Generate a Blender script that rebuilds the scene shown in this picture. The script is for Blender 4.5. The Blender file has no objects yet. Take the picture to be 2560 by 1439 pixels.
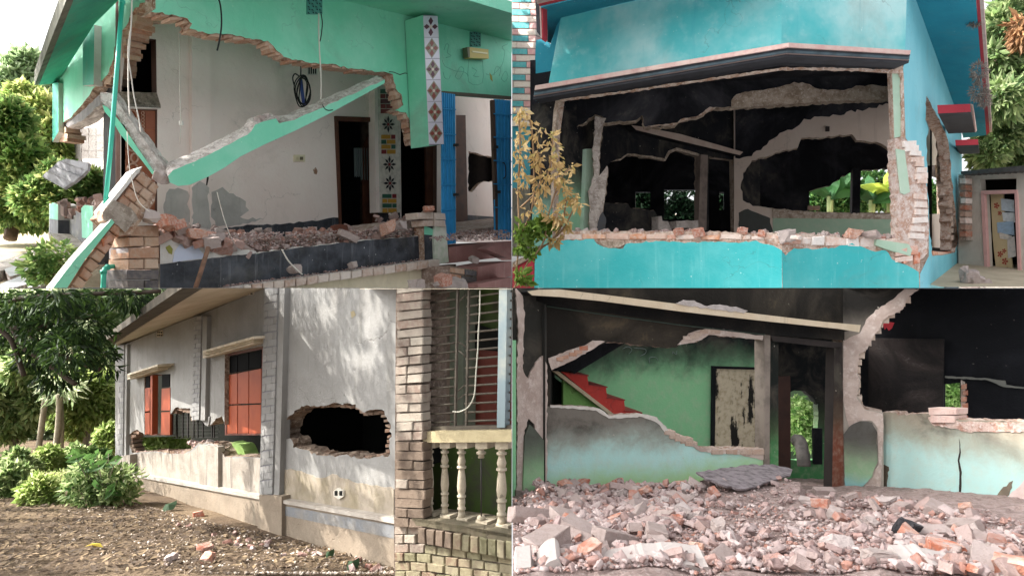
import bpy, bmesh, math, random
import numpy as np
from mathutils import Vector as V, Matrix, Euler
from mathutils.geometry import tessellate_polygon
from mathutils import noise as mnoise

random.seed(7)
RNG = np.random.default_rng(11)
SC = bpy.context.scene
COL = SC.collection

# ------------------------------------------------------------------ camera, sky, sun, exposure
FOC = 1600.0            # focal length in photograph pixels (photograph 2560 x 1439)
CX, CY = 1280.0, 719.5
cam = bpy.data.cameras.new('camera')
cam.sensor_width = 36.0
cam.lens = 36.0 * FOC / 2560.0
cam.clip_start = 0.05
cam.clip_end = 3000
cam_o = bpy.data.objects.new('camera', cam)
cam_o.rotation_euler = (math.radians(90), 0, 0)
COL.objects.link(cam_o)
SC.camera = cam_o

SUN_DIR = V((-1.0, 0.02, 0)).normalized()          # plan direction towards the sun
SUN_EL = math.radians(40)
world = bpy.data.worlds.new('World')
SC.world = world
world.use_nodes = True
wn = world.node_tree
for n in list(wn.nodes):
    wn.nodes.remove(n)
w_out = wn.nodes.new('ShaderNodeOutputWorld')
w_bg = wn.nodes.new('ShaderNodeBackground')
w_sky = wn.nodes.new('ShaderNodeTexSky')
w_sky.sky_type = 'NISHITA'
w_sky.sun_disc = False
w_sky.sun_elevation = SUN_EL
w_sky.sun_rotation = math.atan2(SUN_DIR.x, SUN_DIR.y)
w_sky.air_density = 1.0
w_sky.dust_density = 6.0
w_sky.ozone_density = 1.0
w_tc = wn.nodes.new('ShaderNodeTexCoord')
w_abs = wn.nodes.new('ShaderNodeVectorMath'); w_abs.operation = 'MULTIPLY'
w_sep = wn.nodes.new('ShaderNodeSeparateXYZ')
w_az = wn.nodes.new('ShaderNodeMath'); w_az.operation = 'ABSOLUTE'
w_cmb = wn.nodes.new('ShaderNodeCombineXYZ')
wn.links.new(w_tc.outputs['Generated'], w_sep.inputs[0])
wn.links.new(w_sep.outputs['Z'], w_az.inputs[0])
wn.links.new(w_sep.outputs['X'], w_cmb.inputs['X'])
wn.links.new(w_sep.outputs['Y'], w_cmb.inputs['Y'])
wn.links.new(w_az.outputs[0], w_cmb.inputs['Z'])
wn.links.new(w_cmb.outputs[0], w_sky.inputs['Vector'])
w_hs = wn.nodes.new('ShaderNodeHueSaturation')       # a thin white overcast: the sky's blue washed out evenly
w_hs.inputs['Saturation'].default_value = 0.12
wn.links.new(w_sky.outputs['Color'], w_hs.inputs['Color'])
w_step = wn.nodes.new('ShaderNodeMapRange')          # light that comes up from the ground below the horizon
w_step.inputs['From Min'].default_value = -0.02; w_step.inputs['From Max'].default_value = 0.02
w_step.inputs['To Min'].default_value = 0.8; w_step.inputs['To Max'].default_value = 1.0
wn.links.new(w_sep.outputs['Z'], w_step.inputs['Value'])
w_mul = wn.nodes.new('ShaderNodeVectorMath'); w_mul.operation = 'SCALE'
wn.links.new(w_hs.outputs['Color'], w_mul.inputs[0])
wn.links.new(w_step.outputs[0], w_mul.inputs['Scale'])
wn.links.new(w_mul.outputs[0], w_bg.inputs['Color'])
w_bg.inputs['Strength'].default_value = 0.15
wn.links.new(w_bg.outputs[0], w_out.inputs['Surface'])

sun = bpy.data.lights.new('sun', 'SUN')
sun.energy = 3.2
sun.angle = math.radians(0.5)
sun.color = (1.0, 0.95, 0.88)
sun_o = bpy.data.objects.new('sun', sun)
_sd = V((SUN_DIR.x * math.cos(SUN_EL), SUN_DIR.y * math.cos(SUN_EL), math.sin(SUN_EL)))
sun_o.rotation_euler = _sd.to_track_quat('Z', 'Y').to_euler()
sun_o.location = (-30, 10, 40)
COL.objects.link(sun_o)

SC.view_settings.view_transform = 'Standard'
SC.view_settings.look = 'None'
SC.view_settings.gamma = 1.0
SC.view_settings.use_curve_mapping = False
SC.view_settings.exposure = 1.68
SC.render.engine = 'CYCLES'
SC.cycles.max_bounces = 8
SC.cycles.diffuse_bounces = 5
SC.cycles.sample_clamp_indirect = 6.0
try:
    SC.cycles.use_denoising = True
except Exception:
    pass

# ------------------------------------------------------------------ geometry helpers
def ray(x, y):
    return V(((x - CX) / FOC, 1.0, (CY - y) / FOC))

def at(x, y, Y):
    return ray(x, y) * Y

class Pl:
    """a plane in the place; pt() is where a line of sight meets it"""
    def __init__(s, p, n):
        s.p = V(p); s.n = V(n).normalized()
        if s.n.dot(-s.p) < 0:
            s.n = -s.n
    def pt(s, x, y, off=0.0):
        r = ray(x, y)
        q = s.p + s.n * off
        return r * (q.dot(s.n) / r.dot(s.n))
    def off(s, d):                       # d > 0: towards the viewer
        return Pl(s.p + s.n * d, s.n)
    def back(s, d):
        return s.off(-d)

def vpl(x0, Y0, x1, Y1):
    a = at(x0, CY, Y0); b = at(x1, CY, Y1)
    d = b - a
    return Pl(a, d.cross(V((0, 0, 1))))

def pl3(a, b, c):
    return Pl(a, (b - a).cross(c - a))

ROUGH = [0.03]
QUAD = [1, 1]           # sign of X and of Z of the picture being built (the photograph is a sheet of four pictures)
def set_quad(sx, sz):
    ROUGH[0] = .035 if sz > 0 else .018
    QUAD[0] = sx; QUAD[1] = sz

def jag(pts, amp=3.0, step=9.0, seed=None, close=False):
    """a broken edge: a polyline split into short pieces that wander"""
    rnd = random.Random(seed if seed is not None else random.random())
    out = []
    n = len(pts)
    rng = range(n if close else n - 1)
    for i in rng:
        a = pts[i]; b = pts[(i + 1) % n]
        L = math.hypot(b[0] - a[0], b[1] - a[1])
        k = max(1, int(L / step))
        for j in range(k):
            t = j / k
            if j: t += rnd.uniform(-.25, .25) / k
            e = 0 if j == 0 and i == 0 and not close else 1
            q = rnd.uniform(-amp, amp) * e
            nx, ny = (-(b[1] - a[1]) / max(L, 1e-6), (b[0] - a[0]) / max(L, 1e-6))
            out.append((a[0] + (b[0] - a[0]) * t + nx * q, a[1] + (b[1] - a[1]) * t + ny * q))
    if not close:
        out.append(pts[-1])
    return out

def clip_bm(bm):
    """each picture keeps to its own quarter of space"""
    eps = 0.002
    for ax, sg in ((0, QUAD[0]), (2, QUAD[1])):
        if not bm.verts:
            return
        m = min((v.co[ax] * sg for v in bm.verts))
        if m < eps - 1e-5:
            no = V((0, 0, 0)); no[ax] = sg
            bmesh.ops.bisect_plane(bm, geom=bm.verts[:] + bm.edges[:] + bm.faces[:], dist=1e-6,
                                   plane_co=no * eps, plane_no=no, clear_inner=True)

def make_obj(name, verts, faces, mats, parent=None, fmat=None, smooth=False, clip=True):
    """one mesh object from points in the place"""
    me = bpy.data.meshes.new(name)
    if not isinstance(mats, (list, tuple)):
        mats = [mats]
    me.from_pydata([tuple(v) for v in verts], [], [tuple(f) for f in faces])
    for m in mats:
        me.materials.append(m)
    if fmat is not None:
        me.polygons.foreach_set('material_index', list(fmat))
    bm = bmesh.new(); bm.from_mesh(me)
    if clip:
        clip_bm(bm)
    if not bm.verts:
        bm.free(); bpy.data.meshes.remove(me)
        return None
    bmesh.ops.recalc_face_normals(bm, faces=bm.faces)
    base = V((0, 0, 0))
    if parent is None:
        xs = [v.co.x for v in bm.verts]; ys = [v.co.y for v in bm.verts]; zs = [v.co.z for v in bm.verts]
        base = V(((min(xs) + max(xs)) / 2, (min(ys) + max(ys)) / 2, min(zs)))
    else:
        p = parent
        while p is not None:
            base = base + p.location; p = p.parent
    bmesh.ops.translate(bm, verts=bm.verts, vec=-base)
    bm.to_mesh(me); bm.free()
    if smooth:
        me.polygons.foreach_set('use_smooth', [True] * len(me.polygons))
    me.update()
    o = bpy.data.objects.new(name, me)
    COL.objects.link(o)
    if parent is None:
        o.location = base
    else:
        o.parent = parent
    return o

def tag(o, label=None, cat=None, group=None, kind=None):
    if o is None: return o
    if label: o['label'] = label
    if cat: o['category'] = cat
    if group: o['group'] = group
    if kind: o['kind'] = kind
    return o

def thing(name, label, cat, loc, group=None):
    o = bpy.data.objects.new(name, None)
    o.empty_display_size = 0.2
    o.location = loc
    COL.objects.link(o)
    return tag(o, label, cat, group)

def prism(name, front, ext, mats, parent=None, holes=(), caps=True):
    """front: list of points (3D); ext: vector or list; material 0 front and back, 1 the edges"""
    loops = [list(front)] + [list(h) for h in holes]
    tris = tessellate_polygon(loops)
    fv = [p for l in loops for p in l]
    n = len(fv)
    if isinstance(ext, (list, tuple)):
        bv = [p + e for p, e in zip(fv, ext)]
    else:
        bv = [p + ext for p in fv]
    faces = []; fm = []
    for t in tris:
        faces.append(t); fm.append(0)
        faces.append((t[2] + n, t[1] + n, t[0] + n)); fm.append(0)
    k = 0
    same = not isinstance(mats, (list, tuple)) or len(mats) < 2 or mats[0] is mats[1]
    extra = []
    if not same and n > 12:                 # a broken edge: the thickness of the wall is ragged
        rr = random.Random(n)
        for t in (.3, .68):
            for p, q in zip(fv, bv):
                d = q - p
                extra.append(p + d * (t + rr.uniform(-.12, .12)) + V((rr.uniform(-1, 1), rr.uniform(-1, 1) * .4, rr.uniform(-1, 1))) * min(ROUGH[0], d.length * .3))
    for l in loops:
        m = len(l)
        for i in range(m):
            a = k + i; b = k + (i + 1) % m
            if extra:
                rings = [0, 2 * n, 3 * n, n]
                for r0, r1 in zip(rings[:-1], rings[1:]):
                    faces.append((a + r0, b + r0, b + r1)); fm.append(1)
                    faces.append((a + r0, b + r1, a + r1)); fm.append(1)
            else:
                faces.append((a, b, b + n, a + n)); fm.append(1)
        k += m
    bv = bv + extra
    ml = list(mats) if isinstance(mats, (list, tuple)) else [mats]
    if len(ml) == 1: ml = [ml[0], ml[0]]
    return make_obj(name, fv + bv, faces, ml, parent, fm)

def slab(name, plane, poly, th, mats, parent=None, holes=(), off=0.0, ext=None):
    front = [plane.pt(x, y, off) for x, y in poly]
    hs = [[plane.pt(x, y, off) for x, y in h] for h in holes]
    return prism(name, front, ext if ext is not None else -plane.n * th, mats, parent, hs)

def rect(x0, y0, x1, y1):
    return [(x0, y0), (x1, y0), (x1, y1), (x0, y1)]

def tunnel(name, plane, poly, depth, mats, parent=None, ext=None, off=0.0):
    """the dark room behind an opening: sides and back, open towards the viewer"""
    fv = [plane.pt(x, y, off) for x, y in poly]
    e = ext if ext is not None else -plane.n * depth
    bv = [p + e for p in fv]
    n = len(fv)
    faces = [(i, (i + 1) % n, (i + 1) % n + n, i + n) for i in range(n)]
    faces.append(tuple(range(2 * n - 1, n - 1, -1)))
    return make_obj(name, fv + bv, faces, mats, parent)

def tube(name, pts, r, mat, parent=None, seg=6, radii=None, smooth=True):
    pts = [V(p) for p in pts]
    verts = []; faces = []
    n = len(pts)
    prev = None
    for i, p in enumerate(pts):
        d = (pts[min(i + 1, n - 1)] - pts[max(i - 1, 0)])
        if d.length < 1e-9: d = V((0, 0, 1))
        d.normalize()
        a = V((0, 0, 1)) if abs(d.z) < 0.9 else V((1, 0, 0))
        if prev is not None:
            u = (prev - d * prev.dot(d))
            if u.length < 1e-6: u = d.cross(a)
        else:
            u = d.cross(a)
        u.normalize(); w = d.cross(u); prev = u
        rr = radii[i] if radii else r
        for k in range(seg):
            t = 2 * math.pi * k / seg
            verts.append(p + (u * math.cos(t) + w * math.sin(t)) * rr)
    for i in range(n - 1):
        for k in range(seg):
            a = i * seg + k; b = i * seg + (k + 1) % seg
            faces.append((a, b, b + seg, a + seg))
    faces.append(tuple(range(seg - 1, -1, -1)))
    faces.append(tuple(range((n - 1) * seg, n * seg)))
    return make_obj(name, verts, faces, mat, parent, smooth=smooth)

def smoothline(pts, k=4):
    """Catmull-Rom through the points"""
    pts = [V(p) for p in pts]
    if len(pts) < 3: return pts
    out = []
    for i in range(len(pts) - 1):
        p0 = pts[max(i - 1, 0)]; p1 = pts[i]; p2 = pts[i + 1]; p3 = pts[min(i + 2, len(pts) - 1)]
        for j in range(k):
            t = j / k
            out.append(0.5 * ((2 * p1) + (-p0 + p2) * t + (2 * p0 - 5 * p1 + 4 * p2 - p3) * t * t + (-p0 + 3 * p1 - 3 * p2 + p3) * t ** 3))
    out.append(pts[-1])
    return out

def wire(name, plane, px, r, mat, parent=None, off=0.0, k=4, seg=5):
    return tube(name, smoothline([plane.pt(x, y, off) for x, y in px], k), r, mat, parent, seg)

def hexa(name, f4, ext, mats, parent=None, jit=0.0, bev=0.0):
    """a six-sided block: four front corners and a depth vector, corners a little uneven; chamfered front"""
    c = sum((V(p) for p in f4), V()) / 4
    f4 = [V(p) + V((random.uniform(-jit, jit), random.uniform(-jit, jit), random.uniform(-jit, jit))) for p in f4]
    if bev > 0:
        e = ext.normalized() * bev
        ins = [p + (c - p).normalized() * bev * 1.2 for p in f4]
        rim = [p + e for p in f4]
        back = [p + ext for p in f4]
        v = ins + rim + back
        faces = [(0, 1, 2, 3), (8, 11, 10, 9)]
        for i in range(4):
            j = (i + 1) % 4
            faces.append((i, j, j + 4, i + 4)); faces.append((i + 4, j + 4, j + 8, i + 8))
        return make_obj(name, v, faces, mats, parent)
    v = f4 + [p + ext for p in f4]
    return make_obj(name, v, [(0, 1, 2, 3), (7, 6, 5, 4), (0, 4, 5, 1), (1, 5, 6, 2), (2, 6, 7, 3), (3, 7, 4, 0)], mats, parent)

def pbrick(plane, poly, th, mat, parent, off=0.0, jit=0.004, name='brick', ext=None, bev=0.008):
    return hexa(name, [plane.pt(x, y, off) for x, y in poly], ext if ext is not None else -plane.n * th, mat, parent, jit, bev)

def beam(name, a, b, w, h, mats, parent=None, up=V((0, 0, 1))):
    a = V(a); b = V(b); d = (b - a).normalized()
    s = d.cross(up)
    if s.length < 1e-5: s = V((1, 0, 0))
    s.normalize(); u = s.cross(d).normalized()
    f = [a + s * w / 2 + u * h / 2, a - s * w / 2 + u * h / 2, a - s * w / 2 - u * h / 2, a + s * w / 2 - u * h / 2]
    return hexa(name, f, b - a, mats, parent)

# ---- broken pieces: a few shared shapes
def chunk_mesh(name, size, mat, seed, cuts=2, bulge=0.12):
    """a broken block: a box snapped off along a few rough planes, its faces uneven"""
    rnd = random.Random(seed)
    bm = bmesh.new()
    bmesh.ops.create_cube(bm, size=1.0)
    for v in bm.verts:
        v.co = V((v.co.x * size[0], v.co.y * size[1], v.co.z * size[2]))
    for i in range(cuts):
        n = V((rnd.gauss(0, 1), rnd.gauss(0, .7), rnd.gauss(0, .7)))
        n.normalize()
        ext = abs(n.x) * size[0] / 2 + abs(n.y) * size[1] / 2 + abs(n.z) * size[2] / 2
        bmesh.ops.bisect_plane(bm, geom=bm.verts[:] + bm.edges[:] + bm.faces[:], dist=1e-6, plane_co=n * ext * rnd.uniform(.42, .8), plane_no=n, clear_outer=True)
        bmesh.ops.holes_fill(bm, edges=[e for e in bm.edges if e.is_boundary], sides=0)
    bmesh.ops.bevel(bm, geom=[e for e in bm.edges if len(e.link_faces) == 2 and e.calc_face_angle(0) > .5], offset=min(size) * .05, segments=1, affect='EDGES')
    bmesh.ops.triangulate(bm, faces=bm.faces)
    big = [e for e in bm.edges if e.calc_length() > min(size) * .55]
    bmesh.ops.subdivide_edges(bm, edges=big, cuts=1)
    bmesh.ops.triangulate(bm, faces=bm.faces)
    s = min(size)
    for v in bm.verts:
        v.co += V((rnd.uniform(-1, 1), rnd.uniform(-1, 1), rnd.uniform(-1, 1))) * s * (.035 + bulge * .18)
    bmesh.ops.recalc_face_normals(bm, faces=bm.faces)
    me = bpy.data.meshes.new(name)
    bm.to_mesh(me); bm.free()
    me.materials.append(mat)
    return me

def join_chunks(name, items, mat, parent=None):
    """many middling fragments as one mesh: items are (mesh, location, rotation, scale)"""
    vs = []; fs = []; k = 0
    cache = {}
    for me, loc, rot, sc in items:
        if me.name not in cache:
            v = np.zeros(len(me.vertices) * 3, np.float32); me.vertices.foreach_get('co', v)
            f = np.array([list(p.vertices)[:3] for p in me.polygons])
            cache[me.name] = (v.reshape(-1, 3).astype(float), f)
        v, f = cache[me.name]
        R = np.array(Euler(rot).to_matrix())
        w = (v * sc) @ R.T + np.array(loc)
        if not np.all((w[:, 0] * QUAD[0] > .003) & (w[:, 2] * QUAD[1] > .003)): continue
        vs.append(w); fs.append(f + k); k += len(v)
    return np_mesh(name, np.concatenate(vs), np.concatenate(fs), mat, parent)

def place(name, me, loc, rot, sc=1.0, parent=None):
    o = bpy.data.objects.new(name, me)
    COL.objects.link(o)
    o.rotation_euler = rot
    o.scale = (sc, sc, sc) if not isinstance(sc, (tuple, list)) else sc
    if parent is not None:
        b = V((0, 0, 0)); p = parent
        while p is not None:
            b = b + p.location; p = p.parent
        o.parent = parent
        o.location = V(loc) - b
    else:
        o.location = loc
    return o

def scatter_mesh(name, pts, sizes, mat, parent=None, seed=3, flat=0.7):
    """thousands of small stones or crumbs as one mesh"""
    rng = np.random.default_rng(seed)
    base = []
    for k in range(6):
        b = np.array([[1, 0, 0], [-1, 0, 0], [0, 1, 0], [0, -1, 0], [0, 0, 1], [0, 0, -1], [.6, .6, .6], [-.6, .55, -.5]], float)
        b = b[:6] * rng.uniform(.6, 1.15, (6, 1)) + rng.normal(0, .18, (6, 3))
        base.append(b)
    F0 = np.array([[0, 2, 4], [2, 1, 4], [1, 3, 4], [3, 0, 4], [2, 0, 5], [1, 2, 5], [3, 1, 5], [0, 3, 5]])
    n = len(pts)
    P = np.array(pts, float); S = np.array(sizes, float)
    vs = np.zeros((n, 6, 3))
    an = rng.uniform(0, 2 * np.pi, n); tl = rng.normal(0, .5, n)
    for i in range(n):
        b = base[i % 6] * np.array([S[i] * rng.uniform(.7, 1.3), S[i] * rng.uniform(.6, 1.1), S[i] * flat * rng.uniform(.6, 1.1)])
        c, s = math.cos(an[i]), math.sin(an[i]); ct, st = math.cos(tl[i]), math.sin(tl[i])
        R = np.array([[c, -s * ct, s * st], [s, c * ct, -c * st], [0, st, ct]])
        vs[i] = b @ R.T + P[i]
    ok = np.all((vs[:, :, 0] * QUAD[0] > .003) & (vs[:, :, 2] * QUAD[1] > .003), axis=1)
    vs = vs[ok]; n = len(vs)
    faces = (F0[None] + (np.arange(n) * 6)[:, None, None]).reshape(-1, 3)
    return np_mesh(name, vs.reshape(-1, 3), faces, mat, parent)

def np_mesh(name, verts, faces, mat, parent=None, smooth=False):
    if len(verts) == 0: return None
    base = np.zeros(3)
    if parent is None:
        base = np.array([(verts[:, 0].min() + verts[:, 0].max()) / 2, (verts[:, 1].min() + verts[:, 1].max()) / 2, verts[:, 2].min()])
    else:
        p = parent
        while p is not None:
            base = base + np.array(p.location); p = p.parent
    me = bpy.data.meshes.new(name)
    verts = verts - base
    k = faces.shape[1]
    me.vertices.add(len(verts)); me.vertices.foreach_set('co', verts.astype(np.float32).ravel())
    me.loops.add(len(faces) * k); me.loops.foreach_set('vertex_index', faces.astype(np.int32).ravel())
    me.polygons.add(len(faces)); me.polygons.foreach_set('loop_start', np.arange(0, len(faces) * k, k, dtype=np.int32))
    me.update(calc_edges=True)
    if smooth: me.polygons.foreach_set('use_smooth', [True] * len(faces))
    me.materials.append(mat)
    o = bpy.data.objects.new(name, me)
    COL.objects.link(o)
    if parent is None: o.location = tuple(base)
    else: o.parent = parent
    return o

def leaves(name, blobs, n, size, mat, parent=None, seed=1, aspect=2.6, droop=0.3, keep=None, shell=0.55, free=False):
    """leaf-sized folded faces through the volume of a crown; blobs: (centre, radius vector, weight)"""
    rng = np.random.default_rng(seed)
    w = np.array([b[2] for b in blobs], float); w /= w.sum()
    idx = rng.choice(len(blobs), n, p=w)
    C = np.array([list(b[0]) for b in blobs])[idx]
    R = np.array([list(b[1]) if hasattr(b[1], '__len__') else [b[1]] * 3 for b in blobs])[idx]
    d = rng.normal(size=(n, 3)); d /= np.linalg.norm(d, axis=1)[:, None]
    rr = rng.uniform(0, 1, n) ** (1 / 3.0)
    rr = rr * (1 - shell) + shell * rng.uniform(.75, 1.05, n)
    P = C + d * R * rr[:, None] + rng.normal(0, .06, (n, 3)) * R
    # leaf direction: outwards, drooping, in whorls
    L = d + rng.normal(0, .7, (n, 3)); L[:, 2] -= droop
    L /= np.linalg.norm(L, axis=1)[:, None]
    A = np.cross(L, rng.normal(size=(n, 3))); A /= np.linalg.norm(A, axis=1)[:, None] + 1e-9
    N = np.cross(L, A)
    s = size * rng.uniform(.6, 1.35, n)[:, None]
    wd = s / aspect
    v0 = P; v2 = P + L * s + N * s * (-.12)
    mid = P + L * s * .48
    v1 = mid + A * wd * .5 + N * wd * .18
    v3 = mid - A * wd * .5 + N * wd * .18
    vs = np.stack([v0, v1, v2, v3], 1)
    ok = np.all((vs[:, :, 0] * QUAD[0] > .003) & (vs[:, :, 2] * QUAD[1] > .003), axis=1) | free
    if keep is not None:
        ok &= keep(vs)
    vs = vs[ok]; n = len(vs)
    F0 = np.array([[0, 1, 2], [0, 2, 3]])
    faces = (F0[None] + (np.arange(n) * 4)[:, None, None]).reshape(-1, 3)
    return np_mesh(name, vs.reshape(-1, 3), faces, mat, parent)

# ------------------------------------------------------------------ materials
def lin(c):
    if isinstance(c, str):
        c = tuple(int(c[i:i + 2], 16) for i in (0, 2, 4))
    f = lambda u: (u / 255 / 12.92) if u / 255 <= .04045 else ((u / 255 + .055) / 1.055) ** 2.4
    return (f(c[0]), f(c[1]), f(c[2]), 1.0)

class MB:
    """a small node-graph writer"""
    def __init__(s, name):
        s.m = bpy.data.materials.new(name); s.m.use_nodes = True
        s.t = s.m.node_tree
        s.b = s.t.nodes['Principled BSDF']
        s.geo = s.t.nodes.new('ShaderNodeNewGeometry')
        s.pos = s.geo.outputs['Position']
    def link(s, a, b): s.t.links.new(a, b)
    def scaled(s, sx, sy, sz):
        n = s.t.nodes.new('ShaderNodeVectorMath'); n.operation = 'MULTIPLY'
        s.link(s.pos, n.inputs[0]); n.inputs[1].default_value = (sx, sy, sz); return n.outputs[0]
    def noise(s, scale, detail=4, rough=.55, vec=None, dist=0.0):
        n = s.t.nodes.new('ShaderNodeTexNoise')
        n.inputs['Scale'].default_value = scale; n.inputs['Detail'].default_value = detail
        n.inputs['Roughness'].default_value = rough; n.inputs['Distortion'].default_value = dist
        s.link(vec if vec is not None else s.pos, n.inputs['Vector'])
        return n.outputs['Fac']
    def ramp(s, fac, a, b, c0=0.0, c1=1.0):
        n = s.t.nodes.new('ShaderNodeMapRange'); n.clamp = True
        n.interpolation_type = 'SMOOTHSTEP'
        n.inputs['From Min'].default_value = a; n.inputs['From Max'].default_value = b
        n.inputs['To Min'].default_value = c0; n.inputs['To Max'].default_value = c1
        s.link(fac, n.inputs['Value']); return n.outputs[0]
    def mix(s, fac, a, b):
        n = s.t.nodes.new('ShaderNodeMix'); n.data_type = 'RGBA'
        def put(v, sock):
            if isinstance(v, (tuple, list)): sock.default_value = v
            elif isinstance(v, str): sock.default_value = lin(v)
            else: s.link(v, sock)
        if isinstance(fac, (int, float)): n.inputs[0].default_value = fac
        else: s.link(fac, n.inputs[0])
        put(a, n.inputs[6]); put(b, n.inputs[7])
        return n.outputs[2]
    def math(s, op, a, b=0.0):
        n = s.t.nodes.new('ShaderNodeMath'); n.operation = op
        for i, v in enumerate((a, b)):
            if isinstance(v, (int, float)): n.inputs[i].default_value = v
            else: s.link(v, n.inputs[i])
        return n.outputs[0]
    def axis(s, v):
        """position along a direction"""
        n = s.t.nodes.new('ShaderNodeVectorMath'); n.operation = 'DOT_PRODUCT'
        s.link(s.pos, n.inputs[0]); n.inputs[1].default_value = v; return n.outputs['Value']
    def col(s, c):
        if isinstance(c, (tuple, list)): s.b.inputs['Base Color'].default_value = c
        elif isinstance(c, str): s.b.inputs['Base Color'].default_value = lin(c)
        else: s.link(c, s.b.inputs['Base Color'])
    def bump(s, h, strength=.3, dist=.02):
        n = s.t.nodes.new('ShaderNodeBump'); n.inputs['Strength'].default_value = strength; n.inputs['Distance'].default_value = dist
        s.link(h, n.inputs['Height']); s.link(n.outputs[0], s.b.inputs['Normal'])
    def rough(s, r, spec=.3, metal=0.0):
        s.b.inputs['Roughness'].default_value = r
        s.b.inputs['Specular IOR Level'].default_value = spec
        s.b.inputs['Metallic'].default_value = metal
        return s.m

MATS = {}
def plaster(key, c, c2=None, amt=.5, sc=1.3, streak=0.0, streakc='6b655c', speck=0.0, speckc='e8e4da', rough=.75, bump=.25, spec=.25):
    """painted or bare plaster: blotches, downward streaks, chipped specks, trowel relief"""
    if key in MATS: return MATS[key]
    m = MB(key)
    c2 = c2 or c
    n1 = m.noise(sc, 5, .6); n2 = m.noise(sc * 7, 3, .6)
    k = m.math('MULTIPLY', m.ramp(n1, .35, .7), amt)
    col = m.mix(k, c, c2)
    col = m.mix(m.math('MULTIPLY', m.ramp(n2, .5, .8), amt * .35), col, c2)
    if streak > 0:
        st = m.noise(1.0, 4, .65, vec=m.scaled(7.5, 7.5, .55))
        col = m.mix(m.math('MULTIPLY', m.ramp(st, .56, .78), streak), col, streakc)
    if speck > 0:
        sp = m.noise(14, 2, .5)
        col = m.mix(m.math('MULTIPLY', m.ramp(sp, .735, .755), speck), col, speckc)
    # grime in broad clouds, hairline cracks here and there
    g = m.noise(.45, 6, .68, dist=.6)
    col = m.mix(m.math('MULTIPLY', m.ramp(g, .52, .74), .30), col, '7d766a')
    vo = m.t.nodes.new('ShaderNodeTexVoronoi'); vo.feature = 'DISTANCE_TO_EDGE'; vo.inputs['Scale'].default_value = .55
    wv = m.t.nodes.new('ShaderNodeVectorMath'); wv.operation = 'ADD'
    nn = m.t.nodes.new('ShaderNodeTexNoise'); nn.inputs['Scale'].default_value = 2.2; nn.inputs['Detail'].default_value = 5
    m.link(m.pos, nn.inputs['Vector']); m.link(m.pos, wv.inputs[0]); m.link(nn.outputs['Color'], wv.inputs[1]); m.link(wv.outputs[0], vo.inputs['Vector'])
    ck = m.math('MULTIPLY', m.ramp(vo.outputs['Distance'], .0, .007, 1, 0), m.ramp(m.noise(.8, 3, .5), .5, .62))
    col = m.mix(m.math('MULTIPLY', ck, .3), col, '4a423a')
    m.col(col)
    h = m.math('ADD', m.math('MULTIPLY', m.noise(38, 4, .6), .5), m.math('MULTIPLY', m.noise(4.5, 4, .6), 1.6))
    h = m.math('SUBTRACT', h, m.math('MULTIPLY', ck, .8))
    m.bump(h, bump * 1.5, .025)
    MATS[key] = m.rough(rough, spec)
    return MATS[key]

def rough_break(key, c='b9a294', c2='8d6a57', c3='cfc6bd', sc=5.0, bump=.8):
    """freshly broken masonry"""
    if key in MATS: return MATS[key]
    m = MB(key)
    n1 = m.noise(sc, 6, .65); n2 = m.noise(sc * 3.1, 5, .7)
    col = m.mix(m.ramp(n1, .4, .62), c, c2)
    col = m.mix(m.ramp(n2, .5, .68), col, c3)
    m.col(col)
    m.bump(m.math('ADD', n1, m.math('MULTIPLY', n2, .6)), bump, .05)
    MATS[key] = m.rough(.9, .15)
    return MATS[key]

def brickmat(key, cols, dust='b7aaa2', dustamt=.55, sc=9.0, bump=.5):
    """one brick: its own shade, dust and pitting"""
    if key in MATS: return MATS[key]
    m = MB(key)
    oi = m.t.nodes.new('ShaderNodeObjectInfo')
    cr = m.t.nodes.new('ShaderNodeValToRGB')
    cr.color_ramp.interpolation = 'LINEAR'
    while len(cr.color_ramp.elements) < len(cols): cr.color_ramp.elements.new(.5)
    for i, c in enumerate(cols):
        cr.color_ramp.elements[i].position = i / max(1, len(cols) - 1)
        cr.color_ramp.elements[i].color = lin(c)
    m.link(oi.outputs['Random'], cr.inputs[0])
    n1 = m.noise(sc, 5, .65); n2 = m.noise(sc * 4, 3, .6)
    col = m.mix(m.math('MULTIPLY', m.ramp(n1, .38, .62), dustamt), cr.outputs[0], dust)
    col = m.mix(m.math('MULTIPLY', m.ramp(n2, .55, .75), .35), col, '5a4a42')
    m.col(col)
    m.bump(m.math('ADD', n1, m.math('MULTIPLY', n2, .5)), bump, .02)
    MATS[key] = m.rough(.9, .15)
    return MATS[key]

def crumbmat(key, cols, sc=6.0):
    if key in MATS: return MATS[key]
    m = MB(key)
    cr = m.t.nodes.new('ShaderNodeValToRGB')
    while len(cr.color_ramp.elements) < len(cols): cr.color_ramp.elements.new(.5)
    for i, c in enumerate(cols):
        cr.color_ramp.elements[i].position = i / max(1, len(cols) - 1)
        cr.color_ramp.elements[i].color = lin(c)
    m.link(m.geo.outputs['Random Per Island'], cr.inputs[0])
    n = m.noise(sc * 5, 3, .6)
    m.col(m.mix(m.math('MULTIPLY', m.ramp(n, .45, .7), .4), cr.outputs[0], cols[len(cols) // 2]))
    m.bump(n, .4, .02)
    MATS[key] = m.rough(.95, .1)
    return MATS[key]

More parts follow.
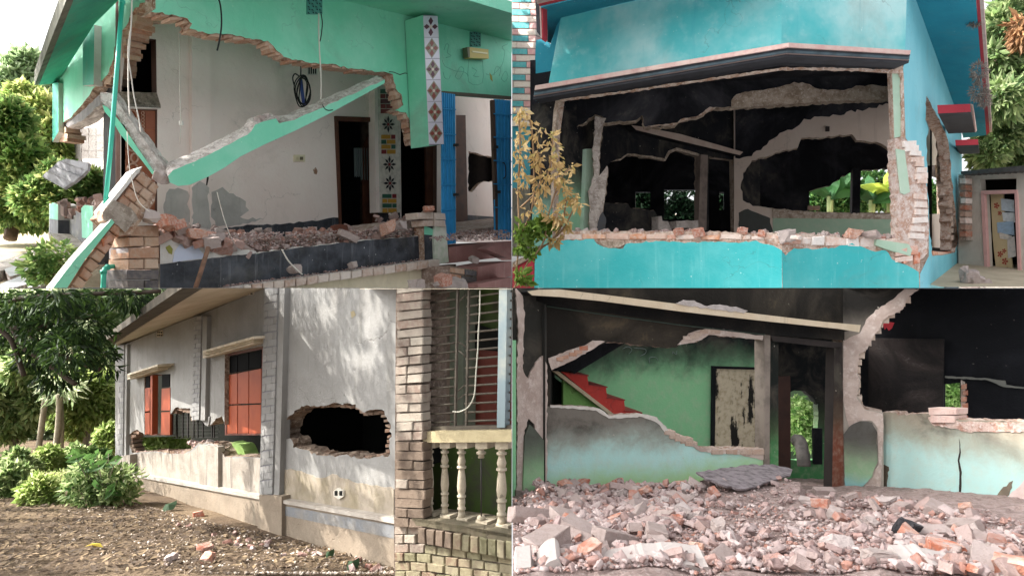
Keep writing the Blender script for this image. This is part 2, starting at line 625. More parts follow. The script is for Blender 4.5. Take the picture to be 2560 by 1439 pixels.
def leafmat(key, cols, trans=.35, rough=.6):
    if key in MATS: return MATS[key]
    m = MB(key)
    cr = m.t.nodes.new('ShaderNodeValToRGB')
    while len(cr.color_ramp.elements) < len(cols): cr.color_ramp.elements.new(.5)
    for i, c in enumerate(cols):
        cr.color_ramp.elements[i].position = i / max(1, len(cols) - 1)
        cr.color_ramp.elements[i].color = lin(c)
    m.link(m.geo.outputs['Random Per Island'], cr.inputs[0])
    n = m.noise(.7, 3, .6)
    col = m.mix(m.math('MULTIPLY', m.ramp(n, .4, .65), .6), cr.outputs[0], cols[0])
    m.col(col)
    m.rough(rough, .2)
    tr = m.t.nodes.new('ShaderNodeBsdfTranslucent')
    br = m.t.nodes.new('ShaderNodeHueSaturation'); br.inputs['Value'].default_value = 1.5; br.inputs['Hue'].default_value = .485
    m.link(col, br.inputs['Color']); m.link(br.outputs[0], tr.inputs['Color'])
    ms = m.t.nodes.new('ShaderNodeMixShader'); ms.inputs[0].default_value = trans
    out = m.t.nodes['Material Output']
    m.link(m.b.outputs[0], ms.inputs[1]); m.link(tr.outputs[0], ms.inputs[2]); m.link(ms.outputs[0], out.inputs['Surface'])
    MATS[key] = m.m
    return m.m

def plain(key, c, rough=.6, metal=0.0, spec=.4, var=.0, c2=None, sc=6.0, bump=0.0):
    if key in MATS: return MATS[key]
    m = MB(key)
    if var > 0:
        n = m.noise(sc, 4, .6)
        m.col(m.mix(m.math('MULTIPLY', m.ramp(n, .4, .7), var), c, c2 or '4a443c'))
        if bump: m.bump(n, bump, .02)
    else:
        m.col(c)
    MATS[key] = m.rough(rough, spec, metal)
    return MATS[key]

def sooty(key, c, z0, z1, soot='14130f', amp=.5, sc=1.1, side=None, bump=.3, mid='4a4538', low=None, lowz=None, speck=.6):
    """painted plaster blackened by fire: paint below z0, soot above z1, a ragged smoky border"""
    if key in MATS: return MATS[key]
    m = MB(key)
    zz = m.axis((0, 0, 1)) if side is None else m.axis(side)
    n1 = m.noise(sc, 5, .6, dist=.4); n2 = m.noise(sc * 6, 4, .6)
    zz = m.math('ADD', zz, m.math('MULTIPLY', m.math('SUBTRACT', n1, .5), amp * 2.6))
    zz = m.math('ADD', zz, m.math('MULTIPLY', m.math('SUBTRACT', m.noise(sc * 3.6, 6, .7, dist=.8), .5), amp * 1.3))
    base = m.mix(m.math('MULTIPLY', m.ramp(n2, .4, .75), .25), c, 'c9c2b0')
    if low: base = m.mix(m.ramp(zz, lowz[0], lowz[1]), low, base)
    a = m.ramp(zz, z0, z0 + (z1 - z0) * .6); b = m.ramp(zz, z0 + (z1 - z0) * .3, z1)
    col = m.mix(m.math('MULTIPLY', a, .75), base, mid)
    sm = m.noise(sc * 1.7, 6, .68, dist=.5)
    col = m.mix(b, col, m.mix(m.ramp(sm, .42, .72), soot, '4b463f'))
    sp = m.noise(16, 2, .5)
    col = m.mix(m.math('MULTIPLY', m.ramp(sp, .74, .76), speck), col, 'b9b2a6')
    m.col(col)
    m.bump(m.math('ADD', n2, m.math('MULTIPLY', m.noise(40, 3, .6), .4)), bump, .02)
    MATS[key] = m.rough(.8, .2)
    return MATS[key]

def sootmat(key, dark='121216', grey='3d3b3a', pale='5d5850', sc=1.0, amt=.8, paleamt=.5):
    """wall blackened by smoke: black clouds, grey smears, a few scoured patches and flecks"""
    if key in MATS: return MATS[key]
    m = MB(key)
    a = m.noise(sc * .7, 6, .66, dist=.6); b = m.noise(sc * 4.5, 5, .65, dist=.4); s = m.noise(1.0, 4, .6, vec=m.scaled(5 * sc, 5 * sc, .7 * sc))
    col = m.mix(m.math('MULTIPLY', m.ramp(a, .42, .68), amt), dark, grey)
    col = m.mix(m.math('MULTIPLY', m.ramp(s, .55, .8), .4), col, grey)
    col = m.mix(m.math('MULTIPLY', m.ramp(m.math('ADD', m.math('MULTIPLY', a, .6), m.math('MULTIPLY', b, .4)), .56, .66), paleamt), col, pale)
    col = m.mix(m.math('MULTIPLY', m.ramp(m.noise(17, 2, .5), .75, .78), .4), col, '8a847a')
    m.col(col)
    m.bump(m.math('ADD', b, m.math('MULTIPLY', m.noise(40, 3, .6), .5)), .5, .03)
    MATS[key] = m.rough(.85, .2)
    return MATS[key]
# ------------------------------------------------------------------ shared broken pieces
CRM = crumbmat('crushed_brick', ['a08b87', 'b3a09c', 'bdaeaa', 'ab7c6c', 'ad9692', 'c4b5b1', '8f7a76', 'b0948c'], 9)
_bm = brickmat('rubble_brick', ['a5705f', 'a6857a', 'ad9892', 'a18f8a', 'ac7866', 'b2a09b', 'a88f88', '9c8a85'], 'b09b95', .6, 22)
_bp = brickmat('rubble_plaster', ['b0a29d', 'bbaeaa', 'a4958f', 'b0a19b'], 'bbaeaa', .4, 22)
_br = brickmat('rubble_orange', ['b9745a', 'b47561', 'c0907a'], 'c9b3a8', .7, 20)
_bg = brickmat('rubble_grey', ['a6958f', '9c8c86', 'ac9d98'], 'b2a29d', .5, 20)
CH = [chunk_mesh('brick_fragment', (.26, .15, .12), _bm, i, 2 + i % 2) for i in range(12)] + [chunk_mesh('brick_fragment', (.31, .15, .1), _bm, 40 + i, 1, .05) for i in range(5)]
CHP = [chunk_mesh('plaster_lump', (.24, .19, .14), _bp, 60 + i, 4, .3) for i in range(5)]
CHR = [chunk_mesh('orange_lump', (.26, .17, .14), _br, 80 + i, 2, .15) for i in range(5)]
CHG = [chunk_mesh('grey_block', (.33, .17, .11), _bg, 90 + i, 1, .06) for i in range(5)]
# ================================================================== upper left: mint house with its front wall knocked out
def build_mint_house():
    set_quad(-1, 1)
    F = vpl(395, 13.0, 1110, 20.4)          # street front
    L = vpl(395, 13.0, 125, 22.0)           # side wall running back to the left
    W = F.back(3.0)                         # wall at the back of the veranda
    mint = plaster('mint_paint', '78cfae', 'a0dec6', .45, .8, .12, '3f8f78', .35, 'e6efe4', .6, .18)
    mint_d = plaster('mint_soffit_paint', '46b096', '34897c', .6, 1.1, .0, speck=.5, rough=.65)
    brk = rough_break('broken_masonry', 'bda491', '8e6a55', 'd8cec4')
    brkg = rough_break('broken_concrete', 'cfc5c0', 'a2968f', 'e2dcd8', 6, .9)
    pinkw = plaster('veranda_plaster', 'e9d9d3', 'f0e6e0', .6, .6, .10, 'c9b8b0', .2, '6b5a55', .8, .25)
    white = plaster('limewash', 'd8d4cf', 'bdb5ae', .5, 1.5, .2, '8f8a80', .2)
    black = plaster('black_plinth_paint', '24272e', '5b5f68', .55, 2.2, .55, '8a8c92', .7, 'c9c9c8', .55, .3, .4)
    cement = plaster('cement_grey', 'bcb8b5', 'a09d9a', .7, 2.0, .3, '5c5a57', .0)
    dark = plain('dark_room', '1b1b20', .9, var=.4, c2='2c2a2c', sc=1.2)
    bm = brickmat('dusty_brick', ['b08a72', 'a57257', 'c2a48e', 'b3937c', '9c7561', 'cdb7a4'], 'bfae9f', .5)
    bmr = brickmat('red_brick', ['b5603f', 'c07a56', 'a4664d', 'd0a58a', 'b98a70', 'c9b5a8'], 'c9b8ae', .45)
    wood = plain('brown_timber', '5a3423', .55, var=.6, c2='33201a', sc=3)
    tealp = plain('teal_pipe_plastic', '3fb8a0', .4)
    wirem = plain('black_wire', '17171a', .6)
    wirew = plain('white_wire', 'c9c3ba', .6)

    H = thing('mint_house', 'mint green house with its front wall knocked out and veranda laid bare', 'house', F.pt(395, 700))
    P_ = lambda *a, **k: slab(*a, parent=H, **k)

    # ---- walls ----
    low_edge = [(388, -109), (389, 22), (378, 29), (396, 31), (430, 38), (468, 47), (479, 59), (474, 70), (490, 77), (530, 85), (558, 84),
                (600, 92), (640, 100), (668, 104), (684, 115), (690, 128), (702, 136), (722, 147), (770, 155), (800, 160), (832, 161),
                (870, 170), (920, 177), (960, 181), (982, 186)]
    rt = [(984, 200), (990, 222), (1003, 236), (1008, 262), (1002, 268), (986, 276), (1014, 283), (1026, 300), (1032, 330), (1038, 361)]
    fpoly = jag(low_edge[1:], 2.2, 8, 5) + jag(rt, 2.0, 7, 6) + [(1041, 362), (1041, 45), (388, -109)]
    P_('upper_wall', F, fpoly, .42, [mint, brk])
    # white painted wedge beside the column
    P_('painted_wedge', F, [(1039, 222), (1030, 262), (1024, 268), (1030, 300), (1040, 360), (1044, 360), (1044, 222)], .02, plaster('lilac_white', 'dcd6e2', 'e6d0d4', .4, 3), off=.006)
    lp = jag([(388, -109), (388, 2), (352, 10), (332, 30), (318, 60), (300, 80), (285, 130), (276, 170), (262, 195), (240, 212), (228, 225), (222, 240), (205, 258), (185, 285), (150, 312)], 3, 8, 8)
    P_('side_wall', L, lp + [(131, 332), (131, 212), (144, 204), (236, 60), (297, 0), (390, -102)], .42, [mint, brk])
    # exposed bricks along the break of the side wall and under the front wall
    def edge_bricks(pl, pts, w, h, th, m, n, off=-.03, seed=1, par=H):
        rnd = random.Random(seed)
        L_ = [math.hypot(pts[i + 1][0] - pts[i][0], pts[i + 1][1] - pts[i][1]) for i in range(len(pts) - 1)]
        T = sum(L_)
        for k in range(n):
            s = T * (k + .5) / n; i = 0
            while s > L_[i] and i < len(L_) - 1: s -= L_[i]; i += 1
            t = s / L_[i]
            x = pts[i][0] + (pts[i + 1][0] - pts[i][0]) * t + rnd.uniform(-3, 3); y = pts[i][1] + (pts[i + 1][1] - pts[i][1]) * t + rnd.uniform(-2, 2)
            ww = w * rnd.uniform(.7, 1.15); hh = h * rnd.uniform(.85, 1.1); sk = rnd.uniform(-2, 2)
            pbrick(pl, [(x - ww / 2, y - hh / 2 + sk), (x + ww / 2, y - hh / 2 - sk), (x + ww / 2, y + hh / 2 - sk), (x - ww / 2, y + hh / 2 + sk)], th * rnd.uniform(.75, 1), m, par, off)
    edge_bricks(L, [(360, 8), (338, 26), (322, 58), (308, 84), (298, 110), (292, 140), (287, 165), (278, 185), (262, 200), (248, 215)], 27, 13, .45, bm, 23, -.06, 2)
    edge_bricks(L, [(352, 0), (342, 20), (326, 40)], 40, 18, .5, bm, 5, -.09, 12)
    edge_bricks(L, [(158, 320), (157, 336), (158, 352)], 20, 12, .5, bm, 4, -.02, 3)
    edge_bricks(F, [(986, 212), (993, 232), (1000, 262), (1003, 280), (1022, 298), (1028, 318), (1034, 345)], 15, 12, .3, bm, 11, -.04, 4)
    edge_bricks(F, [(400, 34), (470, 55), (486, 74), (540, 86), (640, 101)], 30, 8, .4, bm, 9, -.05, 41)
    edge_bricks(F, [(724, 149), (800, 161), (870, 171), (960, 182)], 26, 7, .4, bm, 9, -.05, 43)
    edge_bricks(F, [(668, 106), (688, 126), (704, 138)], 22, 12, .4, bm, 4, -.04, 42)
    # soot-dark broken lintel under the side wall
    pr = prism('broken_lintel', [L.pt(x, y, -.06) for x, y in jag([(248, 236), (222, 262), (190, 290), (155, 312), (170, 318), (205, 300), (250, 262)], 2, 9, 3, True)], -L.n * .35, [plain('sooty_concrete', '6a6668', .9, var=.6, c2='8f8a88', sc=4), brkg], H)
    # pilasters on the side wall
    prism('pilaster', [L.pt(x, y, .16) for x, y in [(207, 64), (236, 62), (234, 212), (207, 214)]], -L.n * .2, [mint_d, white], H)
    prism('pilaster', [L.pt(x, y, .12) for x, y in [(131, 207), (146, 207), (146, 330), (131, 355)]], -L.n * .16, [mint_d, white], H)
    # far kitchen wall seen under the side wall, with its patterned tiles
    K = L.back(2.2)
    P_('kitchen_wall', K, [(150, 240), (275, 240), (275, 560), (262, 560), (255, 470), (215, 420), (168, 405)], .2, [plaster('kitchen_white', '9a948f', '8a847e', .5, 2), brk])
    tmat = MB('patterned_tile')
    nz = tmat.noise(13, 3, .6); tmat.col(tmat.mix(tmat.ramp(nz, .50, .56), '8f8a88', '4a3a32')); tmat.rough(.3, .5); tmat = tmat.m
    for i, x in enumerate(range(168, 256, 18)):
        for j, y in enumerate(range(320, 412, 19)):
            if x + 18 > 258 or (j == 4 and x > 200) or (i == 0 and j > 3): continue
            pbrick(K, rect(x + .5, y + .5, x + 17.5, y + 18.5), .02, tmat, H, .02, 0, 'wall_tile', bev=.004)
    P_('door_post', K, rect(258, 262, 271, 566), .2, white, off=.3)

    # ---- roof ----
    a = F.pt(388, -109); b = F.pt(1041, 45)
    out = V((.62, -.76, -.13)).normalized()
    Sr = pl3(a, b, b + out)
    u = (b - a)
    b2 = a + u * 1.9
    prism('roof_slab', [a + out * 2.6, b2 + out * 2.6, b2 - out * 9, a - out * 9], V((0, 0, .35)), [mint, mint], H)
    lw0 = L.pt(390, -102); lw1 = L.pt(140, 208)
    o1 = at(88, 219, lw1.y - 1.6)
    Sl = pl3(lw0, lw1, o1)
    mould = plain('weathered_concrete', '77756a', .9, var=.8, c2='3d3d36', sc=2.2, bump=.4)
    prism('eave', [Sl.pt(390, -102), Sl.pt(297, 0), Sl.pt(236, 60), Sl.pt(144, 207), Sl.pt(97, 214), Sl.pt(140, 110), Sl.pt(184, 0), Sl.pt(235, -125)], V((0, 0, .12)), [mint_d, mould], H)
    prism('eave_fascia', [Sl.pt(97, 212), Sl.pt(140, 110), Sl.pt(184, 0), Sl.pt(235, -125), Sl.pt(221, -125), Sl.pt(166, 0), Sl.pt(124, 108), Sl.pt(86, 214)], V((0, 0, .42)), mould, H)

    # ---- veranda wall with its openings ----
    holes = [[(316, 92), (390, 99), (392, 232), (303, 230)], [(303, 272), (393, 274), (393, 540), (303, 560)],
             [(839, 292), (937, 297), (944, 574), (848, 572)], [(1001, 300), (1092, 302), (1092, 574), (1004, 574)]]
    P_('veranda_wall', W, [(301, -160), (1140, -160), (1140, 620), (301, 660)], .25, [pinkw, plaster('jamb', '6b5148', '4b3a35', .5)], holes=holes)
    prism('window_ledge', [W.pt(x, y, .6) for x, y in [(286, 258), (402, 264), (392, 232), (296, 229)]], V((0, 0, -.06)), rough_break('ledge_concrete', '9a9184', '6f685e', 'b5aca0'), H)
    P_('ledge_front', W, [(286, 258), (402, 264), (400, 272), (288, 267)], .1, white, off=.6)
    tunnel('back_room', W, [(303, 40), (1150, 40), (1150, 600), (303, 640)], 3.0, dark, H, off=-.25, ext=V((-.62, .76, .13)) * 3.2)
    P_('dark_backing', L, [(262, 240), (303, 240), (303, 580), (262, 580)], .1, dark, off=-2.0)  # dark sheet standing in for the shade behind the rain pipe
    P_('wall_pilaster', W, [(478, -160), (524, -160), (528, 640), (482, 640)], .14, pinkw, off=.14)
    # grey cement where the damp plaster fell
    P_('cement_patch', W, jag([(410, 500), (425, 475), (445, 468), (470, 478), (476, 580), (412, 575), (408, 540)], 4, 10, 2, True), .006, cement, off=.008)
    P_('cement_patch', W, jag([(480, 470), (500, 452), (520, 470), (527, 570), (482, 572)], 3, 10, 3, True), .006, cement, off=.148)
    P_('cement_patch', W, jag([(530, 482), (555, 470), (590, 490), (612, 505), (624, 528), (600, 545), (660, 548), (620, 560), (540, 566), (528, 540)], 4, 10, 4, True), .006, cement, off=.008)
    P_('plaster_scar', W, jag([(783, 424), (789, 418), (795, 428), (792, 436), (785, 434)], 1, 4, 4, True), .004, brk, off=.006)
    P_('crack', W, [(516, 432), (521, 430), (522, 446), (518, 464), (515, 462), (517, 446)], .004, plain('crack_dark', '3a2d28', .9), off=.15)
    sk = jag([(526, 571), (560, 572), (600, 565), (640, 560), (700, 562), (735, 557), (790, 552), (846, 544)], 2.5, 10, 9)
    P_('black_skirting', W, sk + [(848, 640), (526, 660)], .03, black, off=.03)
    P_('black_skirting', W, [(945, 529), (1000, 530), (1002, 600), (946, 600)], .03, black, off=.03)
    # vent holes in the veranda wall
    v = P_('wall_vent', W, rect(769, 162, 793, 188), .02, white, off=.015)
    for i in range(4):
        slab('vent_slot', W, rect(771.5 + i * 5.4, 164, 774.5 + i * 5.4, 185), .01, dark, v, off=.022)
    # switch board
    s = P_('switch_plate', W, rect(736, 387, 763, 404), .05, plain('ivory_plastic', 'd9d0b4', .4), off=.05)
    slab('switch', W, rect(741, 392, 747, 400), .02, plain('ivory_plastic2', 'c8bf9f', .4), s, off=.065)
    slab('socket', W, rect(750, 392, 758, 400), .02, plain('socket_dark', '6d6752', .4), s, off=.06)

    # ---- doors ----
    d1 = P_('door_frame', W, [(838, 290), (939, 294), (946, 576), (850, 574)], .14, wood, off=.06, holes=[[(846, 302), (932, 305), (938, 575), (855, 572)]])
    cm = MB('curtain_cloth'); cm.col('7f8a8c'); cm.rough(.8)
    cv = []; cf = []
    Wb = W.back(.5)
    n = 22
    for i in range(n + 1):
        x = 884 + 42 * i / n
        o = .05 * math.sin(i * 1.9)
        cv += [Wb.pt(x, 369 + (2 if i % 2 else 0), o), Wb.pt(x + 1.5, (452 if i > 8 else 444) - (3 if i % 3 else 0), o)]
    for i in range(n): cf.append((2 * i, 2 * i + 2, 2 * i + 3, 2 * i + 1))
    make_obj('curtain', cv, cf, cm.m, H)
    P_('door_leaf', W, [(906, 372), (938, 300), (942, 575), (910, 566)], .06, wood, off=-.5)
    P_('door_jamb', W, [(1064, 300), (1090, 300), (1090, 575), (1068, 575)], .1, wood, off=-.2)
    # brown panelled door with rings
    dl = P_('carved_door', W, [(316, 270), (393, 274), (393, 560), (345, 560), (316, 470)], .06, plain('orange_timber', '9c5a3a', .5, var=.6, c2='7a4028', sc=2.5), off=-.08)
    ring = plain('ring_pale', 'b9937f', .5)
    def circle(cx, cy, rx, ry, k=18): return [(cx + rx * math.cos(2 * math.pi * i / k), cy + ry * math.sin(2 * math.pi * i / k)) for i in range(k + 1)]
    for cx, cy, r in [(330, 292, 17), (328, 328, 11), (331, 360, 18), (336, 395, 11), (332, 425, 16), (318, 455, 12)]:
        tube('ring', [W.pt(x, y, -.05) for x, y in circle(cx, cy, r * .8, r)], .028, ring, dl, 5)
    for i in range(13):
        tube('ring', [W.pt(x, y, -.06) for x, y in circle(357, 283 + i * 8.6, 3.6, 4)], .012, ring, dl, 4)
    for i in range(5):
        slab('door_panel', W, rect(364, 282 + i * 46, 388, 322 + i * 46), .02, plain('orange_timber2', '93543a', .5, var=.5, c2='7a4028', sc=2.5), dl, off=-.065)

    # ---- painted tile pilaster ----
    tp = P_('tile_pilaster', W, [(944, 200), (998, 200), (1003, 531), (950, 531)], .3, [plain('pilaster_cream', 'cfc8bd', .5, var=.3, sc=5), white], off=.3)
    P_('pilaster_side', W, [(936, 200), (944, 200), (950, 531), (940, 531)], .3, pinkw, off=.28)
    tc = [plain('tile_red', '7e2a2c', .3), plain('tile_green', '2f5b48', .3), plain('tile_ochre', 'b98a32', .3), plain('tile_maroon', '5e1f2a', .3)]
    rnd = random.Random(4)
    def tilerows(y0, rows, h):
        for j in range(rows):
            y = y0 + j * h; dx = (y - 200) / 331 * 6
            cuts = [955, 969, 992] if j % 2 else [955, 980, 992]
            for i in range(2):
                pbrick(W, rect(cuts[i] + dx - 5 + 1, y + 1, cuts[i + 1] + dx - 5 - 1, y + h - 1), .012, rnd.choice(tc), tp, .312, 0, 'tile', bev=0)
    tilerows(222, 5, 12.5)
    tilerows(336, 4, 12.4)
    tilerows(484, 4, 12)
    blk = plain('tile_black', '1e1d20', .3)
    def flower(pl, cx, cy, r, off, m, par, petals=8, core=None, w=.28):
        for k in range(petals):
            t = 2 * math.pi * k / petals + math.pi / 2; rr = r if k % 2 == 0 else r * .9
            c, s_ = math.cos(t), math.sin(t)
            pp = [(.15, 0), (.6, w * .6), (1, 0), (.6, -w * .6)]
            slab('petal', pl, [(cx + rr * (c * a_ - s_ * b_) * .8, cy - rr * (s_ * a_ + c * b_)) for a_, b_ in pp], .008, m, par, off=off)
        if core: slab('flower_core', pl, circle(cx, cy, r * .16, r * .18, 8)[:-1], .01, core, par, off=off + .004)
    for cy in (311, 411, 458):
        flower(W, 971 + (cy - 311) * .03, cy, 21, .312, blk, tp, 8, tc[0])

    # ---- white tiled column at the right of the opening ----
    C0 = F.off(.75)
    ctm = plain('white_glazed_tile', 'd6d2de', .25, spec=.5)
    clm = prism('tiled_column', [C0.pt(x, y) for x, y in [(1058, 38), (1094, 40), (1110, 360), (1073, 364)]], -F.n * .72, [plain('tile_grout', '9a94a0', .7), mint], H)
    dia = plain('tile_diamond', '8f8b78', .35); pet = plain('tile_petal', '8c4a42', .35); petd = plain('tile_petal_dark', '5c2a3c', .35); ol = plain('tile_line', 'd9c7bb', .35)
    ys = [40, 94, 147, 200, 254, 306, 361]
    for i in range(6):
        y0, y1 = ys[i], ys[i + 1]
        x0 = 1058 + 15 * (y0 - 40) / 320; x1 = 1058 + 15 * (y1 - 40) / 320
        pbrick(C0, [(x0 + .5, y0 + .6), (x0 + 36, y0 + .6), (x1 + 36.5, y1 - .6), (x1 + .5, y1 - .6)], .02, ctm, clm, .02, 0, 'tile', bev=.004)
        cx, cy = (x0 + x1) / 2 + 18, (y0 + y1) / 2
        if i: slab('tile_diamond', C0, [(cx, cy - 25), (cx + 17, cy), (cx, cy + 25), (cx - 17, cy)], .004, dia, clm, off=.024)
        flower(C0, cx, cy, 24 if i == 0 else 21, .028, petd if i in (0, 2) else pet, clm, 4, ol, .5)

    # ---- wall over the folding gate ----
    G = Pl(Sr.pt(1100, 60), F.n)
    P_('gate_wall', G, [(1040, 40), (1100, 58), (1279, 97), (1279, 246), (1100, 231), (1040, 226)], .35, [mint, mint])
    lam = P_('gate_lintel', G, [(1100, 227), (1279, 241), (1279, 249), (1100, 234)], .1, plain('lintel_iron', '5d5a4c', .7, var=.5), off=.05)
    def vent(pl, x0, y0, x1, y1, off):
        vv = P_('vent_block', pl, rect(x0, y0, x1, y1), .06, plain('vent_teal', '4b8f84', .7), off=off)
        nx, ny = 4, 5
        for i in range(nx):
            for j in range(ny):
                ax = x0 + (x1 - x0) * (i + .18) / nx; bx = x0 + (x1 - x0) * (i + .82) / nx
                ay = y0 + (y1 - y0) * (j + .18) / ny; by = y0 + (y1 - y0) * (j + .82) / ny
                q = [(ax, ay), (bx, ay), (bx, by)] if (i + j) % 2 else [(ax, ay), (bx, by), (ax, by)]
                slab('vent_hole', pl, q, .01, plain('vent_shadow', '23383a', .9), vv, off=off + .004)
        return vv
    vent(G, 1176, 80, 1202, 117, .03)
    vent(F, 768, -2, 806, 36, .03)
    lm = P_('wall_lamp', G, [(1171, 118), (1221, 124), (1222, 147), (1173, 145)], .2, plain('lamp_yellow', 'c9b25a', .4), off=.25)
    slab('lamp_tube', G, [(1181, 127), (1219, 132), (1219, 136), (1181, 131)], .02, plain('lamp_glass', 'e6dfae', .2), lm, off=.27)
    slab('lamp_end', G, [(1168, 118), (1174, 118), (1175, 144), (1170, 142)], .2, plain('lamp_end', '6b6a50', .5), lm, off=.26)
    pen = plain('pencil_line', '4f9a84', .8); penl = plain('leaf_ochre', '9a9a4a', .8)
    for pts in ([(1105, 150), (1112, 165), (1125, 172), (1140, 178), (1160, 180), (1172, 190)], [(1110, 125), (1116, 110), (1122, 115), (1118, 132), (1128, 140), (1115, 145)],
                [(1108, 180), (1112, 195), (1122, 198), (1126, 188)], [(1138, 192), (1150, 168), (1160, 175), (1148, 198), (1138, 192)],
                [(1172, 150), (1172, 205), (1206, 207), (1206, 152)], [(1180, 170), (1192, 178), (1184, 190), (1198, 192)],
                [(1215, 185), (1230, 188), (1245, 175), (1256, 160), (1262, 130), (1255, 118), (1270, 110)], [(1235, 188), (1240, 168), (1252, 172), (1248, 190)],
                [(1256, 190), (1264, 178), (1270, 192), (1262, 204), (1254, 198), (1256, 190)]):
        wire('drawn_vine', G, pts, .0055, pen, H, .002, 3, 4)
    P_('drawn_leaf', G, [(1224, 182), (1230, 190), (1232, 205), (1226, 198)], .004, penl, off=.006)
    wire('wall_crack', F, [(972, 180), (985, 181), (1000, 187), (1012, 183), (1030, 186), (1044, 188)], .012, plain('crack_dark', '3a2d28', .9), H, 0, 2, 4)
    # inner room seen through the gate
    GW = G.back(3.2)
    P_('gate_room_wall', GW, [(1100, 200), (1279, 210), (1279, 610), (1100, 600)], .2, [pinkw, brk],
       holes=[jag([(1171, 379), (1200, 386), (1244, 396), (1246, 450), (1205, 456), (1180, 480), (1171, 478)], 2, 8, 4, True)])
    tunnel('gate_back_room', GW, [(1160, 360), (1279, 360), (1279, 500), (1160, 500)], 1.2, plain('dark_brown_room', '3a322f', .9, var=.5, c2='241f1e'), H, off=-.2)  # dark brown room behind the broken hole
    P_('gate_room_skirting', GW, [(1165, 537), (1279, 545), (1279, 590), (1165, 575)], .02, black, off=.02)
    P_('gate_room_door', GW, [(1136, 288), (1164, 288), (1170, 575), (1140, 575)], .1, wood, off=.12)
    # folding gates
    blue = plain('blue_gate_paint', '3d9cd6', .45, var=.35, c2='2f7fb0', sc=4)
    def gate(x0, x1, yt0, yt1, yb0, yb1, ns, par, off):
        for i in range(ns):
            ta, tb = (i + .06) / ns, (i + .78) / ns
            f = lambda t, yy: (x0 + (x1 - x0) * t, yy[0] + (yy[1] - yy[0]) * t)
            T, B = (yt0, yt1), (yb0, yb1)
            lean = 2.0 if x0 < 1200 else 1.0
            q = [f(ta, T), f(tb, T), (f(tb, B)[0] + lean, f(tb, B)[1]), (f(ta, B)[0] + lean, f(ta, B)[1])]
            pbrick(G, q, .05, blue, par, off + (.03 if i % 2 else 0), 0, 'slat', bev=.006)
        for j in range(6):
            t = (j + .6) / 6
            y0, y1 = yt0 + (yb0 - yt0) * t, yt1 + (yb1 - yt1) * t
            slab('cross_bar', G, [(x0 - 1, y0), (x1 + 1, y1), (x1 + 1, y1 + 3), (x0 - 1, y0 + 3)], .02, blue, par, off=off + .05)
    g1 = thing('folding_gate', 'blue steel folding gate drawn back beside the white tiled column', 'gate', G.pt(1115, 615), 'blue folding gates of the mint house')
    gate(1104, 1139, 231, 236, 613, 608, 7, g1, .15)
    g2 = thing('folding_gate', 'blue steel folding gate at the right edge of the mint house', 'gate', G.pt(1255, 600), 'blue folding gates of the mint house')
    gate(1236, 1279, 248, 251, 598, 600, 5, g2, .15)
    for pl_, x, y in ((G, 1240, 367), (G, 1246, 479), (G, 1141, 362), (G, 1141, 486)):
        slab('latch', pl_, rect(x - 5, y - 3, x + 6, y + 4), .05, plain('latch_iron', '4c4a48', .5, .5), g2 if x > 1200 else g1, off=.26)
    slab('gate_stile', G, [(1230, 250), (1237, 250), (1248, 600), (1241, 600)], .1, plain('rusty_stile', '5d4a40', .7, var=.5), g2, off=.16)
    wire('gate_handle', G, [(1257, 407), (1263, 412), (1264, 440), (1258, 446)], .02, wirem, g2, .3, 3)

    # ---- plinth, half wall, ledge ----
    P_('plinth', F, jag([(400, 660), (520, 646), (640, 633), (760, 618), (900, 603), (1000, 594), (1085, 585)], 1.5, 14, 5) + [(1085, 660), (640, 712), (400, 745)], .4, [black, white])
    P_('half_wall', F, jag([(400, 574), (420, 590), (440, 592), (470, 600), (520, 604), (560, 610), (600, 622), (640, 628)], 3, 9, 7) + [(640, 633), (520, 646), (400, 660)], .38, [plaster('half_wall_paint', 'cfcdca', 'b7ada2', .6, 2, .2), brk], off=-.004)
    P_('painted_arc', F, [(432, 655), (436, 630), (448, 612), (468, 604), (490, 612), (508, 634), (514, 645)], .01, plain('arc_blue', 'c3cbdf', .6), off=.006)
    P_('painted_leaf', F, [(414, 618), (424, 612), (432, 622), (430, 636), (422, 632)], .008, plain('leaf_olive', '8c8a40', .7), off=.006)
    ledge = jag([(640, 708), (760, 690), (900, 672), (1000, 660), (1090, 648)], 1, 20, 3)
    cr = brickmat('cream_brick', ['cfbfb2', 'c2a898', 'd8cbc0', 'b99a88', 'cdb9ab'], 'd8cec6', .5)
    for i in range(17):
        t0, t1 = i / 17, (i + 1) / 17
        x0 = 630 + 470 * t0; x1 = 630 + 470 * t1
        ya = lambda x: 712 - (x - 630) * .135
        pbrick(F, [(x0 + 1, ya(x0) - 1), (x1 - 1, ya(x1) - 1), (x1 - 1, ya(x1) + 17), (x0 + 1, ya(x0) + 18)], .5, cr, H, .35, .008, 'ledge_brick', bev=.02)
    for i in range(8):
        x0 = 470 + 20 * i; x1 = x0 + 20
        ya = lambda x: 712 - (x - 630) * .135
        if ya(x0) < 717: pbrick(F, [(x0 + 1, ya(x0)), (x1 - 1, ya(x1)), (x1 - 1, ya(x1) + 18), (x0 + 1, ya(x0) + 19)], .5, cr, H, .35, .008, 'ledge_brick', bev=.02)
    P_('ledge_bed', F, [(460, 735), (630, 709), (1095, 646), (1095, 655), (630, 722), (460, 745)], .5, brkg, off=.3)
    P_('base_wall', F, [(560, 760), (630, 727), (1080, 668), (1080, 745), (560, 800)], .2, plaster('cream_base', 'd3c9b0', 'bdb193', .5, 1.2, .2), off=.1)

    # corner pillar: one brick each
    bd = brickmat('dark_painted_brick', ['5c5a60', '6e6a6a', '4d4b52', '7a726c'], '8b847e', .45)
    rows = [(562, 592), (592, 617), (617, 646), (646, 673), (673, 699), (699, 726)]
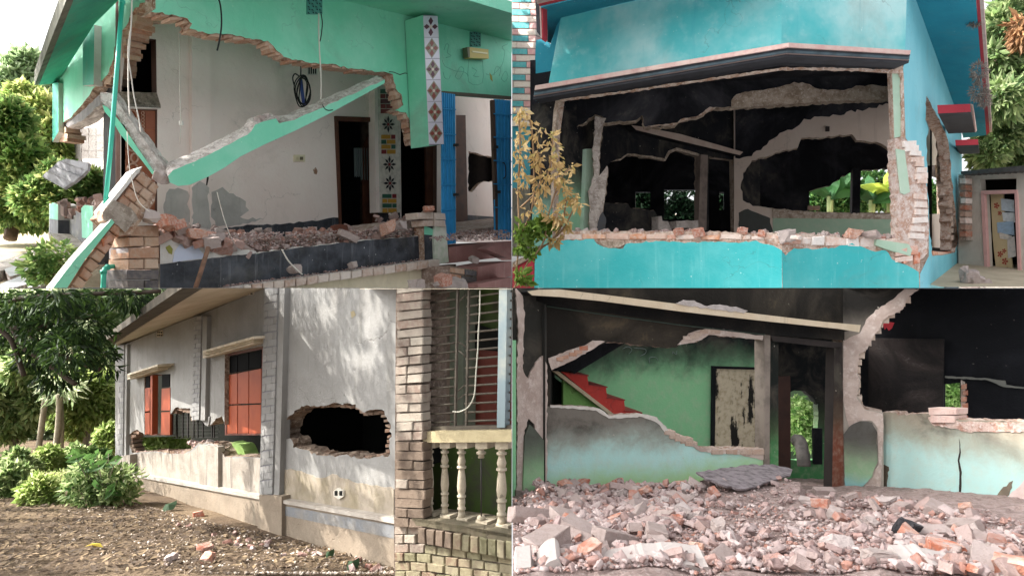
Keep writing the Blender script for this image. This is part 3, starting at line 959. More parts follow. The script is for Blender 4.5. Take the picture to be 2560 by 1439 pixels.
    for j, (y0, y1) in enumerate(rows):
        m = bm if j < 4 else bd
        dx = [4, 0, 1, 0, -3, -1][j]
        if j % 2 == 0:
            pbrick(F, [(322 + dx, y0 + 3), (398, y0 + 1), (398, y1 - 1), (322 + dx, y1 - 1)], .75, m, H, .12, .01, bev=.02)
        else:
            pbrick(F, [(322 + dx, y0 + 2), (361, y0 + 1), (361, y1 - 1), (322 + dx, y1 - 1)], .75, m, H, .12, .01, bev=.02)
            pbrick(F, [(363, y0 + 1), (398, y0), (398, y1 - 2), (363, y1 - 1)], .75, m, H, .12, .01, bev=.02)
        lm_ = [bm, bm, brickmat('lilac_brick', ['8f8d99', 'a09a9c', '9a9098'], 'b0a8a4', .4), bm, bd, bd][j]
        hexa('brick', [F.pt(301 + dx, y0 + 1, -.35), F.pt(321 + dx, y0 + 3, .1), F.pt(321 + dx, y1 - 1, .1), F.pt(301 + dx, y1 - 2, -.35)], -F.n * .5, lm_, H, .008, .02)
    # gate post stub
    P_('post_front', F, [(1085, 600), (1087, 566), (1115, 562), (1122, 655), (1088, 662)], .4, plaster('post_paint', 'd6d6cc', 'a9bfa0', .6, 5), off=.3)
    P_('post_side', F, [(1060, 590), (1060, 562), (1086, 566), (1087, 662), (1062, 652)], .4, [black, brk], off=.22)
    P_('post_green', F, [(1061, 586), (1061, 563), (1085, 574), (1085, 588)], .1, mint, off=.232)
    for j, (y0, y1) in enumerate([(531, 549), (549, 566)]):
        pbrick(F, [(1044 + j * 14, y0 + 1), (1084, y0), (1085, y1 - 1), (1046 + j * 14, y1 - 1)], .5, cr, H, .34, .01, bev=.02)
        pbrick(F, [(1086, y0), (1114, y0 + 3), (1115, y1 + 1), (1087, y1 - 1)], .5, cr, H, .34, .01, bev=.02)
    for x, y, w, h in [(1080, 668, 34, 14), (1086, 684, 26, 14), (1114, 667, 24, 14), (1080, 700, 30, 12)]:
        pbrick(F, rect(x, y, x + w, y + h), .4, bm, H, .2, .01, bev=.02)
    P_('post_foot', F, [(1076, 666), (1140, 660), (1140, 730), (1076, 730)], .3, rough_break('foot_mortar', '8f7f72', '6d5e54', 'a89a8c'), off=.1)

    # ---- floors, steps ----
    h = 2.6
    gz = lambda X, Y: -h + .1747 * Y
    fl = lambda dz: Pl(V((0, 0, -h + dz)), V((0, -.1747, 1)))
    vf = fl(.75)
    vz = lambda p: V((p.x, p.y, gz(p.x, p.y) + .75))
    dirt = rough_break('dusty_floor', 'a8958c', '8b756a', 'c0b3aa', 3, .5)
    cor = [F.pt(395, 640), F.pt(1110, 600)]
    prism('veranda_floor', [vz(F.pt(398, 600, -.3)), vz(F.pt(1275, 590, -.3)), vz(F.pt(1275, 590, -3.4)), vz(F.pt(520, 600, -3.4)), vz(F.pt(398, 600, -3))], V((0, 0, -.2)), dirt, H)
    pinks = plaster('pink_cement', 'a57a75', '8a625e', .6, 2, .2, 'd8cdc6', .4)
    st = [(1122, 622, 1279, 602, 654, 640), (1190, 664, 1279, 650, 700, 690)]
    Fs = F.off(.9)
    prism('step', [F.pt(1122, 618, .25), F.pt(1279, 602, .25), F.pt(1279, 640, .25), F.pt(1122, 658, .25)], -F.n * 2.5, pinks, H)
    prism('step', [F.pt(1124, 664, 1.2), F.pt(1195, 676, 1.2), F.pt(1195, 745, 1.2), F.pt(1124, 745, 1.2)], -F.n * 1.2, [rough_break('foot_mortar', '8f7f72'), dirt], H)
    prism('step', [F.pt(1195, 667, 1.25), F.pt(1279, 652, 1.25), F.pt(1279, 690, 1.25), F.pt(1195, 709, 1.25)], -F.n * 1.3, pinks, H)
    prism('step', [F.pt(1195, 709, 1.8), F.pt(1279, 693, 1.8), F.pt(1279, 730, 1.8), F.pt(1195, 740, 1.8)], -F.n * 1.0, pinks, H)
    for j, (x, y, w) in enumerate([(1128, 668, 34), (1164, 674, 28), (1128, 684, 26), (1156, 690, 36), (1130, 702, 34), (1166, 706, 26)]):
        pbrick(F, [(x, y), (x + w, y + 4), (x + w, y + 17), (x, y + 13)], .3, bd if j % 2 else bm, H, 1.25, .008, bev=.02)
    prism('stair_cheek', [F.pt(1215, 622, 1.1), F.pt(1232, 614, 1.1), F.pt(1279, 634, 1.1), F.pt(1279, 650, 1.1)], -F.n * .4, pinks, H)

    # ---- low garden wall at the left ----
    GWl = thing('garden_wall', 'low mint and black wall topped with rubble left of the mint house', 'wall', L.pt(190, 620))
    LW = vpl(262, 14.6, 120, 20)
    slab('wall_body', LW, jag([(123, 508), (150, 520), (200, 530), (262, 520)], 3, 10, 3) + [(262, 655), (205, 652), (123, 590)], .5, [plaster('wall_grey', '7d7f86', '9c9890', .7, 2, .4, 'c9c5bd'), brk], GWl)
    slab('post', LW, [(124, 512), (132, 506), (145, 512), (145, 590), (124, 580)], .5, [mint, white], GWl, off=.25)
    slab('post', LW, [(203, 520), (212, 512), (232, 516), (232, 600), (205, 596)], .6, [mint, white], GWl, off=.3)
    slab('post_base', LW, [(205, 594), (232, 598), (232, 660), (206, 650)], .6, black, GWl, off=.31)
    slab('post_base', LW, [(124, 546), (145, 550), (145, 592), (124, 582)], .6, black, GWl, off=.26)
    prism('wall_footing', [LW.pt(x, y, .5) for x, y in [(120, 582), (205, 646), (200, 672), (128, 625)]], -LW.n * .5, [rough_break('footing', 'b0a79c', '8c8278', 'c8c0b5'), brkg], GWl)
    slab('brick_stack', LW, [(236, 500), (262, 498), (262, 600), (240, 590)], .4, brk, GWl, off=.1)
    for j in range(6):
        pbrick(LW, rect(236 + (j % 2) * 4, 505 + j * 15, 262, 518 + j * 15), .4, bmr if j < 3 else bm, GWl, .16, .01, bev=.02)
    for k in range(46):
        x = random.uniform(140, 258); y = 520 - random.random() ** 1.5 * 26 + random.uniform(0, 26) * (1 if x < 205 else .3)
        p = LW.pt(x, y, random.uniform(-.25, .2))
        place('brick', CH[k % len(CH)], p, (random.uniform(0, 6), random.uniform(0, 6), random.uniform(0, 6)), random.uniform(.5, 1.15), GWl)

    # ---- fallen lintel beams ----
    Fb = F.off(.5)
    top = jag([(962, 199), (880, 236), (800, 272), (735, 300), (698, 309), (690, 296), (655, 304), (637, 312), (628, 330), (600, 346), (560, 368), (500, 397), (432, 426)], 1.5, 12, 4)
    bot = [(420, 440), (424, 456), (445, 465), (475, 462), (520, 442), (560, 420), (600, 392), (660, 362), (740, 326), (820, 286), (930, 226), (962, 208)]
    fb = thing('fallen_lintel', 'long mint lintel beam hanging diagonally across the open front of the mint house', 'beam', Fb.pt(430, 465))
    prism('beam_body', [Fb.pt(x, y) for x, y in top + bot], V((-.28, .30, .21)), [mint, brkg], fb)
    for x, y in ((655, 292), (668, 288), (645, 300), (690, 292)):
        place('broken_edge', CHP[(x // 7) % len(CHP)], Fb.pt(x, y + 6, -.15), (x, y, 1), .8, fb)
    wire('rebar', Fb, [(640, 345), (655, 352), (668, 350), (690, 348)], .015, wirem, fb, -.02)
    wire('beam_crack', Fb, [(806, 262), (812, 272), (820, 276), (832, 275)], .012, wirem, fb, .003)
    s2 = thing('fallen_lintel', 'short broken beam leaning from the side wall down to the long fallen lintel', 'beam', L.pt(400, 450, .8))
    Ls = vpl(240, 12.6, 425, 12.9)
    prism('beam_body', [Ls.pt(x, y) for x, y in jag([(250, 232), (280, 232), (300, 262), (345, 330), (385, 385), (418, 425), (420, 448), (405, 448)], 2, 12, 5) + jag([(395, 440), (372, 412), (330, 345), (290, 285), (252, 255)], 2, 12, 6)], V((-.1, .4, .12)), [brkg, brkg], s2)
    slab('plaster_face', Ls, [(256, 262), (268, 268), (300, 305), (345, 372), (392, 440), (384, 440), (352, 398), (322, 362), (300, 335), (280, 300), (262, 280)], .05, mint, s2, off=.05)
    place('broken_edge', CHP[0], Ls.pt(408, 444, .05), (.3, .5, .2), 1.3, s2)

    # ---- fallen brick pier leaning on the corner ----
    fp = thing('fallen_pier', 'toppled brick pier with mint plaster lying against the corner of the mint house', 'brick pier', at(160, 716, 11.6))
    Pp = vpl(150, 11.4, 400, 12.7)
    def pier(A, B, wpx, rows_, cols_, m, depth, jx=2):
        ax = V((B[0] - A[0], B[1] - A[1], 0)); Ln = ax.length; ax.normalize(); nx = V((-ax.y, ax.x, 0))
        for r in range(rows_):
            o = .5 * (r % 2) / cols_
            for c in range(cols_):
                s0 = (r + .04) / rows_ * Ln; s1 = (r + .94) / rows_ * Ln
                t0 = (c + .03) / cols_ * wpx + random.uniform(-jx, jx); t1 = (c + .95) / cols_ * wpx + random.uniform(-jx, jx)
                if r % 2 and cols_ == 2: t0, t1 = (t0 * 1.25, t1 * 1.25) if c == 0 else (t0 * 1.2, t1)
                if t1 - t0 < 3: continue
                q = [(A[0] + ax.x * s + nx.x * t, A[1] + ax.y * s + nx.y * t) for s, t in ((s0, t0), (s1, t0), (s1, t1), (s0, t1))]
                pbrick(Pp, q, depth, m, fp, random.uniform(-.03, .03), .01, bev=.02)
    pier((262, 542), (352, 428), 62, 6, 2, bm, .8)
    prism('pier_core', [Pp.pt(x, y, -.06) for x, y in [(260, 545), (352, 424), (394, 462), (386, 505), (330, 585), (300, 590)]], -Pp.n * .7, brk, fp)
    prism('pier_end', [Pp.pt(x, y, .04) for x, y in jag([(256, 530), (285, 500), (330, 520), (345, 548), (312, 580), (290, 560), (258, 552)], 1.5, 9, 2, True)], -Pp.n * .3, [rough_break('mortar_grey', 'a79c92', '8c8075', 'b9afa5'), brk], fp)
    prism('pier_face', [Pp.pt(x, y, .02) for x, y in [(262, 536), (352, 424), (356, 416), (340, 424), (258, 526)]], -Pp.n * .5, white, fp)
    ss = 8
    for r in range(ss):
        t0, t1 = (r + .05) / ss, (r + .95) / ss
        f = lambda t, k: (288 + (165 - 288) * t + k * .62, 553 + (735 - 553) * t + k * .42)
        pbrick(Pp, [f(t0, 0), f(t1, 0), f(t1, 38 - 6 * t1), f(t0, 26 + 14 * math.sin(t0 * 3))], .5, bm if r != 2 else bmr, fp, .02, .012, bev=.02)
    prism('mint_plaster', [Pp.pt(x, y, .16) for x, y in [(279, 547), (286, 556), (212, 650), (158, 735), (120, 735), (190, 645)]], -Pp.n * .4, [mint, white], fp)
    # letters stamped in one brick
    st_ = slab('brick_stamp', Pp, [(253, 598), (278, 586), (283, 600), (258, 616)], .03, bmr, fp, off=.05)
    # grey fallen sheet
    gs = vpl(105, 15.5, 226, 14.8)
    sh = thing('fallen_boards', 'weathered grey boards tipped in the air left of the mint house', 'boards', gs.pt(160, 468))
    bmat = plain('weathered_board', 'b3b2b8', .8, var=.8, c2='7d7b80', sc=5, bump=.6)
    e0, e1 = [(104, 441), (118, 428), (133, 415), (148, 402), (166, 397)], [(158, 470), (182, 456), (201, 441), (217, 426), (223, 407)]
    for i in range(4):
        q = [e0[i], e0[i + 1], e1[i + 1], e1[i]]
        prism('board', [gs.pt(x + (1.2 if k in (0, 3) else -.8), y, .03 * (i % 2)) for k, (x, y) in enumerate(q)], V((.01, .07, -.03)), bmat, sh)

    # ---- pipe, wires ----
    dp = thing('drain_pipe', 'teal plastic rain pipe leaning down the broken corner of the mint house', 'pipe', at(262, 530, 12.2))
    tube('pipe_length', [at(306, -4, 12.6), at(291, 190, 12.4), at(275, 390, 12.3), at(262, 525, 12.2)], .042, tealp, dp, 10)
    tube('pipe_collar', [at(306.4, 2, 12.6), at(306, 10, 12.6)], .055, tealp, dp, 10)
    wp = thing('waste_pipe', 'short teal waste pipe bending down beside the brick corner pillar', 'pipe', at(259, 718, 12.4))
    tube('pipe_length', [at(302, 663, 13.0), at(272, 667, 12.6), at(262, 671, 12.5), at(259, 682, 12.45), at(258, 722, 12.4)], .045, tealp, wp, 10)
    tube('pipe_collar', [at(259, 676, 12.47), at(258.5, 684, 12.45)], .06, tealp, wp, 10)
    tube('pipe_collar', [at(272, 667, 12.6), at(267, 668, 12.55)], .06, tealp, wp, 10)
    def hang(label, pts, Y, m, r=.014):
        tag(tube('hanging_wire', smoothline([at(x, y, Y) for x, y in pts], 5), r, m, None, 5), label, 'wire', 'loose wires of the mint house')
    hang('black wire end curling down the mint wall near the top', [(547, -2), (552, 20), (554, 60), (550, 95), (543, 127)], 13.4, wirem, .018)
    hang('pale twin wire hanging straight with a white plug in the veranda', [(448, 50), (449, 130), (450, 230), (452, 310)], 15.0, wirew, .012)
    hang('thin wire below the white plug in the veranda', [(452, 312), (450, 360)], 15.0, wirew, .008)
    tag(hexa('wire_plug', [at(447, 302, 15), at(455, 302, 15), at(456, 312, 15), at(447, 313, 15)], V((0, .06, 0)), plain('plug_white', 'e0dcd6', .4)), 'small white plug at the end of a hanging wire', 'plug')
    hang('pale wire loop hanging beside the teal rain pipe', [(330, -2), (328, 60), (322, 140), (321, 220), (325, 290)], 12.2, wirew, .014)
    hang('pale wire swinging right of the teal rain pipe', [(327, 70), (320, 130), (328, 190), (335, 240), (348, 300), (352, 330)], 12.2, wirew, .012)
    hang('thin pale wire trailing down to the brick corner pillar', [(318, 330), (322, 400), (328, 440), (345, 500), (375, 530)], 12.0, wirew, .008)
    hang('white cable dropping from the roof vent past the fallen beam', [(797, 34), (797, 80), (799, 130), (802, 180), (803, 220), (802, 248)], 15.7, wirew, .018)
    hang('short black cable under the roof vent', [(803, 36), (806, 60), (803, 90), (800, 104)], 15.8, wirem, .014)
    hang('thin wire trailing down the veranda wall to the rubble', [(543, 480), (553, 520), (565, 560), (580, 598), (592, 606)], 14.6, wirew, .010)
    hang('pale cord lying down the black plinth', [(705, 624), (720, 650), (738, 670), (756, 686)], 14.9, wirew, .02)
    cb = thing('cable_coil', 'coil of black and blue cable hanging in the open veranda', 'cable', at(757, 270, 18.5))
    for i in range(5):
        rx = 20 - 2.5 * i; cx = 756 + (i % 3) * 1.5
        tube('cable_loop', [at(cx + rx * math.cos(t) + 2 * math.sin(3 * t + i), 228 + (40 - 2 * i) * math.sin(t), 18.5 - .04 * i) for t in np.linspace(0, 2 * math.pi, 26)], .018, wirem, cb, 5)
    tube('cable_bundle', [at(752, 200, 18.4), at(756, 235, 18.35), at(760, 262, 18.4)], .05, plain('cable_blue', '3a4c8c', .5), cb, 6)
    tube('cable_tail', smoothline([at(752, 160, 18.5), at(751, 190, 18.5), at(738, 185, 18.5), at(732, 195, 18.5), at(736, 215, 18.5)], 5), .02, wirem, cb, 5)

    # ---- rubble on the veranda ----
    n = 0
    grp = 'brick rubble on the veranda of the mint house'
    mid = []
    for k in range(250):
        x = random.uniform(400, 1075)
        t = (x - 400) / 675
        front = 640 - 45 * t; back = 583 - 22 * t
        q = random.random()
        y = back + (front - back) * q
        if x < 560: y -= (560 - x) / 160 * random.random() * 62
        if x > 930: y -= random.random() * 34
        off = -.15 - (1 - q) * 1.7
        sc = random.uniform(.55, 1.25) * (1.15 if x < 560 else 1)
        rr_ = (random.uniform(0, 6), random.uniform(-.6, .6), random.uniform(0, 6))
        if k % 5 > 1:
            mid.append((CH[k % len(CH)], tuple(F.pt(x, y, off)), rr_, sc * .8)); continue
        o = place('brick_fragment', CH[k % len(CH)], F.pt(x, y, off), rr_, sc)
        tag(o, 'piece of broken brick lying on the veranda of the mint house', 'brick', grp)
    for k in range(24):
        x = 405 + (k * 37 % 215) + random.uniform(-6, 6); y = 574 + (x - 405) * .17 + random.uniform(-10, 26)
        o = place('brick_fragment', (CH + CHG)[k * 5 % 22], F.pt(x, y, random.uniform(-.25, .1)), (random.uniform(-.6, .6), random.uniform(-.6, .6), random.uniform(0, 6)), random.uniform(1.1, 1.7))
        tag(o, 'large broken brick heaped on the half wall beside the brick corner pillar', 'brick', 'large bricks on the half wall of the mint house')
    tag(join_chunks('rubble', mid, CRM), 'middling brick fragments heaped on the veranda of the mint house', 'rubble', kind='stuff')
    # a heap under it all
    heap = jag([(400, 600), (430, 560), (470, 578), (520, 590), (580, 606), (640, 596), (760, 590), (880, 584), (960, 560), (1010, 552), (1062, 560)], 4, 12, 4)
    tag(prism('rubble', [F.pt(x, y, -.45) for x, y in heap + [(1062, 600), (640, 650), (400, 680)]], -F.n * 1.6, dirt), 'bank of dust and crushed brick behind the black plinth', 'rubble', kind='stuff')
    pts = []; szs = []
    for k in range(2600):
        x = random.uniform(400, 1275); t = (x - 400) / 675
        y = random.uniform(588 - 18 * t, 645 - 47 * t)
        pts.append(tuple(F.pt(x, y, -.1 - random.random() * .5) if x < 1075 else vf.pt(x, random.uniform(575, 600)))); szs.append(random.uniform(.02, .07))
    for k in range(900):
        x = random.uniform(560, 1090); ya = 712 - (x - 630) * .135
        pts.append(tuple(F.pt(x, ya - random.random() ** 2 * 9, .15))); szs.append(random.uniform(.015, .05))
    tag(scatter_mesh('rubble', pts, szs, CRM), 'crushed brick strewn along the plinth and ledge of the mint house', 'rubble', kind='stuff')
    for x, y, off, sc, lab in [(1258, 563, -1.5, 1.2, 'x'), (1190, 580, -1.2, 1.2, 'x'), (1215, 588, -.8, 1.0, 'x'), (1150, 592, -.4, 1.0, 'x'), (1238, 570, -1.3, 1.0, 'x'), (1172, 590, -.6, .9, 'x'), (1262, 585, -.9, .9, 'x')]:
        tag(place('brick_fragment', CH[int(x) % len(CH)], F.pt(x, y, off), (x, .3, y), sc), 'piece of broken brick lying inside the blue folding gate', 'brick', 'bricks inside the folding gate')
    special = [(412, 556, .35, 1.7, 'orange broken brick on top of the brick corner pillar', CHR[0]), (440, 563, .3, 1.3, 'orange brick lump right of the corner pillar top', CHR[1]),
               (381, 543, .3, 1.5, 'pale mortar lump on top of the brick corner pillar', CHP[1]), (520, 600, .1, 2.0, 'tilted grey brick block on the half wall', CHG[0]),
               (488, 590, .1, 1.6, 'orange grey brick pair on the half wall', CHR[2]), (968, 570, .2, 2.2, 'upright broken brick at the right end of the veranda', CHR[3]),
               (1000, 562, .1, 1.5, 'grey brick lump near the gate post', CHP[2]), (870, 590, .0, 1.6, 'long pale brick lying on the plinth edge', CHG[1]),
               (1072, 521, .45, 1.15, 'single red brick standing on the gate post stub', CHR[4]), (733, 672, .5, 1.3, 'small upright stone on the brick ledge', CHP[3]),
               (881, 663, .4, 1.0, 'white pebble on the brick ledge', CHP[0])]
    for x, y, off, sc, lab, me in special:
        tag(place('brick_fragment', me, F.pt(x, y, off), (random.uniform(-.4, .4), random.uniform(-.4, .4), random.uniform(0, 3)), sc), lab, 'brick')
    for x, y, m_, lab in [(1040, 716, CHP[0], 'white rubble block at the bottom beside the post foot'), (1110, 712, CHP[1], 'pale rubble lump before the step'), (1150, 710, CHP[2], 'white plaster lump beside the pink steps'), (1105, 700, CHR[0], 'red broken brick below the gate post'), (1182, 648, CHP[3], 'white plaster lump on the pink step')]:
        tag(place('rubble_lump', m_, F.pt(x, y, 1.6 if x < 1180 else 1.0), (.3, .1, x), 2.0 if x < 1180 else 1.3), lab, 'rubble')
    bagm = plain('bag_brown', '6e3c2c', .7, var=.4)
    bg = prism('shoulder_bag', [F.pt(x, y, -1.2) for x, y in [(832, 590), (838, 564), (850, 560), (868, 562), (873, 578), (860, 590)]], -F.n * .2, bagm)
    tag(bg, 'brown bag lying on the veranda floor before the dark doorway', 'bag')
    pk = tube('wooden_stake', [F.pt(521, 618, .5), F.pt(508, 660, .6), F.pt(489, 719, .7)], .05, plain('stake_wood', '8b6a58', .8, var=.5), None, 6)
    tag(pk, 'thin wooden stake leaning on the black plinth', 'stake')

    # ---- ground and debris at the left ----
    gp = fl(0)
    gm = plaster('sandy_ground', 'b3a68c', '9a9078', .7, 1.2, 0, bump=.5, rough=.95)
    gx = [(-13, 14.95), (-9.6, 14.95), (-15, 24), (-22, 40), (-36, 44), (-22, 26)]
    tag(make_obj('ground', [V((x, y, gz(x, y))) for x, y in gx], [(0, 1, 2, 3, 4, 5)], gm), kind='structure')
    brd = plain('white_board', 'cfcfd2', .6, var=.4, c2='8f8f90', sc=4)
    for i, (pts_, dz, lab) in enumerate([([(-6, 655), (108, 617), (122, 622), (120, 632), (-6, 680)], .25, 'long concrete strip lying on the sandy ground'),
                            ([(10, 672), (70, 652), (88, 662), (84, 672), (30, 690), (24, 690)], .18, 'white board lying in the debris at the left edge'),
                            ([(-6, 712), (50, 690), (122, 674), (118, 684), (60, 712), (-6, 730)], .2, 'pale broken slab at the bottom left corner'),
                            ([(62, 700), (96, 690), (112, 696), (102, 714), (70, 719)], .15, 'small concrete lump at the foot of the debris')]):
        pp = fl(.35)
        tag(prism('debris_slab', [pp.pt(x, y) for x, y in pts_], V((0, .05, -dz)), [brd if i != 0 else brkg, brkg]), lab, 'slab')
    # bricks under the concrete strip, one by one
    for k in range(26):
        x = random.uniform(0, 118); y = 655 - x * .28 + random.uniform(4, 60)
        tag(place('brick_fragment', CH[k % len(CH)], fl(.12).pt(x, min(y, 712)), (random.uniform(0, 6), .3, random.uniform(0, 6)), random.uniform(.6, 1.1)), 'piece of broken brick in the debris at the left edge', 'brick', 'bricks in the debris left of the mint house')
    # ---- plants at the left ----
    lg = leafmat('tree_leaf', ['48683a', '688a4a', '84a45c', 'a5b878', 'b0b470'], .5)
    lg2 = leafmat('hazed_leaf', ['7a9468', '92a97c', 'a9bb94', 'bfccac'], .5)  # haze of distance put into the pale leaf colour
    ly = leafmat('yellow_leaf', ['6a8848', '88a258', 'a5b46c', 'b8ba7c', '94a060'], .5)
    bark = plain('bark', '5b4a3c', .9, var=.6, c2='3a3028', sc=5, bump=.6)
    def tree(name, label, x, y, Y, px, mats, n, size, seed, blobs, trunk=True, grp='trees beside the mint house'):
        base = at(x, y, Y)
        t = thing(name, label, 'tree', base, grp)
        sc = Y / FOC
        bl = [(at(bx, by, Y + dy), V((br * sc * sx, br * sc * 1.0, br * sc)), br ** 2) for bx, by, br, sx, dy in blobs]
        leaves('crown', bl, n, size, mats, t, seed, 2.2, .3)
        if trunk:
            tb = bl[len(bl) // 2][0]
            tube('trunk', smoothline([base - V((0, 0, .1)), base.lerp(tb, .4) + V((.2, 0, 0)), tb], 4), .2, bark, t, 8, None)
            for b_ in bl[:4]:
                tube('limb', [base.lerp(tb, .5), b_[0]], .07, bark, t, 5)
    tree('far_tree', 'tall haze-coloured tree standing highest beyond the sandy yard', 70, 560, 42, 0, lg2, 15000, .55, 21, [(70, 160, 34, 1, 0), (40, 210, 60, 1, 0), (105, 215, 45, 1, 1), (20, 260, 70, 1, 2), (80, 280, 70, 1, 0), (0, 190, 40, 1, 1)])
    tree('broad_tree', 'yellow green tree behind the far end of the mint house', 100, 565, 30, 0, ly, 16000, .4, 22, [(100, 290, 50, 1, 0), (130, 340, 60, 1, 0), (70, 330, 60, 1, 1), (150, 400, 50, 1, 0), (180, 440, 45, 1, 1), (105, 420, 60, 1, 0), (215, 470, 40, 1, 1), (60, 240, 30, 1, 0)])
    tree('broad_tree', 'dark green leafy tree at the left edge by the yard', 25, 590, 22, 0, lg, 15000, .34, 23, [(20, 300, 45, 1, 0), (10, 360, 60, 1, 0), (50, 400, 55, 1, 0), (15, 450, 60, 1, 1), (60, 470, 45, 1, 0), (-20, 400, 60, 1, 0), (20, 510, 45, 1, 0)])
    tree('garden_shrub', 'bushy shrub behind the low mint wall', 150, 560, 21, 0, lg, 12000, .3, 24, [(150, 450, 40, 1, 0), (190, 470, 38, 1, 0), (230, 460, 30, 1, 0), (120, 480, 40, 1, 0), (215, 500, 35, 1, 0), (160, 510, 40, 1, 0), (90, 500, 40, 1, 0)], False)
    tag(leaves('undergrowth', [(at(x, 535, 24), V((1.2, .8, .6)), 1) for x in range(0, 130, 20)], 6000, .25, lg, None, 25), 'low green undergrowth along the sandy yard', 'undergrowth', kind='stuff')
    # an unseen tree added at the left to keep the sun off the side wall
    sd = V((SUN_DIR.x * math.cos(SUN_EL), SUN_DIR.y * math.cos(SUN_EL), math.sin(SUN_EL)))
    st = thing('shade_tree', 'unseen tree added left of the yard to shade the side of the mint house', 'tree', (-27, 18, 0))
    big = []
    rn = random.Random(31)
    for k in range(90):
        p = L.pt(rn.uniform(130, 390), rn.uniform(-60, 420)) if k % 3 else at(rn.uniform(0, 260), rn.uniform(480, 719), rn.uniform(13, 18))
        q = p
        for i in range(90):
            q = p + sd * (i * .25)
            if abs(q.x) > .9 * q.y: break
        big.append((q + sd * rn.uniform(.8, 3), V((.9, .9, .8)), 1))
    outs = lambda v: np.abs(v[:, :, 0]).min(1) > .84 * v[:, :, 1].max(1)
    leaves('crown', big, 7000, .5, lg, st, 32, 2.6, .4, outs, .3, True)
    tube('trunk', smoothline([V((-27, 18, .02)), V((-26.5, 18.5, 4)), V((-25, 19, 9)), V((-24.5, 19.5, 13))], 4), .4, bark, st, 9)
    t = thing('weed', 'small weed growing through the debris before the leaning pier', 'plant', at(110, 690, 12))
    leaves('foliage', [(at(x, y, 12), V((.28, .2, .28)), 1) for x, y in ((110, 650), (125, 680), (95, 670), (120, 700), (140, 640))], 900, .16, lg, t, 26)
    for x, y in ((128, 640), (150, 655), (165, 690), (112, 715)): tube('stem', [at(118, 718, 12), at(x, y, 12)], .01, bark, t, 4)
# ================================================================== upper right: turquoise house gutted by fire
def edge_bricks_on(pl, pts, w, h, th, m, n, par, off=-.03, seed=1, name='brick'):
    rnd = random.Random(seed)
    L_ = [math.hypot(pts[i + 1][0] - pts[i][0], pts[i + 1][1] - pts[i][1]) for i in range(len(pts) - 1)]
    T = sum(L_)
    for k in range(n):
        s = T * (k + .5) / n; i = 0
        while s > L_[i] and i < len(L_) - 1: s -= L_[i]; i += 1
        t = s / L_[i]
        x = pts[i][0] + (pts[i + 1][0] - pts[i][0]) * t + rnd.uniform(-2, 2); y = pts[i][1] + (pts[i + 1][1] - pts[i][1]) * t + rnd.uniform(-1.5, 1.5)
        ww = w * rnd.uniform(.7, 1.15); hh = h * rnd.uniform(.85, 1.1); sk = rnd.uniform(-1.5, 1.5)
        pbrick(pl, [(x - ww / 2, y - hh / 2 + sk), (x + ww / 2, y - hh / 2 - sk), (x + ww / 2, y + hh / 2 - sk), (x - ww / 2, y + hh / 2 + sk)], th * rnd.uniform(.75, 1), m, par, off, name=name)

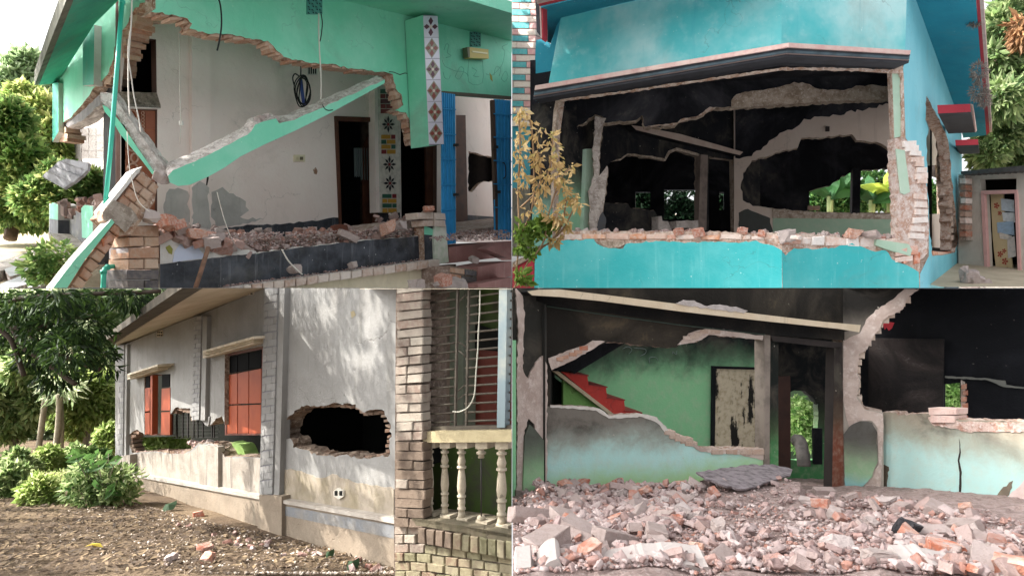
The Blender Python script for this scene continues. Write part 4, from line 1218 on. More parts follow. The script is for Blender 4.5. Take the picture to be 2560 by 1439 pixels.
def build_turquoise_house():
    set_quad(1, 1)
    A = vpl(1340, 16.0, 1953, 13.0); B = vpl(1953, 13.0, 2257, 13.6); S = vpl(2257, 13.6, 2410, 24.0)
    teal = plaster('turquoise_paint', '33b2b6', '6cc8c9', .6, .7, .4, '8fd6d6', .6, 'e2f2f0', .5, .2, .35)
    tealu = plaster('faded_turquoise', '4db3b8', 'acd0d0', .95, .45, .4, '3b9fb0', .3, 'dceeed', .55, .2)
    tealside = plaster('blue_side_paint', '6cbccb', '88ccd8', .5, .8, .15, '4b93ad', .35, '51403a', .6, .2)
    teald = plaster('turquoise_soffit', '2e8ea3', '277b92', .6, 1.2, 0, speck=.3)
    brk = rough_break('pale_break', 'cdb9ab', 'a98672', 'e0d6cf', 6)
    brkb = rough_break('beige_break', 'b7a596', '93806f', 'cdbfb2', 5, .9)
    soot = sootmat('soot_wall', '18181d', '434247', '645d58', .6, .9, .5)
    sootg = plain('soot_wall_grey', '34333a', .85, var=.6, c2='23222a', sc=1.8, bump=.3)
    red = plaster('red_paint', 'b23a45', 'a03040', .4, 2, .1, speck=.2)
    cream = plaster('cream_pink_edge', 'cfb7ae', 'c08a88', .6, 5, .2)
    slate = plain('slate_band', '5a6c76', .7, var=.6, c2='3a4147', sc=3)
    slated = plain('slate_band_dark', '3b3c42', .8, var=.6, c2='2a2a2e', sc=3)
    greenp = plaster('pale_green_paint', 'a9c4ae', 'c3d2c2', .5, 2, .2, '7f9a84', .3)
    beige = plaster('beige_plaster', 'd0bcae', 'dccbbf', .5, 1.4, .25, '8d7a6e', .3, '4e403a')
    bw = brickmat('white_dust_brick', ['e0d2ca', 'd8b8a8', 'e6ded8', 'c9a18c', 'dccbc2'], 'ece6e1', .55)
    bo = brickmat('orange_break_brick', ['c97a4f', 'd59a77', 'e0c7b8', 'c06a44', 'dccabf'], 'e6d9d0', .45)
    H = thing('turquoise_house', 'turquoise house with a burnt out black room behind its broken front', 'house', A.pt(1800, 719))
    P_ = lambda *a, **k: slab(*a, parent=H, **k)

    # ---- upper walls ----
    P_('upper_wall', A, [(1372, 207), (1402, 45), (1600, -1), (1954, -85), (1954, 130), (1372, 235)], .3, tealu)
    P_('upper_wall', B, [(1953, -85), (2267, -20), (2262, 150), (1953, 140)], .3, tealu)
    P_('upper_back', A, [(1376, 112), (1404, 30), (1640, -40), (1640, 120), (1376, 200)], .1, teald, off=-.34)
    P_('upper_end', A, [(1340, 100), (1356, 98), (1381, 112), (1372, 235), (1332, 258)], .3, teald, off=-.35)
    # roof edge at the upper left
    ra = A.off(1.3)
    so = pl3(A.pt(1402, 45), A.pt(1700, -24), ra.pt(1356, 20))
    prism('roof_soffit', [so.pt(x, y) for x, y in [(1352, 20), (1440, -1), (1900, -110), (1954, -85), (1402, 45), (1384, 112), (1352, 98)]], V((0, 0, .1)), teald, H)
    prism('roof_edge_red', [so.pt(x, y) + V((-.02, -.03, .0)) for x, y in [(1352, 18), (1445, -4), (1448, -9), (1349, 14)]], V((0, .02, .1)), red, H)
    prism('roof_edge_cream', [so.pt(x, y) + V((-.04, -.06, 0)) for x, y in [(1347, 14), (1445, -9), (1445, -25), (1343, -5)]], V((0, .02, .12)), cream, H)
    P_('roof_return', ra, [(1338, -10), (1346, -10), (1350, 90), (1342, 80)], .25, slated)
    P_('roof_return_cream', ra, [(1346, -10), (1351, -10), (1354, 96), (1350, 92)], .2, cream, off=-.02)
    P_('roof_return_red', ra, [(1351, 16), (1357, 15), (1358, 92), (1354, 99)], .2, red, off=-.04)

    # ---- projecting canopy over the opening: stepped mouldings ----
    def band(o, ya, yb, m, name):
        Ao, Bo = A.off(o), B.off(o)
        sx = min((abs(Ao.pt(x_ / 4, 150).y - Bo.pt(x_ / 4, 150).y), x_ / 4) for x_ in range(7600, 8100))[1]
        P_(name, Ao, [(1338 - ya * .15, 214 + ya), (sx, 107 + ya), (sx, 107 + yb), (1338 - yb * .15, 214 + yb)], o + .1, m)
        P_(name, Bo, [(sx, 107 + ya), (2277 - ya * .15, 126 + ya * .9), (2277 - yb * .15, 126 + yb * .9), (sx, 107 + yb)], o + .1, m)
    band(.55, 0, 11, cream, 'canopy_edge')
    band(.51, 11.3, 15, slated, 'canopy_moulding')
    band(.46, 15.3, 24, slate, 'canopy_moulding')
    band(.42, 24.3, 27, plain('moulding_pink', '9a8580', .7), 'canopy_moulding')
    band(.38, 27.3, 35, slated, 'canopy_moulding')
    # ragged white line where the wall below was knocked away
    P_('torn_edge', A, jag([(1398, 248), (1540, 230), (1700, 206), (1850, 185), (1954, 169)], 1.5, 8, 2) + [(1954, 174)] + jag([(1850, 190), (1700, 211), (1540, 235), (1402, 253)], 1.5, 8, 3), .06, brk, off=.05)
    P_('torn_edge', B, jag([(1953, 169), (2050, 169), (2160, 172), (2256, 175)], 1.5, 8, 4) + [(2258, 190), (2252, 192), (2250, 183)] + jag([(2160, 177), (2050, 174), (1953, 174)], 1.5, 8, 5), .06, brk, off=.05)
    P_('torn_edge', A, jag([(1398, 238), (1404, 250), (1392, 275), (1388, 330), (1386, 400), (1384, 520)], 1.5, 9, 6) + [(1377, 520), (1378, 400), (1380, 330), (1384, 275), (1390, 246)], .12, brkb, off=.02)
    # left strip of front wall, black above, turquoise below
    P_('front_wall_strip', A, [(1330, 262), (1398, 242), (1386, 330), (1380, 605), (1330, 620)], .3, [sooty('strip_soot', '6fa596', A.pt(1350, 560).z, A.pt(1350, 430).z, '131318', .3), brk])

    # ---- lower wall, chopped off at sill height ----
    te = jag([(1375, 603), (1440, 600), (1484, 598), (1492, 610), (1520, 619), (1556, 620), (1563, 609), (1640, 602), (1720, 607), (1780, 603), (1830, 607), (1890, 602), (1925, 612), (1955, 626)], 2, 8, 11)
    P_('lower_wall', A, te + [(1955, 760), (1335, 760), (1337, 640)], .06, [teal, brk])
    te2 = jag([(1954, 626), (1964, 638), (1985, 621), (2030, 622), (2080, 619), (2130, 609), (2160, 618), (2178, 628), (2215, 625), (2230, 648), (2252, 658), (2280, 668), (2297, 680)], 2, 8, 12)
    P_('lower_wall', B, te2 + [(2300, 760), (1954, 760)], .06, [teal, brk])
    wc = jag([(1400, 580), (1470, 576), (1560, 578), (1640, 580), (1720, 578), (1830, 580), (1900, 584), (1955, 584)], 3, 9, 13)
    P_('broken_wall_core', A, wc + [(1955, 760), (1380, 760), (1380, 603)], .5, [brk, brk], off=-.04)
    wc2 = jag([(1953, 584), (2020, 586), (2100, 590), (2160, 594), (2200, 600), (2240, 596), (2300, 640)], 3, 9, 14)
    P_('broken_wall_core', B, wc2 + [(2300, 760), (1953, 760)], .5, [brk, brk], off=-.04)
    rnd = random.Random(5)
    def sillbricks(pl, x0, x1, ytop, ybot, n):
        x = x0
        while x < x1:
            w = rnd.uniform(18, 62)
            t = (x - x0) / (x1 - x0)
            yt = ytop[0] + (ytop[1] - ytop[0]) * t; yb = ybot[0] + (ybot[1] - ybot[0]) * t
            m = bo if rnd.random() < .3 else bw
            pbrick(pl, [(x + 1, yt + rnd.uniform(-2, 3)), (x + w - 1, yt + rnd.uniform(-2, 3)), (x + w - 1, yb - 2), (x + 1, yb - 2)], .4, m, H, rnd.uniform(-.03, .0), .012, bev=.02)
            x += w
    sillbricks(A, 1410, 1950, (583, 588), (600, 600), 12)
    sillbricks(B, 1960, 2225, (588, 598), (612, 622), 8)
    P_('brick_socket', A, jag([(1486, 602), (1560, 602), (1562, 610), (1548, 619), (1520, 619)], 1, 6, 7, True), .1, brkb, off=.01)
    for k in range(120):
        x = rnd.uniform(1400, 2235)
        pl = A if x < 1953 else B
        y = 577 + (x - 1400) / 835 * 15 + rnd.uniform(-3, 5)
        place('brick', (CHP + CH)[k % 16], pl.pt(x, y, -.15 - rnd.random() * .3), (rnd.uniform(0, 6), .2, rnd.uniform(0, 6)), rnd.uniform(.3, .8), H)
    for x, y, m_, s_ in [(1695, 579, CHR[0], 1.0), (1745, 581, CHR[1], 1.3), (1855, 579, CHR[2], 1.0), (1965, 590, CHP[0], 1.6), (2130, 584, CHR[3], 1.4), (2170, 588, CHG[0], 1.2), (1905, 585, CHR[4], .9)]:
        place('brick', m_, (A if x < 1953 else B).pt(x, y, -.05), (.2, .1, x), s_, H)
    for x, y, w, h in [(2282, 628, 30, 22), (2255, 632, 26, 14), (2262, 650, 40, 12), (2270, 648, 18, 18), (2296, 645, 14, 26)]:
        pbrick(B, [(x - w / 2, y - h / 2), (x + w / 2, y - h / 2 - 4), (x + w / 2, y + h / 2 - 3), (x - w / 2, y + h / 2)], .35, bo if w < 35 else bw, H, .03, .02, bev=.02)
    P_('green_plaster_slab', B, [(2192, 598), (2272, 610), (2280, 624), (2276, 640), (2215, 622), (2190, 612)], .15, greenp, off=.03)

    # ---- corner pier at the right of the opening ----
    P_('corner_pier', B, [(2230, 180), (2252, 180), (2258, 340), (2236, 345)], .06, [greenp, brk], off=.0)
    P_('pier_edge', B, jag([(2252, 176), (2259, 182), (2262, 345), (2255, 345)], 1.2, 9, 3, True), .2, brk, off=.03)
    rb = rough_break('pink_white_break', 'dccbc3', 'bf9a88', 'e9dfd9', 7, 1.0)
    P_('broken_pier', B, jag([(2236, 345), (2262, 342), (2278, 362), (2300, 400), (2312, 440), (2319, 500), (2321, 575), (2318, 630), (2300, 650), (2243, 605), (2245, 500), (2238, 440)], 2.5, 9, 5, True), .2, rb, off=-.02)
    P_('pier_paint', B, [(2240, 372), (2262, 376), (2275, 480), (2262, 486), (2252, 482)], .02, greenp, off=.01)
    edge_bricks_on(B, [(2272, 352), (2292, 385), (2304, 420), (2310, 460)], 30, 13, .3, bw, 8, H, .04, 5)
    edge_bricks_on(B, [(2300, 480), (2306, 520), (2300, 560), (2290, 600)], 34, 14, .3, bw, 6, H, .02, 6)

    # ---- side wall ----
    hole = jag([(2316, 240), (2330, 268), (2348, 300), (2372, 352), (2380, 450), (2395, 600), (2388, 632), (2331, 640), (2323, 560), (2318, 470), (2317, 345), (2323, 322), (2313, 300)], 1.5, 10, 9, True)
    P_('side_wall', S, [(2262, 150), (2266, -30), (2290, 0), (2385, 262), (2404, 330), (2408, 760), (2296, 760), (2297, 690), (2322, 640), (2322, 500), (2312, 440), (2296, 392), (2264, 345), (2258, 170)], .3, [tealside, brk], holes=[hole])
    P_('side_plinth', S, [(2340, 760), (2408, 648), (2408, 760)], .05, plain('plinth_grey', '4c6a7c', .7, var=.4), off=.05)
    Si = S.back(.9)
    P_('inner_wall', Si, [(2310, 230), (2400, 230), (2400, 660), (2310, 660)], .1, [plaster('inner_beige', 'dccdc2', 'cbbaae', .5, 1.4, .2), brkb], holes=[[(2318, 414), (2344, 412), (2348, 445), (2350, 534), (2318, 536)]])
    P_('inner_lintel', Si, [(2316, 410), (2345, 410), (2349, 445), (2336, 440), (2316, 444)], .1, soot, off=-.3)
    jb = P_('window_jamb', S, jag([(2368, 330), (2382, 345), (2388, 420), (2399, 600), (2396, 628), (2378, 624), (2370, 430)], 2, 9, 4, True), .3, brk, off=-.12)
    edge_bricks_on(S, [(2370, 320), (2378, 360), (2382, 430), (2388, 520), (2392, 600)], 15, 13, .2, brickmat('jamb_brick', ['b9a596', 'c9b5a6', 'a68c7c'], 'c9bbb0', .5), 18, H, -.06, 8)
    edge_bricks_on(S, [(2336, 634), (2360, 638), (2388, 632)], 26, 12, .4, bo, 4, H, -.1, 9)

    # ---- roof overhang at the right ----
    oe = S.pt(2290, 0).y
    Rr = pl3(S.pt(2290, 0), S.pt(2385, 262), at(2442, 0, oe - .6))
    prism('eave', [Rr.pt(x, y) for x, y in [(2262, -70), (2290, 0), (2385, 262), (2408, 345), (2466, 338), (2440, 0), (2430, -70)]], V((0, 0, .1)), [teald, red], H)
    prism('eave_edge', [Rr.pt(x, y) for x, y in [(2438, -40), (2446, -40), (2474, 330), (2466, 338)]], V((.0, 0, .25)), [red, red], H)
    prism('eave_edge_cream', [Rr.pt(x, y) for x, y in [(2446, -40), (2456, -40), (2480, 330), (2474, 332)]], V((.0, 0, .22)), [cream, cream], H)
    web = leafmat('dry_nest', ['8d8078', '6f655e', 'a89c92', '5c534d'], .2)
    for x, y, r in [(2437, 45, 14), (2446, 178, 17), (2446, 228, 18), (2462, 245, 14)]:
        nst = thing('dry_nest', 'grey clump of dry grass caught on the red roof edge at %s' % {45: 'its top', 178: 'mid height', 228: 'its lower third', 245: 'its lower end'}[y], 'nest', at(x, y, 15.5), 'dry clumps on the roof edge')
        leaves('tuft', [(at(x, y, 15.5), V((r * .0085, .12, r * .012)), 1)], 260, .12, web, nst, int(y), 6, .4)
    # red sun shades
    for f4, bk, lab in [([(2343, 263), (2425, 260), (2427, 280), (2345, 284)], (2438, 331, 19.5), 'a'), ([(2388, 350), (2445, 348), (2446, 362), (2389, 364)], (2449, 384, 23), 'b')]:
        Y0 = 16.0 if lab == 'a' else 20.0
        f = [at(x, y, Y0) for x, y in f4]
        e = at(*bk) - f[2]
        prism('sun_shade', f, e, [red, slated], H)
        if lab == 'a': prism('sun_shade_side', [at(2425, 260, Y0 - .01), at(2430, 262, Y0), at(2440, 326, 19.4), at(2437, 331, 19.4)], V((.03, 0, 0)), cream, H)

    # ---- the burnt room ----
    I0 = vpl(1470, 16.6, 2240, 15.6)
    up = jag([(1386, 352), (1488, 288), (1506, 292), (1512, 306), (1560, 303), (1590, 299), (1606, 288), (1611, 317), (1650, 316), (1690, 312), (1700, 300), (1745, 290), (1765, 283), (1776, 268), (1800, 268), (1830, 266), (1920, 262), (2050, 252), (2242, 245)], 2, 9, 21)
    P_('burnt_wall', I0, up + [(2242, 120), (1960, 110), (1376, 215)], .35, [soot, brkb])
    P_('bare_lintel', I0, jag([(1829, 258), (1834, 240), (1870, 228), (1930, 222), (1985, 206), (2015, 208), (2048, 223), (2110, 226), (2140, 215), (2180, 213), (2234, 220)], 2, 9, 22) + [(2234, 246)] + jag([(2050, 254), (1920, 264), (1829, 269)], 2, 9, 23), .08, brkb, off=.05)
    for x, y in ((2225, 240), (1985, 258)):
        pass
    P_('plaster_strip', I0, jag([(1609, 318), (1700, 305), (1764, 284), (1790, 270), (1775, 268), (1758, 280), (1744, 292), (1700, 298), (1690, 312), (1650, 314)], 1.5, 9, 24, True), .1, brk, off=.03)
    # left pier of the partition
    P_('broken_pier', I0, jag([(1488, 290), (1514, 295), (1503, 330), (1500, 372), (1497, 440), (1520, 416), (1512, 500), (1506, 530), (1490, 580), (1474, 580), (1472, 480), (1484, 440), (1482, 372), (1486, 330)], 2, 9, 25, True), .4, [rough_break('pier_grey', 'b9aca4', '93867e', 'cfc4bc', 5), brkb], off=.02)
    P_('burnt_panel', I0, jag([(1489, 580), (1500, 540), (1508, 528), (1515, 545), (1514, 580)], 1.5, 8, 3, True), .05, plain('soot_patch', '46464a', .8, var=.5), off=.05)
    C = vpl(1378, 15.9, 1486, 17.2)
    P_('side_room_wall', C, [(1376, 215), (1488, 250), (1484, 600), (1376, 600)], .2, sooty('green_soot', '8fbf9c', C.pt(1430, 520).z, C.pt(1430, 400).z, '101016', .35, .7))
    P_('room_post', C, [(1466, 372), (1484, 372), (1480, 600), (1458, 600)], .12, greenp, off=.12)
    # partition with the second hole
    I1 = vpl(1470, 18.0, 1880, 21.0)
    hl = jag([(1508, 432), (1526, 406), (1552, 398), (1570, 386), (1620, 392), (1662, 399), (1672, 380), (1692, 372), (1720, 380), (1748, 390), (1750, 566), (1665, 556), (1645, 545), (1636, 526), (1600, 522), (1574, 520), (1570, 510), (1512, 506)], 2, 9, 26, True)
    dw = [(1772, 392), (1836, 400), (1840, 620), (1772, 620)]
    P_('partition', I1, [(1470, 150), (1900, 150), (1900, 640), (1470, 640)], .22, [sooty('part_soot', '6a6a64', I1.pt(1600, 640).z, I1.pt(1600, 555).z, '1b1b20', .35, .7), brkb], holes=[hl, dw])
    P_('hole_rim', I1, jag([(1526, 404), (1552, 396), (1570, 383), (1620, 389), (1662, 396), (1672, 377), (1692, 368), (1722, 377), (1750, 386), (1750, 391), (1720, 383), (1692, 376), (1674, 384), (1664, 402), (1620, 394), (1570, 388), (1552, 400)], 1, 8, 27, True), .1, brkb, off=.02)
    bp = prism('shelf_beam', [I1.pt(x, y, .45) for x, y in [(1578, 313), (1600, 316), (1700, 335), (1858, 380), (1850, 388), (1690, 350), (1590, 325)]], V((-.1, .5, .06)), [plaster('beam_pale', 'b79f92', 'cdbcb0', .5, 3), soot], H)
    P_('door_post', I1, [(1752, 386), (1770, 388), (1766, 575), (1746, 575)], .2, plain('charred_post', '8d7d74', .8, var=.6, c2='5d4f48', sc=4), off=.1)
    # partition on the right with the big hole
    I2 = vpl(1850, 20.4, 2240, 19.0)
    h2 = jag([(1859, 432), (1880, 402), (1940, 381), (1994, 370), (2004, 346), (2060, 342), (2130, 335), (2142, 350), (2200, 356), (2234, 380), (2238, 536), (2060, 532), (1932, 522), (1882, 515), (1858, 500), (1852, 470)], 2, 9, 28, True)
    P_('rear_wall', I2, [(1835, 150), (2300, 150), (2300, 640), (1835, 640)], .25, [beige, brkb], holes=[h2])
    sc = jag([(1838, 395), (1870, 392), (1900, 372), (1950, 335), (1990, 318), (2010, 298), (2100, 285), (2235, 258)], 4, 9, 29)
    P_('soot_stain', I2, sc + [(2300, 240), (2300, 150), (1838, 150)], .01, soot, off=.012)
    P_('burnt_dado', I2, jag([(1846, 530), (1862, 522), (1880, 526), (1925, 545), (1935, 600), (1846, 600)], 2, 9, 2, True), .01, plain('dado_grey', '4d4f4c', .8, var=.4), off=.012)
    P_('green_dado', I2, [(1932, 545), (2240, 548), (2240, 620), (1932, 620)], .01, sooty('dado_green', '9fb79f', I2.pt(2000, 640).z + 9, I2.pt(2000, 640).z + 10, '333333', .2), off=.012)
    P_('wall_hook', I2, [(2064, 316), (2074, 316), (2074, 328), (2064, 328)], .06, plain('hook_dark', '3a2f2c', .6), off=.06)
    rb2 = P_('lower_sill', I2, jag([(1930, 520), (2000, 527), (2060, 531), (2238, 536)], 2, 9, 5) + [(2238, 548), (1930, 545)], .3, brkb, off=.02)
    # far dark room with openings to the garden
    J = vpl(1850, 25.0, 2300, 23.5)
    h3 = jag([(2023, 478), (2075, 464), (2105, 442), (2128, 430), (2170, 424), (2300, 416)], 2, 9, 31) + [(2300, 534), (2125, 534), (2023, 532)]
    P_('far_wall', J, [(1380, 150), (2330, 150), (2330, 660), (1380, 660)], .25, soot, holes=[h3, rect(1588, 480, 1626, 520), rect(1660, 474, 1746, 548), rect(1798, 480, 1810, 525)])
    P_('far_sill', J, [(2010, 530), (2310, 532), (2310, 560), (2010, 556)], .3, brkb, off=.1)
    for x in (2026, 2042):
        pbrick(J, rect(x - 7, 514, x + 8, 524), .25, bo, H, .12, .01)
    P_('garden_post', J, [(2132, 420), (2152, 420), (2150, 536), (2130, 536)], .3, soot, off=.3)
    P_('fallen_block', I1, jag([(1690, 552), (1745, 550), (1746, 570), (1692, 570)], 1, 9, 5, True), .3, rough_break('white_block', 'cfc2bb', 'b3a59c', 'ddd3cc'), off=.35)
    P_('fallen_block', I1, jag([(1646, 540), (1655, 540), (1656, 552), (1670, 553), (1680, 575), (1646, 575)], 1, 9, 6, True), .3, rough_break('white_block', 'cfc2bb'), off=.3)
    # black ceiling, floor and sides that keep the daylight out
    cl = [A.pt(1335, 225), A.pt(1953, 130), B.pt(2262, 150), S.pt(2395, 300), J.pt(2330, 300), J.pt(1380, 300)]
    prism('burnt_ceiling', [V((p.x, p.y + .3, p.z + .2)) for p in cl], V((0, 0, .3)), soot, H)
    prism('room_floor', [V((p.x, p.y + .3, A.pt(1800, 700).z + (p.y - 13) * .13)) for p in cl], V((0, 0, -.2)), plain('sooty_floor', '3d3633', .95, var=.5, c2='5a4f4a'), H)
    slab('room_end', vpl(1345, 16.4, 1381, 25), [(1345, 150), (1381, 150), (1381, 660), (1345, 660)], .2, soot, H)

    # ---- left side beyond the front ----
    Dl = vpl(1280, 17.5, 1345, 16.6)
    lh = thing('brick_tower', 'white pink and turquoise brick tower at the left edge of the turquoise house', 'tower', Dl.pt(1310, 640))
    slab('mortar', Dl, [(1280, -20), (1343, -20), (1333, 310), (1280, 310)], .4, plain('tower_mortar', 'b39c96', .9, var=.4), lh, off=-.02)
    bt = brickmat('tower_turquoise', ['4fa3aa', '5fb0b4', '4796a2'], '8fc3c4', .3)
    bc = brickmat('tower_cream', ['d9ccc0', 'e2d3c8', 'd4bcb4'], 'e6ddd4', .4)
    bpk = brickmat('tower_pink', ['d5a2a2', 'cf9594', 'dcb4b0'], 'e0c8c2', .4)
    y = -10; j = 0
    while y < 300:
        xr = 1341 - (y + 10) / 310 * 9
        if j % 2 == 0:
            c = 1326 - y * .075
            pbrick(Dl, [(1268, y + 1), (c, y + 2), (c, y + 15.5), (1268, y + 14.5)], .2, bt, lh, .01, 0, bev=.01)
            pbrick(Dl, [(c + 1.5, y + 2), (xr, y + 2.5), (xr, y + 16), (c + 1.5, y + 15.5)], .2, bpk, lh, .01, 0, bev=.01)
        else:
            c = 1299 - y * .08
            if c > 1283: pbrick(Dl, [(1268, y + 1), (c, y + 2), (c, y + 15.5), (1268, y + 14.5)], .2, bpk if j % 4 == 1 else bc, lh, .01, 0, bev=.01)
            pbrick(Dl, [(max(c + 1.5, 1268), y + 2), (xr, y + 2.5), (xr, y + 16), (max(c + 1.5, 1268), y + 15.5)], .2, bc, lh, .01, 0, bev=.01)
        y += 16.3; j += 1
    slab('tower_foot', Dl, [(1280, 306), (1345, 306), (1345, 470), (1280, 470)], .3, plaster('tower_teal', '3f8fa0', '56a3ae', .5, 2, .3), lh, off=-.05)
    slab('tower_base', Dl, [(1280, 470), (1345, 470), (1345, 640), (1280, 640)], .3, sooty('base_soot', '6f6a60', 0, 20, '3a3836', .4), lh, off=-.05)
    slab('red_base', A, [(1281, 662), (1334, 640), (1334, 760), (1281, 760)], .3, red, lh, off=.02)
    prism('base_cap', [A.pt(x, y, .1) for x, y in [(1281, 655), (1330, 632), (1336, 640), (1281, 668)]], -A.n * .4, brkb, lh)

    # ---- outbuilding at the right ----
    O = vpl(2395, 22.0, 2560, 20.0)
    ob = thing('outbuilding', 'small grey cement outbuilding with a pink framed doorway at the right edge', 'outbuilding', O.pt(2480, 700))
    cem = plaster('outbuilding_cement', 'cbc3b9', 'b3a99e', .6, 1.2, .25, '9a9085')
    slab('wall', O, [(2396, 436), (2600, 424), (2600, 760), (2396, 720)], .25, cem, ob, holes=[[(2450, 448), (2541, 446), (2541, 474), (2452, 476)], [(2460, 484), (2538, 482), (2546, 694), (2470, 694)]])
    cor = []
    for i in range(27):
        x = 2402 + i * 7.4; d = 2.2 if i % 2 else -1.5
        cor.append((x, 436 - (x - 2402) * .06 + d))
    prism('tin_roof', [O.pt(x, y, .5) for x, y in cor + [(2600, 414), (2600, 410), (2402, 428)]], -O.n * 3, plain('tin_roof', '4f4d4c', .6, var=.5, c2='2f2d2c'), ob)
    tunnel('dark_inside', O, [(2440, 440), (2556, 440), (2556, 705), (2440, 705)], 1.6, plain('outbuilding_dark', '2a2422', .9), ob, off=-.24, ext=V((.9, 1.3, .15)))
    pk = plain('pink_frame', 'd8a9a4', .6, var=.3, c2='c08a86')
    for q in ([(2452, 477), (2541, 474), (2541, 483), (2452, 486)], [(2452, 484), (2460, 484), (2471, 700), (2462, 700)], [(2536, 482), (2543, 482), (2552, 700), (2545, 700)]):
        slab('door_frame', O, q, .12, pk, ob, off=.06)
    dl = slab('door_leaf', O.back(.3), [(2476, 485), (2508, 485), (2513, 570), (2522, 600), (2534, 694), (2492, 692), (2482, 600)], .05, plaster('printed_door', 'c6b48f', 'b5a27c', .5, 3, .2), ob)
    fr = plain('print_red', '9a3b30', .6)
    for x, y, r in [(2491, 514, 8), (2499, 533, 6), (2500, 635, 8), (2510, 627, 6), (2512, 653, 9), (2517, 675, 8)]:
        for k in range(5):
            t = 2 * math.pi * k / 5
            slab('printed_petal', O.back(.3), [(x, y), (x + r * math.cos(t - .4) * .7, y + r * math.sin(t - .4) * .9), (x + r * math.cos(t), y + r * math.sin(t)), (x + r * math.cos(t + .4) * .7, y + r * math.sin(t + .4) * .9)], .006, fr, dl, off=.008)
    for q, c in (([(2502, 496), (2535, 500), (2536, 530), (2504, 526)], 'c3cdd6'), ([(2505, 530), (2536, 532), (2538, 556), (2508, 552)], 'd9dde0'), ([(2492, 556), (2534, 552), (2536, 588), (2494, 582)], '9db7cf'), ([(2518, 596), (2536, 590), (2540, 640), (2520, 646)], 'cfc7c2'), ([(2498, 580), (2530, 590), (2528, 600), (2500, 596)], 'd8cfc4')):
        slab('pasted_paper', O.back(.28), q, .006, plain('paper_' + c, c, .7, var=.4, c2='7f8a94', sc=8), ob)
    slab('brick_edge', O, [(2396, 440), (2412, 436), (2416, 600), (2398, 600)], .4, rough_break('col_mortar', 'a89a90', '8a7a6e'), ob, off=.3)
    for k in range(9):
        pbrick(O, rect(2399 + (k % 2) * 1.5, 446 + k * 16.5, 2414, 459 + k * 16.5), .3, brickmat('rb', ['a5624a', 'b5806a', '9c6f5c', 'c0a898'], 'b9a89c', .5) if k % 3 else bw, ob, .36, .01)
    gp = Pl(V((0, 0, -2.35)), V((0, -.145, 1)))
    gm = plaster('sandy_ground2', 'b8aa94', '9d917c', .7, 1.5, 0, bump=.5, rough=.95)
    tag(make_obj('ground', [V((x, y, -2.35 + .145 * y)) for x, y in ((11, 16.4), (60, 16.4), (60, 80), (11, 80))], [(0, 1, 2, 3)], gm), kind='structure')
    for k, (x, y, s_) in enumerate([(2428, 690, 2.2), (2445, 700, 1.6), (2420, 705, 1.8), (2465, 708, 1.3), (2410, 680, 1.2), (2436, 712, 1.2)]):
        tag(place('rubble_lump', (CHP + CHG)[k], at(x, y, 17.2), (.2, k, k * 2), s_), 'lump of masonry at the foot of the turquoise side wall', 'rubble', 'masonry lumps by the outbuilding')

    # ---- plants ----
    lm = leafmat('mango_leaf_tr', ['4a6440', '68824f', '889c68', 'a8b488', '7d9060'], .5)
    bark = plain('bark_grey', '7a6a5a', .9, var=.6, c2='4a4036', sc=5, bump=.6)
    t1 = thing('mango_tree', 'large mango tree hanging over the outbuilding at the right edge', 'tree', at(2552, 640, 26), 'trees beside the turquoise house')
    Y = 25; s_ = Y / FOC
    bl = [(at(x, y, Y + d), V((r * s_, r * s_, r * s_)), r * r) for x, y, r, d in [(2500, 60, 40, 0), (2550, 90, 55, 1), (2490, 150, 42, 0), (2540, 200, 60, 0), (2500, 250, 50, -1), (2560, 300, 60, 0), (2505, 340, 50, 0), (2550, 380, 55, 1), (2470, 385, 36, 0), (2530, 20, 40, 0), (2600, 150, 60, 0)]]
    leaves('crown', [(c_, r_ * .85, w_) for c_, r_, w_ in bl], 9500, .45, lm, t1, 61, 3.2, .5, None, .4)
    tube('trunk', smoothline([at(2552, 640, 26), at(2545, 420, 26), at(2538, 300, 25.5), at(2550, 120, 25)], 4), .25, bark, t1, 8, None)
    for b_ in bl[::2]: tube('limb', [at(2545, 330, 25.6), b_[0]], .08, bark, t1, 5)
    dv = leafmat('dead_leaf', ['7d5c40', '94714e', 'a5835e', '6f5440'], .3)
    leaves('dead_leaves', [(at(2552, 75, 24), V((.25, .25, .5)), 1)], 220, .5, dv, t1, 62, 4, 1.2)
    # unseen tree added behind the mint house to keep the sun off the turquoise front
    set_quad(-1, 1)
    sd = V((SUN_DIR.x * math.cos(SUN_EL), SUN_DIR.y * math.cos(SUN_EL), math.sin(SUN_EL)))
    st = thing('shade_tree', 'unseen tree added behind the mint house to shade the turquoise front', 'tree', (-5.5, 24.5, 1.2))
    rn = random.Random(77); big = []
    for k in range(130):
        pl = A if k % 4 else B
        x = rn.uniform(1300, 1953) if k % 4 else rn.uniform(1953, 2260)
        p = pl.pt(x, rn.uniform(-60, 719))
        t_ = (p.x + rn.uniform(3.5, 8.5)) / (-sd.x)
        q = p + sd * t_
        if q.z > .5 * q.y + .9: big.append((q, V((.95, .95, .8)), 1))
    outs = lambda v: v[:, :, 2].min(1) > .47 * v[:, :, 1].max(1)
    leaves('crown', big, 6500, .5, leafmat('tall_leaf', ['3a5430', '56703f', '748a55'], .2), st, 78, 2.4, .4, outs, .3, True)
    tube('trunk', smoothline([V((-5.5, 24.5, 1.2)), V((-5.4, 24.0, 7)), V((-5.4, 21.0, 11.5)), V((-5.4, 17, 13.5))], 5), .35, bark, st, 9)
    set_quad(1, 1)
    # dried vine in front at the left
    dvm = leafmat('dry_leaf', ['ab8f5c', 'c4ab78', 'd2bd8e', 'b59c66', 'a3a060'], .35)
    gvm = leafmat('vine_green', ['4f6a2c', '6d8a3a', '8fa552'], .4)
